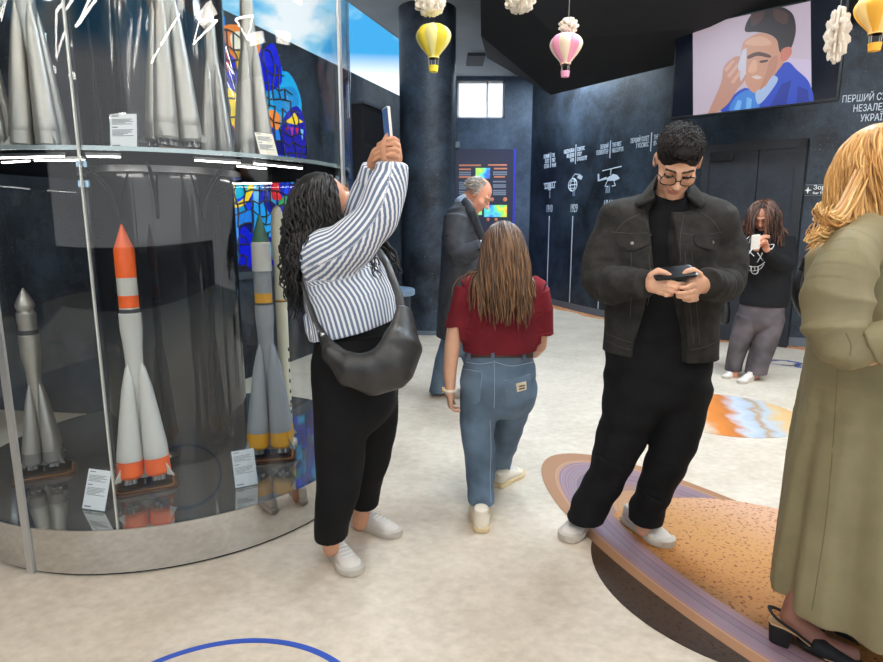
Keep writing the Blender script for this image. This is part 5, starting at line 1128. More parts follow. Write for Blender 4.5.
# trousers
Q = Body(); Q.loft([S(660, 350, 2.51, 52, .14), S(659, 372, 2.51, 52, .145), S(659, 388, 2.51, 50, .145)], k=.03, side=(1, 0, 0))
for q in ([S(637, 385, 2.50, 30, .135), S(623, 430, 2.49, 27, .12), S(613, 455, 2.48, 24, .11), S(604, 480, 2.5, 21, .10), S(592, 505, 2.52, 20, .095), S(586, 520, 2.53, 20, .095)],
          [S(684, 385, 2.50, 27, .13), S(676, 430, 2.48, 23.5, .115), S(667, 460, 2.46, 21, .10), S(655, 490, 2.47, 19, .095), S(647, 510, 2.5, 18, .09), S(644, 524, 2.5, 18, .09)]): Q.loft(q, k=.03, side=(1, 0, 0), cap=.4, wr=(.0018, .12, .9))
_q1, _q2 = folds(.008, 12, 8, (1, 1, .7)), folds(.004, 28, 9, (.8, .8, 1.2)); Q.fold = lambda X: _q1(X)+_q2(X); Q.cut((0, 0, .078), (0, 0, -1)); garment(man, 'trousers', Q, TRO)
patch(Q, [(613, 384, 631, 383), (613, 392, 631, 391), (614, 396, 630, 395)], 'cargo_flap', TRO, man, .004, .003); patch(Q, [(613, 396, 630, 395), (611, 412, 629, 412), (610, 424, 628, 425)], 'cargo_pocket', TRO, man, .003, .002)

# hair, glasses
H = Body(); H.ell(Wm(0, -.018, .048), np.array((.081, .103, .080))*1.05, Rm); H.ell(Wm(0, .025, .100), np.array((.060, .072, .036))*1.05, Rm, k=.02); H.ell(Wm(0, .118, -.004), np.array((.086, .060, .088))*1.05, Rm, k=.008, op='s')
for sg in (-1, 1): H.ell(Wm(sg*.082, .055, -.02), np.array((.03, .055, .06))*1.05, Rm, k=.006, op='s'); H.ell(Wm(sg*.086, -.004, -.012), np.array((.022, .030, .034))*1.05, Rm, k=.006, op='s')
H.cut(Wm(0, 0, -.035), -Rm[:, 2]+Rm[:, 1]*-.0); H.fold = lambda X: .0008*np.sin(X[..., 0]*260+np.sin(X[..., 2]*90)*2)*np.sin(X[..., 2]*230+X[..., 1]*190)
HES = hairmat('hair_espresso', [(0, (16, 12, 11)), (.6, (28, 21, 18)), (1, (46, 35, 30))], .75)
hm = H.mesh('hair', .004); at_ = hm.attributes.new('lock', 'FLOAT', 'POINT'); hv = np.random.default_rng(3).uniform(.1, .7, len(hm.vertices)).astype(np.float32); at_.data.foreach_set('value', hv); hair_o = link('hair', hm, HES, man)
ro, lo_ = scalp(1500, Rm, hc, 1.05, 23, lambda d: d[2] > .12 and not (d[1] > .62 and d[2] < .45), (.080, .100, .085), (0, -.016, .048)); q_ = ro.copy()
ng = H.grad(ro); ro = ro-ng*(H.ev(ro)-.0005)[:, None]; cb = Rm@np.array([.28, .8, -.1]); dr_ = np.stack([nrm(cb-n_*np.dot(cb, n_)+n_*.10) for n_ in ng]); pa = grow(ro, dr_, .030, .005, [H], .001, .0, .015, 24); mb = MB(); strands(pa, mb, .0024, .0014, 25, (0, 0), (.7, 1), 1., 4, (0, 1)); mb.build('hair_top', HES, man, smooth=True, sharp=180)
sgp = lambda v: math.copysign(abs(v)**.72, v); gb = MB(); FR = mat('glasses_frame', hexc(28, 24, 24), .25)
for sg in (-1, 1):
    gb.tube([Wm(sg*.035+.027*sgp(math.cos(a_)), .113-.10*abs(sg*.035+.027*math.cos(a_))-.0, .006+.020*sgp(math.sin(a_))) for a_ in np.linspace(0, 2*PI, 25)[:-1]], .0019, 6, closed=True)
    gb.tube([Wm(sg*.056, .104, .010), Wm(sg*.078, .07, .012), Wm(sg*.083, .0, .014), Wm(sg*.082, -.02, .0)], .0018, 6)
gb.tube([Wm(-.010, .113, .009), Wm(0, .117, .012), Wm(.010, .113, .009)], .0018, 6); gb.build('glasses', FR, man, smooth=True)
ln = MB()
for sg in (-1, 1): ln.add([Wm(sg*.033+.0225*math.cos(a_), .111-.10*abs(sg*.033+.0225*math.cos(a_)), .006+.018*math.sin(a_)) for a_ in np.linspace(0, 2*PI, 21)[:-1]], [tuple(range(20))])
ln.build('lenses', glassmat('lens_glass', (.9, .86, .85), 1.), man)
WSH = mat('white_leather', hexc(214, 204, 194), .5, bump=.1, bs=90); WSO = mat('white_rubber', hexc(196, 186, 172), .55); WLA = mat('white_lace', hexc(232, 228, 220), .7)
def foot(px, py, dx, dy, L, **k):
    """Shoe whose toe tip shows at px, py; the heel lies towards (dx, dy) in the picture."""
    t = G(px, py); h_ = G(px+dx, py+dy); d = nrm(t-h_); return t-d*L, d
h_, d_ = foot(565, 543, 24, -24, .29); shoe(man, h_, d_, .29, WSH, WSO, WLA, width=1.12)
h_, d_ = foot(671, 549, -38, -24, .29); shoe(man, h_, d_, .29, WSH, WSO, WLA, width=1.12)
phone(P(677, 275, Yh-.05)+[0, .035, .005], (1, .02, .10), (0, .92, .42), 'dark smartphone in both hands of the man in denim', BLACKS, mat('phone_dark', hexc(24, 26, 30), .5, spec=.1), .15, .076)
# ------------------------------------------------------------------ woman in the striped shirt
wom = empty('person', (*G(345, 548)[:2], 0), 'woman in a striped shirt with long black curls raising a phone', 'person')
HBLK = hairmat('hair_black', [(0, (12, 10, 10)), (.6, (23, 18, 17)), (1, (38, 30, 27))], .48)
Bw = Body(); Yw_ = 2.38; hw_ = P(329, 204, Yw_); Rw, Ww = add_head(Bw, hw_, (.66, .58, .42), (-.35, -.15, .9), .98, closed=False)
Bw.loft([(Ww(0, -.02, -.05), .05), (P(328, 232, 2.39), .055), (P(332, 250, 2.39), .08)], k=.02)
Bw.loft([S(336, 255, 2.38, 26, .12), S(346, 300, 2.38, 34, .15), S(352, 330, 2.38, 37, .155), S(357, 370, 2.38, 38, .16)], k=.03, side=(1, 0, 0))
Bw.loft([Lm(322, 256, 2.27, .065), Lm(346, 247, 2.2, .06), Lm(373, 224, 2.15, .052), Lm(386, 197, 2.13, .042), Lm(391, 166, 2.12, .027)], k=.02)
Bw.loft([Lm(345, 250, 2.5, .06), Lm(353, 225, 2.42, .05), Lm(363, 200, 2.34, .038), Lm(374, 168, 2.27, .026)], k=.02)
for q in ([S(345, 390, 2.33, 14, .06), S(340, 450, 2.31, 11, .05), S(334, 500, 2.29, 10, .05), S(331, 548, 2.28, 8, .035)], [S(368, 390, 2.44, 13, .06), S(369, 450, 2.5, 9, .05), S(364, 490, 2.54, 9, .045), S(360, 523, 2.56, 8, .035)]): Bw.loft(q, k=.02, side=(1, 0, 0))
# near hand: palm behind the phone, fingers over its edge
Yn = 2.12
Bw.loft([(P(391, 168, Yn), .027, .024), (P(392, 158, Yn), .037, .026), (P(390, 146, Yn), .038, .022)], k=.01, side=(.9, .3, .2))
for i, (x, y, dx) in enumerate(((396, 142, -8), (397, 147, -9), (397, 152.5, -9), (396, 158, -8))): chain(Bw, [(x-3, y+3, Yn+.005), (x+1, y-1, Yn-.018), (x-3, y-3.5, Yn-.036), (x+dx, y-2.5, Yn-.034)], [.0105, .0098, .009, .0075], k=.001)
chain(Bw, [(386, 152, Yn-.01), (384, 144, Yn-.01), (387, 137, Yn+.005), (389, 134, Yn+.012)], [.0135, .012, .010, .008])
# far hand steadying it
Bw.loft([(P(374, 171, 2.27), .026, .023), (P(376, 162, 2.24), .034, .024), (P(380, 152, 2.21), .034, .02)], k=.01, side=(.8, .4, .2))
for i, (x, y) in enumerate(((379, 146), (377, 151), (376, 156.5), (375, 162))): chain(Bw, [(x+2, y+3, 2.22), (x, y-1, 2.19), (x+5, y-4, 2.165), (x+9, y-4.5, 2.15)], [.0105, .0095, .0088, .0072], k=.001)
link('body', Bw.mesh('body', .004), [SKIN2, LIP, EYEW, IRIS, BROW], wom)
# striped shirt
m, nt, b = newmat('striped_poplin'); N, L = nt.nodes, nt.links; at = N.new('ShaderNodeAttribute'); at.attribute_name = 'around'
mu = N.new('ShaderNodeMath'); mu.operation = 'MULTIPLY'; mu.inputs[1].default_value = 2*PI/.0205; at2 = N.new('ShaderNodeAttribute'); at2.attribute_name = 'along'; sh_ = N.new('ShaderNodeMath'); sh_.operation = 'MULTIPLY_ADD'; sh_.inputs[1].default_value = .28; L.new(at2.outputs['Fac'], sh_.inputs[0]); L.new(at.outputs['Fac'], sh_.inputs[2]); L.new(sh_.outputs[0], mu.inputs[0]); sn = N.new('ShaderNodeMath'); sn.operation = 'SINE'; L.new(mu.outputs[0], sn.inputs[0])
rr = N.new('ShaderNodeValToRGB'); rr.color_ramp.elements[0].position = .46; rr.color_ramp.elements[0].color = (*hexc(108, 122, 148), 1); rr.color_ramp.elements[1].position = .60; rr.color_ramp.elements[1].color = (*hexc(236, 236, 238), 1)
mr = N.new('ShaderNodeMapRange'); mr.inputs[1].default_value = -1; mr.inputs[2].default_value = 1; L.new(sn.outputs[0], mr.inputs[0]); L.new(mr.outputs[0], rr.inputs[0]); L.new(rr.outputs[0], b.inputs['Base Color']); b.inputs['Roughness'].default_value = .8; STRIPE = m
Sh = Body(); Sh.loft([S(333, 240, 2.385, 18, .10), S(335, 250, 2.38, 30, .165), S(341, 272, 2.38, 40, .20), S(348, 295, 2.38, 44, .205), S(351, 318, 2.38, 43, .20), S(352, 345, 2.38, 42, .195)], k=.03, side=(1, 0, 0), cap=.6, sub=3)
Sh.loft([Lm(318, 258, 2.26, .094), Lm(332, 254, 2.22, .094), Lm(348, 246, 2.18, .09), Lm(364, 233, 2.15, .084), Lm(377, 215, 2.13, .076), Lm(386, 195, 2.12, .066), Lm(391, 176, 2.12, .054), Lm(392, 168, 2.12, .050)], k=.03, side=(0, 1, .2), cap=.3, sub=4)
Sh.loft([Lm(340, 255, 2.5, .09), Lm(352, 225, 2.42, .066), Lm(362, 200, 2.34, .055), Lm(372, 176, 2.28, .045), Lm(374, 170, 2.27, .042)], k=.02, side=(0, 1, .2), cap=.3)
_s1, _s2 = folds(.006, 16, 11), folds(.003, 36, 12); Sh.fold = lambda X: _s1(X)+_s2(X); Sh.cut(P(350, 329, 2.38), nrm([.24, 0, -1]))
garment(wom, 'shirt', Sh, STRIPE, .005, True)
tl = Body(); tl.loft([S(312, 318, 2.31, 9, .05), S(313, 330, 2.30, 8, .04), S(314, 337, 2.30, 6, .03)], k=.01); tl.fold = folds(.004, 20, 3); garment(wom, 'shirt_tail', tl, STRIPE, .005, True)
for (x, y, Y, r_, dx, dy, dz) in ((392, 167, 2.12, .054, .04, -.02, 1), (374, 170, 2.27, .046, .05, -.05, 1)):
    cf = Body(); p = P(x, y, Y); d = nrm(P(x, y, Y)-P(x-(2 if x > 380 else 8), y+22, Y+.03)); cf.loft([(p-d*.05, r_+.004), (p+d*.006, r_+.002)], cap=.12, side=(0, 1, .2)); garment(wom, 'cuff', cf, STRIPE, .004, True)
# wide black trousers
Qw = Body(); Qw.loft([S(353, 318, 2.38, 35, .165), S(355, 345, 2.38, 41, .19), S(357, 375, 2.38, 42, .195), S(358, 395, 2.38, 41, .19)], k=.03, side=(1, 0, 0), sub=2)
Qw.loft([S(343, 385, 2.31, 26, .115), S(341, 420, 2.29, 25, .11), S(340, 455, 2.28, 24, .10), S(338, 490, 2.27, 21, .09), S(332, 520, 2.27, 16.5, .08), S(330, 545, 2.27, 15, .078)], k=.03, side=(1, 0, 0), cap=.4)
Qw.loft([S(372, 385, 2.45, 28, .115), S(372, 420, 2.49, 27, .11), S(370, 455, 2.52, 22, .10), S(366, 485, 2.55, 16.5, .085), S(364, 515, 2.56, 12.5, .075)], k=.03, side=(1, 0, 0), cap=.4)
_w1, _w2 = folds(.008, 11, 21, (1, 1, .35)), folds(.004, 30, 22, (1, 1, .6)); Qw.fold = lambda X: _w1(X)+_w2(X); Qw.cut((0, 0, .132), (0, 0, -1)); garment(wom, 'trousers', Qw, cloth('black_crepe', hexc(20, 19, 20), .2, 10), .006)
patch(Qw, [(318, 336, 395, 327), (318, 344, 395, 336)], 'waistband', cloth('black_band', hexc(16, 15, 16), .1), wom, .002, .003, 16)
h_, d_ = foot(358, 577, -30, -30, .275); shoe(wom, h_, d_, .275, WSH, WSO, WLA, width=1.1)
h_, d_ = foot(401, 537, -42, -12, .27); shoe(wom, h_, d_, .27, WSH, WSO, WLA, width=1.1)
# hair
mb = MB(); cap_ball(mb, Rw, hw_, 1.02, (0, -.03, .045), (.083, .096, .088), .25)
ro, lo_ = scalp(520, Rw, hw_, .98, 3, lambda d: d[2] > -.6 and not (d[1] > .38 and d[2] < .55), (.082, .097, .090), (0, -.024, .042))
dr_ = np.stack([Rw@nrm(np.array([d[0]*.7, d[1]*.35-.5, -.25+d[2]*.3])) for d in lo_])
pa = grow(ro, dr_, .44, .018, [Bw, Sh], .006, .30, .05, 4, (-.03, -.02, 0)); strands(pa, mb, .0062, .0026, 6, (.010, 6.5), (.5, 1.), 1., 5, (0, 1))
# locks falling in front of the far shoulder
ro2, _ = scalp(26, Rw, hw_, 1.0, 9, lambda d: d[0] < -.5 and -.2 < d[1] < .3 and d[2] < .4); pb = np.stack([crom([r_, P(352, 228, 2.55), P(382, 245, 2.53), P(390, 262, 2.50), P(394, 282, 2.48)], 5)+np.random.default_rng(i).normal(size=3)*.022*np.linspace(.2, 1, 21)[:, None] for i, r_ in enumerate(ro2)])
strands(pb, mb, .007, .003, 8, (.010, 4), (.85, 1.)); mb.build('hair', HBLK, wom, smooth=True, sharp=180)
phone(P(388, 131, 2.135), (.34, -.94, 0), nrm([-.10, .03, 1]), 'white-cased smartphone held up by the woman in the striped shirt', mat('phone_white', hexc(226, 220, 214), .4), mat('phone_lit', hexc(60, 90, 130), .1, emis=hexc(60, 90, 140), es=.4))
# black slouchy bag across the body
BAGM = mat('black_leather', hexc(44, 42, 41), .38, var=.15, vs=8, bump=.3, bs=70)
bag = empty('shoulder_bag', P(372, 396, 2.16), 'large black slouchy leather shoulder bag on the hip of the woman in stripes', 'bag')
Bg = Body(); top = [(322, 330), (334, 344), (352, 352), (372, 351), (387, 342), (396, 322), (400, 302)]; bot = [(321, 338), (331, 362), (350, 386), (374, 397), (398, 390), (411, 364), (409, 318)]
rws = []
for (tx, ty), (bx, by), th, Y in zip(top, bot, (.012, .03, .045, .052, .05, .036, .014), (2.20, 2.13, 2.10, 2.10, 2.12, 2.16, 2.22)):
    c_ = P((tx+bx)/2, (ty+by)/2, Y); rws.append((c_, px2m(c_, math.hypot(tx-bx, ty-by)/2), th))
sides = [nrm(P(t_[0], t_[1], 2.1)-P(q_[0], q_[1], 2.1)) for t_, q_ in zip(top, bot)]
for i in range(len(rws)-1): Bg.loft([rws[i], rws[i+1]], k=.018, side=sides[i]+sides[i+1])
Bg.fold = folds(.0045, 16, 31); link('bag_body', Bg.mesh('bag', .005), BAGM, bag)
sb = MB(); sb.tube(crom([P(324, 334, 2.17), P(316, 322, 2.20), P(309, 304, 2.21), P(303, 282, 2.24)], 5), .013, 8, flat=.4); sb.build('strap', BAGM, bag, smooth=True)
sb = MB(); sb.tube(crom([P(402, 312, 2.21), P(399, 296, 2.24), P(393, 280, 2.27), P(386, 262, 2.33), P(378, 250, 2.44)], 5), .016, 8, flat=.4); sb.build('strap', BAGM, bag, smooth=True)
X_, _n = Bg.hit(323, 335, .004); MB().lathe([(.009, -.006), (.011, 0), (.009, .006)], tuple(X_[0]), 12).build('strap_ring', STEEL, bag, smooth=True)
# ------------------------------------------------------------------ girl in the red tee, seen from behind
red = empty('person', (*G(490, 505)[:2], 0), 'girl in a dark red t-shirt and jeans walking away, seen from behind', 'person')
Br = Body(); hr = P(503, 247, 2.90); Rr, Wr = add_head(Br, hr, (.05, .93, -.30), (0, .3, .95), .90)
Br.loft([(Wr(0, -.02, -.05), .045), (P(502, 270, 2.86), .05), (P(502, 282, 2.85), .07)], k=.02)
Br.loft([S(502, 284, 2.85, 26, .08), S(501, 320, 2.85, 29, .09), S(500, 350, 2.85, 30, .09), S(500, 385, 2.85, 30, .10)], k=.03, side=(1, 0, 0))
Br.loft([Lm(472, 290, 2.85, .036), Lm(456, 320, 2.84, .041), Lm(452, 348, 2.83, .037), Lm(450, 370, 2.82, .033), Lm(450, 392, 2.81, .024)], k=.02)
add_hand(Br, P(450, 393, 2.81), (.02, .12, -1), (.9, .1, 0), (0, 1, .1), .80, (.55, .7, .5), (.35, .9, .4))
Br.loft([Lm(532, 290, 2.85, .036), Lm(541, 322, 2.87, .040), Lm(539, 345, 2.90, .037), Lm(534, 352, 3.02, .032), Lm(527, 345, 3.12, .024)], k=.02)
add_hand(Br, P(527, 345, 3.12), (-.3, .9, .2), (-.8, -.3, 0), (0, .1, 1), .8)
Br.loft([S(483, 400, 2.84, 14, .07), S(479, 440, 2.82, 12, .06), S(481, 480, 2.74, 9, .045), S(481.5, 512, 2.68, 6.5, .032), S(482, 522, 2.67, 6.5, .032)], k=.02, side=(1, 0, 0))
Br.loft([S(514, 400, 2.88, 14, .07), S(509, 430, 2.98, 11, .06), S(502, 462, 3.12, 7, .04), S(500, 476, 3.12, 6, .032)], k=.02, side=(1, 0, 0))
link('body', Br.mesh('body', .004), [SKIN, LIP, EYEW, IRIS, BROW], red)
RT = cloth('wine_jersey', hexc(118, 34, 42), .16, 10); JN = mat('blue_denim', hexc(100, 118, 136), .85, var=.34, vs=5, bump=.35, bs=420, spec=.2); JST = mat('jean_stitch', hexc(168, 178, 190), .8)
Tr = Body(); Tr.loft([S(503, 272, 2.86, 14, .05), S(503, 279, 2.855, 27, .07), S(502, 288, 2.85, 35, .10), S(502, 305, 2.85, 39.5, .112), S(501, 328, 2.845, 37.5, .12), S(500, 345, 2.84, 36, .122), S(500, 360, 2.84, 34.5, .118)], k=.02, side=(1, 0, 0), cap=.5)
for q in ([Lm(478, 285, 2.855, .06), Lm(468, 291, 2.855, .066), Lm(462, 306, 2.85, .060), Lm(456, 326, 2.84, .056), Lm(454, 335, 2.84, .055)], [Lm(528, 285, 2.855, .06), Lm(536, 292, 2.86, .066), Lm(540, 310, 2.865, .058), Lm(541, 330, 2.87, .054), Lm(542, 338, 2.87, .053)]): Tr.loft(q, k=.03, cap=.2)
# sleeve ends and hem are cut straight
_t1, _t2 = folds(.005, 15, 41, (1.2, 1, .8)), folds(.0028, 34, 42); Tr.fold = lambda X: _t1(X)+_t2(X); Tr.cut(P(500, 350.5, 2.84), nrm([.02, 0, -1]))
for i_, (x, y, nx) in enumerate(((455, 325, -.2), (543, 331, .12))):
    Tr.box(P(x+(-7 if i_ == 0 else 8), y+14, 2.84), (.062, .15, .056), np.stack([nrm([1, 0, .22 if i_ == 0 else -.05]), np.array([0, 1., 0]), nrm([-.22 if i_ == 0 else .05, 0, 1])], 1), .002, 0, 0, 's')
garment(red, 't_shirt', Tr, RT, .005)
for pts in ([(478, 281), (488, 284), (503, 285), (518, 284), (527, 281)],): seam(red, Tr, pts, .0015, mat('wine_seam', hexc(96, 20, 30), .8), 'yoke_seam')
Qr = Body(); Qr.loft([S(499.5, 347, 2.84, 32, .105), S(499, 360, 2.84, 35, .115), S(499, 378, 2.84, 37.5, .13), S(500, 394, 2.845, 36, .13)], k=.03, side=(1, 0, 0), sub=2)
Qr.loft([S(482, 385, 2.83, 20.5, .11), S(479, 410, 2.83, 19, .10), S(478, 432, 2.81, 16.5, .088), S(480, 455, 2.78, 15.5, .078), S(481, 480, 2.73, 14, .07), S(481.5, 500, 2.69, 12.8, .063), S(481.8, 512, 2.68, 12.5, .062)], k=.02, side=(1, 0, 0), cap=.3)
Qr.loft([S(516, 385, 2.85, 20, .11), S(513, 405, 2.90, 17, .10), S(509, 425, 2.97, 14.5, .088), S(506, 445, 3.05, 11.5, .07), S(502, 462, 3.11, 8.8, .055), S(501, 474, 3.12, 8.5, .054)], k=.02, side=(1, 0, 0), cap=.3)
_r1, _r2 = folds(.005, 16, 51, (1, 1, .9)), folds(.0032, 36, 52, (.7, .7, 1.4)); Qr.fold = lambda X: _r1(X)+_r2(X)
Qr.box(P(482, 515, 2.66), (.1, .12, .052), np.eye(3), .002, 0, 0, 's'); Qr.box(P(501, 479, 3.12), (.1, .1, .055), np.eye(3), .002, 0, 0, 's')
garment(red, 'jeans', Qr, JN, .005)
patch(Qr, [(467, 349, 532, 349), (467, 358, 532, 358)], 'belt', mat('brown_belt', hexc(72, 48, 36), .5), red, .003, .003, 20)
for x in (470, 493, 523): patch(Qr, [(x-1.6, 347, x+1.6, 347), (x-1.6, 360, x+1.6, 360)], 'belt_loop', JN, red, .007, .002, 3)
for rows in ([(463, 369, 482, 372), (463, 382, 481, 384), (464, 398, 480, 400), (471, 404, 475, 404)], [(504, 381, 530, 374), (505, 392, 530, 388), (507, 405, 527, 403), (514, 411, 522, 410)]): patch(Qr, rows, 'back_pocket', mat('blue_denim_pocket', hexc(104, 122, 140), .85, var=.2, vs=9, bump=.3, bs=420, spec=.2), red, .002, .0025)
patch(Qr, [(515.5, 383.5, 525, 381), (516.5, 391.5, 525.5, 389)], 'jean_patch', mat('patch_cream', hexc(240, 226, 200), .7), red, .006, .002, 4)
for k_ in range(2): patch(Qr, [(518, 385.2+2.6*k_, 523.5, 383.9+2.6*k_), (518.2, 386.4+2.6*k_, 523.7, 385.1+2.6*k_)], 'patch_print', mat('patch_ink', hexc(120, 96, 70), .8), red, .009, .001, 3)
for pts in ([(494, 356), (494.5, 375), (494.5, 395), (494, 408)], [(466, 362), (480, 364), (493, 362)], [(495, 362), (512, 366), (533, 362)], [(463, 369), (473, 370.5), (482, 372)], [(504, 381), (517, 378), (530, 374)], [(482, 373), (481, 385), (480, 399)], [(504, 382), (505.5, 392), (507, 404)], [(490, 420), (491, 450), (490, 480), (491, 502)]): seam(red, Qr, pts, .0013, JST, 'stitching')
CRS = mat('cream_leather', hexc(226, 212, 192), .5, bump=.1, bs=90); CSO = mat('gum_sole', hexc(222, 196, 150), .55)
h_ = G(481.5, 533.5); shoe(red, h_, (.02, 1, 0), .25, CRS, CSO, WLA, width=1.28, hgt=1.3)
h_ = G(497, 488); shoe(red, h_, (.62, .78, 0), .25, CRS, CSO, WLA, width=1.1)
wt = MB(); pw = P(450, 389.5, 2.812); wt.tube([pw+np.array([.029*math.cos(a_), .027*math.sin(a_), .004*math.sin(a_)]) for a_ in np.linspace(0, 2*PI, 25)[:-1]], .0075, 8, closed=True); wt.build('watch_strap', mat('watch_cream', hexc(232, 222, 206), .4), red, smooth=True)
MB().lathe([(.014, 0), (.015, .006), (.012, .009), (0, .009)], n=18, M=frame(pw+np.array([-.030, -.006, 0]), (0, 1, 0), (0, 0, 1), (-1, 0, 0))).build('watch_face', mat('watch_gold', hexc(206, 176, 110), .25, .8), red, smooth=True)
HBR = hairmat('hair_light_brown', [(0, (58, 40, 28)), (.5, (96, 68, 46)), (1, (150, 108, 70))], .4)
mb = MB(); cap_ball(mb, Rr, hr, .90, (0, -.024, .042), (.079, .098, .089), .35)
ro, lo_ = scalp(620, Rr, hr, .90, 13, lambda d: not (d[1] > .25 and d[2] < .6) and d[2] > -.8, (.079, .100, .090), (0, -.022, .042))
dr_ = np.stack([Rr@nrm(np.array([d[0]*.34, -.30+d[1]*.3, -.28+d[2]*.25])) for d in lo_])
pa = grow(ro, dr_, .43, .015, [Br, Tr], .008, .22, .02, 14, (0, -.34, 0)); strands(pa, mb, .0060, .0026, 15, (.004, 2.2), (.72, 1.), 1., 5, (0, .62), .36); mb.build('hair', HBR, red, smooth=True, sharp=180)
# ------------------------------------------------------------------ older man in the grey suit jacket
old = empty('person', (*G(458, 392)[:2], 0), 'balding man in a grey suit jacket standing by the round column, head bent', 'person')
Bo = Body(); Yo = 4.70; ho = P(477.5, 195, Yo-.02); Ro, Wo = add_head(Bo, ho, (.72, -.22, -.66), (.62, -.1, .76), 1.06)
Bo.loft([(Wo(0, -.03, -.05), .058), (P(466, 205, Yo), .062), (P(463, 214, Yo+.02), .08)], k=.02)
Bo.loft([S(463, 220, Yo, 10, .14), S(461, 260, Yo, 14, .16), S(459, 320, Yo, 14, .16)], k=.03, side=(1, 0, 0))
Bo.loft([Lm(456, 224, Yo-.17, .06), Lm(457, 254, Yo-.2, .05), Lm(468, 252, Yo-.26, .045), Lm(483, 246, Yo-.28, .028)], k=.02); add_hand(Bo, P(483, 246, Yo-.28), (1, .1, .1), (0, .5, .9), (.2, .9, -.2), 1., (.4, .6, .4))
Bo.loft([S(455, 330, Yo+.05, 9, .08), S(446, 362, Yo+.06, 7, .06), S(440, 390, Yo+.06, 5.5, .04)], k=.02); Bo.loft([S(466, 330, Yo-.06, 9, .08), S(474, 362, Yo-.08, 7, .06), S(480, 392, Yo-.1, 5.5, .04)], k=.02)
link('body', Bo.mesh('body', .0055), [SKIN3, LIP, EYEW, IRIS, mat('brow_grey', hexc(150, 140, 130), .8)], old)
SUIT = cloth('grey_wool', hexc(66, 68, 73), .22, 16); SHB = cloth('pale_blue_cotton', hexc(170, 188, 212), .06, 12)
So = Body(); So.loft([S(467, 206, Yo, 7, .09), S(466, 213, Yo, 11, .14), S(464, 235, Yo, 18.5, .17), S(462, 270, Yo, 18, .17), S(461, 305, Yo, 17, .17)], k=.02, side=(1, 0, 0)); So.fold = folds(.004, 12, 61); garment(old, 'shirt', So, SHB, .007)
co = Body(); co.loft([(P(464, 198, Yo+.02), .075), (P(468, 208, Yo-.0), .088)], k=.01, cap=.3); garment(old, 'shirt_collar', co, SHB, .006)
Jo = Body(); Jo.loft([S(461, 205, Yo+.03, 8, .10), S(462, 212, Yo+.02, 15, .19), S(462, 235, Yo, 20, .225), S(460, 270, Yo, 19.5, .22), S(458, 305, Yo, 20, .225), S(457, 340, Yo, 21, .235)], k=.02, side=(1, 0, 0), cap=.4)
Jo.loft([Lm(456, 218, Yo-.15, .095), Lm(453, 238, Yo-.19, .085), Lm(456, 254, Yo-.21, .078), Lm(466, 254, Yo-.25, .068), Lm(480, 247, Yo-.28, .052)], k=.03, cap=.3)
Jo.loft([S(489, 205, Yo-.18, 10, .2), S(484, 225, Yo-.18, 5, .2), S(486, 260, Yo-.18, 4, .2)], k=.004, op='s', side=(1, 0, 0)); Jo.fold = folds(.006, 11, 62); Jo.cut(P(458, 336, Yo), (0, 0, -1)); garment(old, 'suit_jacket', Jo, SUIT, .007)
lp = Body(); lp.loft([(P(464, 200, Yo-.12), .03, .012), (P(472, 212, Yo-.2), .035, .012), (P(482, 238, Yo-.21), .03, .012)], k=.01, side=(.8, -.5, .3)); garment(old, 'lapel', lp, SUIT, .006)
Qo = Body(); Qo.loft([S(458, 322, Yo, 17, .17), S(459, 340, Yo, 17, .17)], k=.02, side=(1, 0, 0)); Qo.loft([S(454, 338, Yo+.05, 12, .11), S(445, 362, Yo+.06, 10.5, .095), S(440, 386, Yo+.06, 9.5, .085), S(438, 396, Yo+.06, 9.5, .085)], k=.02); Qo.loft([S(466, 338, Yo-.06, 12, .11), S(474, 362, Yo-.08, 10.5, .095), S(479, 386, Yo-.1, 9.5, .085), S(480, 400, Yo-.1, 9.5, .085)], k=.02)
Qo.fold = folds(.005, 12, 63); Qo.cut((0, 0, .028), (0, 0, -1)); garment(old, 'jeans', Qo, JN, .007)
h_ = G(434, 393); shoe(old, h_, (.9, -.4, 0), .29, WSH, WSO, WLA, width=1.05); h_ = G(472, 402); shoe(old, h_, (.9, -.4, 0), .29, WSH, WSO, WLA, width=1.05)
HGR = hairmat('hair_grey', [(0, (104, 96, 88)), (.5, (146, 138, 128)), (1, (186, 178, 168))], .55)
mb = MB(); ro, lo_ = scalp(480, Ro, ho, 1.06, 33, lambda d: d[1] < .25 and -.45 < d[2] < .86 and (abs(d[0]) > .25 or d[1] < -.3), (.0765, .097, .087), (0, -.015, .037))
dr_ = np.stack([Ro@nrm(np.array([d[0]*.3, -.4+d[1]*.3, -.5+d[2]*.2])) for d in lo_]); pa = grow(ro, dr_, .045, .006, [Bo], .002, .05, .05, 34); strands(pa, mb, .0042, .002, 35, (0, 0), (.7, 1), 1., 4, (0, 1)); mb.build('hair', HGR, old, smooth=True, sharp=180)
phone(P(487, 245, Yo-.33), (.4, .9, 0), (.7, -.3, .5), 'smartphone in the hands of the man in the grey suit jacket', BLACKS, mat('phone_screen', hexc(40, 44, 52), .1))
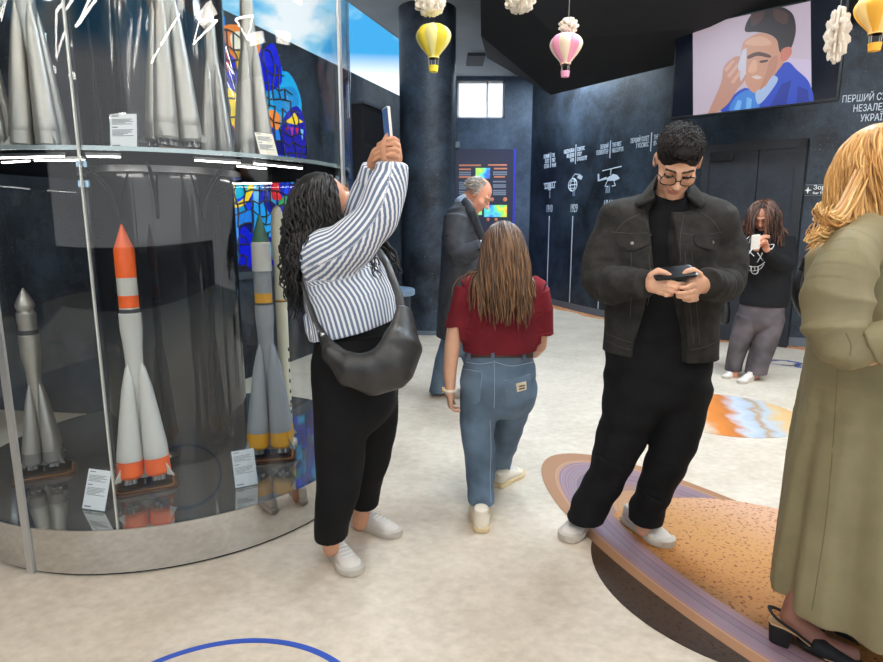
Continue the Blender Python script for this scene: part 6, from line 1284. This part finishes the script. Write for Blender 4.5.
# ------------------------------------------------------------------ girl in the black hooded top
gir = empty('person', (*G(744, 378)[:2], 0), 'girl in a black printed hooded top leaning by the dark door with a phone', 'person')
Bg_ = Body(); Yg = 5.35; hg = P(763, 216, Yg-.04); Rg, Wg = add_head(Bg_, hg, (-.50, -.66, -.60), (-.3, -.4, .86), 1.0)
Bg_.loft([(Wg(0, -.02, -.05), .048), (P(767, 229, Yg+.03), .055), (P(767, 236, Yg+.05), .075)], k=.02)
Bg_.loft([S(767, 238, Yg+.03, 14, .10), S(767, 270, Yg, 15, .11), S(762, 310, Yg, 15, .12)], k=.03, side=(1, 0, 0))
for q in ([Lm(749, 238, Yg, .05), Lm(745, 262, Yg-.05, .042), Lm(752, 256, Yg-.2, .036), Lm(757, 247, Yg-.27, .024)], [Lm(785, 240, Yg, .05), Lm(787, 264, Yg-.05, .042), Lm(776, 258, Yg-.2, .036), Lm(765, 248, Yg-.26, .024)]): Bg_.loft(q, k=.02)
add_hand(Bg_, P(757, 247, Yg-.27), (.1, -.35, .9), (.6, -.3, .2), (-.4, -.6, .2), .92, (.5, .7, .5)); add_hand(Bg_, P(765, 248, Yg-.26), (-.35, -.35, .8), (-.6, -.3, .2), (.4, -.6, .2), .92, (.6, .8, .5))
Bg_.loft([S(749, 318, Yg, 6, .06), S(740, 345, Yg, 5, .05), S(733, 375, Yg, 5, .04)], k=.02); Bg_.loft([S(769, 318, Yg, 6, .06), S(763, 345, Yg-.02, 5, .05), S(753, 378, Yg-.04, 5, .04)], k=.02)
link('body', Bg_.mesh('body', .0055), [SKIN3, LIP, EYEW, IRIS, BROW], gir)
HOD = cloth('black_fleece', hexc(26, 26, 28), .15, 14); WSHD = mat('washed_black', hexc(88, 80, 82), .85, var=.5, vs=5, bump=.3, bs=200, spec=.2, detail=2.5)
Hd = Body(); Hd.loft([S(767, 230, Yg+.03, 10, .08), S(767, 236, Yg+.03, 19, .14), S(768, 255, Yg, 22, .155), S(767, 280, Yg, 22, .16), S(764, 300, Yg, 23, .165), S(763, 310, Yg, 22, .16)], k=.02, side=(1, 0, 0), cap=.5)
for q in ([Lm(750, 238, Yg, .085), Lm(746, 252, Yg-.03, .078), Lm(747, 263, Yg-.09, .07), Lm(752, 257, Yg-.19, .06), Lm(756, 250, Yg-.25, .045)], [Lm(784, 240, Yg, .085), Lm(787, 254, Yg-.03, .078), Lm(786, 266, Yg-.09, .072), Lm(777, 262, Yg-.19, .062), Lm(768, 252, Yg-.25, .047)]): Hd.loft(q, k=.03, cap=.3)
Hd.loft([(P(757, 240, Yg-.08), .035), (P(770, 231, Yg+.14), .07), (P(779, 238, Yg-.02), .04)], k=.02); Hd.fold = folds(.006, 11, 71); Hd.cut(P(765, 305.5, Yg), (-.05, 0, -1)); garment(gir, 'hooded_top', Hd, HOD, .007)
PR = mat('print_white', hexc(226, 226, 224), .7)
for pts, r_ in (([(746.5, 248), (754, 256)], .007), ([(753.5, 247), (747, 256.5)], .007), ([(757.5, 253), (763, 261)], .007), ([(762.5, 253), (757, 262)], .007), ([(745, 264.5), (752, 266.5), (759, 266), (765, 262)], .006), ([(746, 268), (752, 271), (760, 269), (764, 264)], .005), ([(751, 266), (751.5, 272), (755, 274), (758, 272), (758, 266)], .0055), ([(754.5, 267), (755, 271)], .004), ([(746, 240), (750, 236), (749, 243)], .005), ([(768, 245), (774, 244.5), (771, 249.5), (768, 245)], .006)):
    stroke(Hd, pts, r_, MB(), .0015, 5, 5, .5).build('chest_print', PR, gir, smooth=True)
Qg = Body(); Qg.loft([S(762, 300, Yg, 20, .15), S(760, 318, Yg, 21.5, .16)], k=.03, side=(1, 0, 0))
Qg.loft([S(748, 318, Yg, 11.5, .12), S(740, 340, Yg+.01, 9.5, .10), S(734, 362, Yg+.02, 8.3, .085), S(731.5, 378, Yg+.02, 8.3, .085)], k=.004, side=(1, 0, 0), cap=.4); Qg.loft([S(771, 318, Yg-.03, 11, .12), S(765, 340, Yg-.07, 10.5, .11), S(757.5, 362, Yg-.09, 10, .10), S(753, 382, Yg-.10, 10, .10)], k=.004, side=(1, 0, 0), cap=.4)
Qg.fold = folds(.008, 10, 72, (1, 1, .4)); Qg.cut((0, 0, .055), (0, 0, -1)); garment(gir, 'wide_jeans', Qg, WSHD, .007)
h_, d_ = foot(724, 379, 14, -5, .24); shoe(gir, h_, d_, .24, WSH, WSO, WLA); h_, d_ = foot(739, 384, 16, -5, .24); shoe(gir, h_, d_, .24, WSH, WSO, WLA)
HAU = hairmat('hair_auburn', [(0, (36, 24, 20)), (.5, (66, 42, 32)), (1, (112, 72, 52))], .42)
mb = MB(); cap_ball(mb, Rg, hg, 1.0, (0, -.030, .044), (.080, .096, .090), .35)
ro, lo_ = scalp(420, Rg, hg, 1.0, 43, lambda d: not (d[1] > .30 and d[2] < .72) and d[2] > -.6, (.080, .100, .090), (0, -.022, .042))
dr_ = np.stack([Rg@nrm(np.array([d[0]*.8+.12*np.sign(d[0]), .05+d[1]*.3, -.1+d[2]*.2])) for d in lo_]); pa = grow(ro, dr_, .36, .02, [Bg_, Hd], .008, .30, .035, 44); strands(pa, mb, .0075, .0035, 45, (.006, 2.2), (.6, 1.), 1., 5, (0, 1)); mb.build('hair', HAU, gir, smooth=True, sharp=180)
phone(P(755.5, 242, Yg-.35), (-.9, .15, -.1), (.1, -.30, .9), 'white smartphone held by the girl in the black hooded top', mat('phone_white', (.7, .7, .7), .4), mat('phone_screen', (.03, .03, .03), .1), .066, .125, .009, False)
hb = empty('handbag', P(724, 318, Yg+.1), 'small black bag hanging beside the hooded girl\'s trousers', 'bag'); hB = Body(); hB.loft([S(724, 304, Yg+.1, 5.5, .05), S(724, 312, Yg+.1, 6.5, .06), S(724.5, 320, Yg+.1, 5.5, .05)], k=.01, side=(1, 0, 0)); hB.fold = folds(.004, 14, 77); link('bag_body', hB.mesh('b', .006), BLACKS, hb); MB().tube(crom([P(721, 305, Yg+.1), P(727, 285, Yg+.1), P(737, 262, Yg+.08), P(746, 240, Yg+.1)], 5), .008, 6).build('strap', BLACKS, hb, smooth=True)
# ------------------------------------------------------------------ woman in the long olive coat
oli = empty('person', (*G(835, 640)[:2], 0), 'woman with wavy blonde hair in a long olive coat, cut by the right edge', 'person')
Bc = Body(); Yc_ = 1.86; hc_ = P(886, 172, Yc_); Rc, Wc = add_head(Bc, hc_, (.90, -.05, -.25), (.2, 0, .97), 1.0)
Bc.loft([(Wc(0, -.02, -.05), .05), (P(878, 225, Yc_), .055), (P(874, 245, Yc_), .08)], k=.02)
Bc.loft([S(872, 255, Yc_, 30, .12), S(866, 310, Yc_, 34, .13), S(862, 350, Yc_, 32, .13), S(872, 410, Yc_, 38, .15)], k=.03, side=(1, 0, 0))
Bc.loft([Lm(852, 250, 1.70, .065), Lm(838, 290, 1.66, .055), Lm(838, 332, 1.62, .05), Lm(868, 350, 1.56, .042), Lm(893, 338, 1.52, .03)], k=.02); add_hand(Bc, P(893, 338, 1.52), (.9, .1, .35), (0, .8, -.4), (.2, .2, .9), .95)
Bc.loft([Lm(880, 250, 2.03, .065), Lm(872, 300, 2.06, .055), Lm(885, 340, 2.0, .05), Lm(915, 345, 1.95, .035)], k=.02); add_hand(Bc, P(915, 345, 1.95), (.9, -.1, .2), (0, -.8, -.4), (.2, -.2, .9), .95)
a1 = G(786, 612, .12); a2 = G(842, 630, .10)
Bc.loft([S(868, 430, 1.80, 26, .09), S(845, 500, 1.76, 20, .07), (a1+[.16, .07, .34], .040, .040), (a1+[.05, .015, .08], .033, .033), (a1+[.02, 0, -.02], .034, .034), (a1+[.10, -.05, -.085], .036, .028), (a1+[.17, -.09, -.095], .034, .022)], k=.015, mi=5)
Bc.loft([S(880, 430, 1.95, 26, .09), S(870, 500, 1.96, 20, .07), (a2+[.04, .12, .30], .055, .055), (a2+[.03, .12, .07], .036, .036), (a2+[.03, .12, -.0], .034, .034), (a2+[.12, .08, -.07], .036, .028), (a2+[.19, .06, -.08], .034, .022)], k=.015, mi=5)
link('body', Bc.mesh('body', .0045), [SKIN2, LIP, EYEW, IRIS, BROW, mat('sheer_tights', hexc(146, 98, 82), .5)], oli)
OLV = mat('olive_gabardine', hexc(134, 124, 94), .62, var=.10, vs=9, bump=.18, bs=260, spec=.3)
Kc = Body(); Kc.loft([S(878, 224, Yc_, 20, .08), S(874, 236, Yc_, 36, .16), S(870, 262, Yc_, 50, .20), S(864, 305, Yc_, 47, .20), S(860, 345, Yc_, 42, .18)], k=.03, side=(1, 0, 0), cap=.5)
sk = Body(); sk.loft([S(862, 335, Yc_, 43, .185), S(868, 380, Yc_, 53, .22), S(872, 440, Yc_-.01, 68, .245), S(872, 520, Yc_-.04, 78, .265), S(869, 590, Yc_-.06, 84, .275), S(868, 640, Yc_-.06, 87, .28)], k=.02, side=(1, 0, 0), cap=.5, sub=3)
skc = P(866, 450, Yc_)
def pleats(X):
    a_ = np.arctan2(X[..., 1]-skc[1], X[..., 0]-skc[0]); h_ = np.clip((.98-X[..., 2])/.8, 0, 1.2); return h_*(.020*np.sin(a_*9+2.2+.6*np.sin(X[..., 2]*3))+.008*np.sin(a_*17+2.5*X[..., 2]))
sk.fold = pleats; sk.cut((0, 0, .165), (0, 0, -1)); garment(oli, 'coat_skirt', sk, OLV, .006)
_k1, _k2 = folds(.007, 14, 82), folds(.004, 30, 86); Kc.fold = lambda X: _k1(X)+_k2(X); Kc.cut(P(860, 352, Yc_), (0, 0, -1)); garment(oli, 'coat_bodice', Kc, OLV, .006)
sv = Body(); sv.loft([Lm(862, 236, 1.76, .070), Lm(848, 254, 1.69, .088), Lm(839, 278, 1.65, .100), Lm(835, 305, 1.63, .103), Lm(837, 328, 1.61, .092), Lm(850, 342, 1.59, .076), Lm(868, 345, 1.56, .062), Lm(878, 343, 1.54, .055)], k=.03, sub=3, cap=.4); _v1, _v2 = folds(.012, 13, 83, (1, 1, .8)), folds(.010, 27, 85, (1, 1, .6)); sv.fold = lambda X: _v1(X)+_v2(X)*.6+.009*np.abs(np.sin(X@np.array([15., 5., 21.])+1.6*np.sin(X@np.array([-9., 4., 14.]))))-.004; garment(oli, 'sleeve', sv, OLV, .005)
sv2 = Body(); sv2.loft([Lm(880, 235, 2.0, .085), Lm(872, 280, 2.05, .10), Lm(876, 330, 2.04, .085), Lm(900, 342, 1.98, .055)], k=.03, sub=3, cap=.4); sv2.fold = folds(.01, 12, 84); garment(oli, 'sleeve', sv2, OLV, .007)
cu = Body(); cu.loft([Lm(872, 345, 1.55, .058), Lm(893, 339, 1.525, .054)], k=.01, cap=.15); garment(oli, 'cuff', cu, OLV, .005)
cl = Body(); cl.loft([(P(862, 226, Yc_+.06), .036, .010), (P(860, 236, Yc_-.07), .046, .010), (P(874, 250, Yc_-.15), .05, .010), (P(884, 258, Yc_-.17), .04, .010)], k=.008, side=(-.3, -.3, -.8), sub=3); garment(oli, 'collar', cl, OLV, .0045)
for pts in ([(846, 333), (851, 345), (850, 356)],): seam(oli, sv, pts, .0012, mat('olive_seam', hexc(108, 102, 74), .8), 'stitching')
for pts in ([(838, 362), (834, 430), (826, 520), (812, 610)],): seam(oli, sk, pts, .0012, mat('olive_seam', (.1, .1, .1), .8), 'stitching')
# black slingback shoes with block heels
SUE = mat('black_suede', hexc(20, 19, 20), .75); INS = mat('insole_tan', hexc(206, 168, 128), .6)
for a_, lab in ((a1, 1), (a2+[.0, .12, -.02], 0)):
    f = nrm([.86, -.5, 0]) if lab else nrm([.95, -.32, 0]); r = np.cross(f, [0, 0, 1]); hx = np.array([a_[0], a_[1], 0.])-f*.02
    root_s = bpy.data.objects.new('slingback_shoe', None); COL.objects.link(root_s); root_s.parent = oli; root_s.location = Vector(hx)-oli.location
    W = lambda x, y, z: hx+f*x+r*y+np.array([0, 0, z]); mb = MB(); vs = []
    for z, w_, l0, l1 in ((0, .024, -.012, .036), (.072, .031, -.018, .047)): vs += [W(l0, -w_*.7, z), W(l1, -w_, z), W(l1, w_, z), W(l0, w_*.7, z), W(l0-.010, 0, z)]
    n = 5; mb.add(vs, [tuple(range(n))[::-1], tuple(range(n, 2*n))]+[(i, (i+1) % n, (i+1) % n+n, i+n) for i in range(n)]).build('block_heel', SUE, oli and root_s, bevel=.003)
    ib = MB(); vs = []; prof = [(-.028, .006, .074), (-.018, .024, .074), (.02, .031, .074), (.06, .030, .062), (.10, .031, .036), (.14, .038, .014), (.19, .038, .010), (.225, .018, .010), (.24, .004, .010)]
    for x, w_, z in prof: vs += [W(x, -w_, z), W(x, w_, z), W(x, w_, z+.006), W(x, -w_, z+.006)]
    fs = [(i*4+j, i*4+(j+1) % 4, i*4+4+(j+1) % 4, i*4+4+j) for i in range(len(prof)-1) for j in range(4)]+[(3, 2, 1, 0), tuple(len(vs)-4+j for j in range(4))]; ib.add(vs, fs).build('insole', INS, root_s, smooth=True, sharp=40)
    vp = Body(); vp.loft([(W(.085, 0, .045), .038, .030), (W(.13, 0, .034), .043, .032), (W(.18, 0, .024), .041, .022), (W(.225, 0, .016), .026, .013), (W(.245, 0, .013), .010, .008)], k=.01, side=r); vp.box(W(.055, 0, .09), (.045, .05, .05), np.stack([f, r, np.array([0, 0, 1.])], 1), .01, .01, 0, 's'); vp.cut(W(0, 0, .003), (0, 0, -1)); link('toe_cap', vp.mesh('v', .004), SUE, root_s)
    sp = crom([W(.10, .036, .05), W(.05, .036, .08), W(-.005, .030, .105), W(-.028, 0, .118), W(-.005, -.030, .105), W(.05, -.036, .08), W(.10, -.036, .05)], 5); MB().tube(list(sp), .0085, 8, flat=.35).build('sling_strap', SUE, root_s, smooth=True)
    bc = W(.02, -.036 if lab else -.036, .094); MB().tube([bc+f*.011*math.cos(t)+np.array([0, 0, .010*math.sin(t)])+r*-.004 for t in np.linspace(0, 2*PI, 17)[:-1]], .0018, 6, closed=True).build('buckle', STEEL, root_s, smooth=True)
HBL = hairmat('hair_blonde', [(0, (150, 96, 48)), (.45, (206, 152, 86)), (.8, (232, 190, 124)), (1, (246, 216, 160))], .38)
mb = MB(); cap_ball(mb, Rc, hc_, 1.0, (0, -.035, .04), (.086, .100, .094), .35)
ro, lo_ = scalp(1150, Rc, hc_, 1.0, 53, lambda d: not (d[1] > .35 and d[2] < .6) and d[2] > -.6, (.086, .104, .094), (0, -.026, .042))
dr_ = np.stack([Rc@nrm(np.array([d[0]*.5, -.08+d[1]*.25, -.4+d[2]*.3])) for d in lo_]); pa = grow(ro, dr_, .33, .012, [Bc, Kc, sv], .006, .24, .025, 54, (.02, -.05, 0)); strands(pa, mb, .0036, .0016, 55, (.011, 1.3), (.55, 1.), 1., 4, (.2, .85))
rg2 = np.random.default_rng(5)
for (x0, y0, x1, y1, x2, y2, x3, y3) in ((862, 168, 848, 200, 836, 214, 822, 216), (860, 180, 842, 212, 826, 230, 810, 237), (856, 190, 842, 222, 826, 236, 813, 232), (860, 185, 850, 218, 840, 226, 830, 220), (862, 176, 846, 206, 832, 221, 818, 212), (862, 190, 860, 222, 868, 240, 882, 236), (858, 200, 866, 232, 880, 246, 896, 240), (856, 205, 850, 226, 858, 242, 874, 244)):
    for k in range(18):
        o_ = rg2.normal(size=3)*.010; base = crom([P(x0, y0, 1.79), P(x1, y1, 1.75), P(x2, y2, 1.72), P(x3, y3, 1.71), P(x3+(5 if x3 < 830 else 4), y3-9, 1.71)], 6)+o_*np.linspace(.8, 1, 25)[:, None]; strands(base[None], mb, .0038, .0016, int(k*7+x0), (.003, 1.5), (.85, 1.), 1., 6, (.2, 1))
mb.build('hair', HBL, oli, smooth=True, sharp=180)
# black rounded bag seen behind the olive coat
rb = empty('backpack', P(812, 318, 2.25), 'black rounded bag showing behind the olive coat sleeve', 'bag'); bB = Body(); bB.ell(P(820, 288, 2.22), (.10, .07, .125), k=.01); bB.ell(P(826, 300, 2.20), (.09, .06, .09), k=.03); link('bag_body', bB.mesh('b', .006), mat('bag_nylon', hexc(28, 28, 31), .5), rb)
MB().tube(crom([P(800, 270, 2.2), P(806, 258, 2.2), P(820, 244, 2.15), P(842, 236, 2.05)], 5), .010, 8, flat=.5).build('strap', BLACKS, rb, smooth=True); X_ = [P(*q) for q in ((803, 300, 2.14), (801, 285, 2.14), (806, 268, 2.14))]; MB().tube(crom(X_, 5), .0035, 6).build('zip', mat('zip_grey', hexc(90, 90, 92), .4, .5), rb, smooth=True)
# ================================================================== LIGHT
w = bpy.data.worlds.new('sky'); SC.world = w; w.use_nodes = True; nt = w.node_tree; N, L = nt.nodes, nt.links
bg = N['Background']; tc = N.new('ShaderNodeTexCoord'); nz = N.new('ShaderNodeTexNoise'); nz.inputs['Scale'].default_value = 4.4; nz.inputs['Detail'].default_value = 7; nz.inputs['Roughness'].default_value = .52
mp = N.new('ShaderNodeMapping'); mp.inputs['Scale'].default_value = (1, 1, 1.6); mp.inputs['Location'].default_value = SKYLOC if 'SKYLOC' in globals() else (0.3, .2, 0)
L.new(tc.outputs['Generated'], mp.inputs[0]); L.new(mp.outputs[0], nz.inputs['Vector'])
r = N.new('ShaderNodeValToRGB'); r.color_ramp.elements[0].position = .47; r.color_ramp.elements[1].position = .57
r.color_ramp.elements[0].color = (*hexc(70, 170, 228), 1); r.color_ramp.elements[1].color = (*hexc(246, 250, 252), 1); e = r.color_ramp.elements.new(.52); e.color = (*hexc(150, 212, 240), 1)
L.new(nz.outputs['Fac'], r.inputs[0])
sx = N.new('ShaderNodeSeparateXYZ'); L.new(tc.outputs['Generated'], sx.inputs[0]); hz = N.new('ShaderNodeMapRange'); hz.inputs[1].default_value = .215; hz.inputs[2].default_value = .25; hz.inputs[3].default_value = 1; hz.inputs[4].default_value = 0; L.new(sx.outputs[2], hz.inputs[0])
hm_ = N.new('ShaderNodeMix'); hm_.data_type = 'RGBA'; L.new(hz.outputs[0], hm_.inputs[0]); L.new(r.outputs[0], hm_.inputs[6]); hm_.inputs[7].default_value = (1.15, 1.17, 1.2, 1); L.new(hm_.outputs[2], bg.inputs[0]); bg.inputs[1].default_value = 1.15
LED = mat('led_white', (1, 1, 1), .4, emis=(1., .97, .92), es=9.)
def fill_panel(x, y, w_, d_, cool):  # added fill light in panel form, not fixtures of the hall
    o = empty('fill_panel', (x, y, CEIL-.05), 'added cool white fill panel under the far hall ceiling' if cool else 'added warm white fill panel over the right side of the hall', 'fill light', 'added cool fill panels' if cool else 'added warm fill panels')
    MB().box((x-w_/2, y-d_/2, CEIL-.05), (x+w_/2, y+d_/2, CEIL-.001)).build('housing', WHITE, o, bevel=.004)
    MB().box((x-w_/2+.02, y-d_/2+.02, CEIL-.056), (x+w_/2-.02, y+d_/2-.02, CEIL-.05)).build('diffuser', mat('fill_cool', (1, 1, 1), .4, emis=(.72, .87, 1.), es=44.) if cool else mat('fill_warm', (1, 1, 1), .4, emis=(1., .93, .84), es=16.), o)
for (x, y) in ((3.6, -1.2), (3.4, 1.4), (5.6, 1.2), (.3, 2.2), (5.6, 3.2)): fill_panel(x, y, .6, 1.1, False)  # warm fill added out of view over the near hall
for (x, y) in ((1.7, 3.6), (3.7, 3.8), (.5, 5.2), (1.75, 9.6), (1.45, 8.2)): fill_panel(x, y, .6, 1.1, True)  # cool fill added to brighten the far floor and walls, kept out of sight
vs_ = SC.view_settings; SC.display_settings.display_device = 'sRGB'; vs_.view_transform = 'Standard'; vs_.look = 'None'; vs_.gamma = 1.0; vs_.use_curve_mapping = False; vs_.exposure = 0.1
SC.cycles.max_bounces = 10; SC.cycles.transparent_max_bounces = 24; SC.cycles.use_denoising = True; SC.cycles.sample_clamp_indirect = 6; SC.cycles.caustics_reflective = False; SC.cycles.caustics_refractive = False
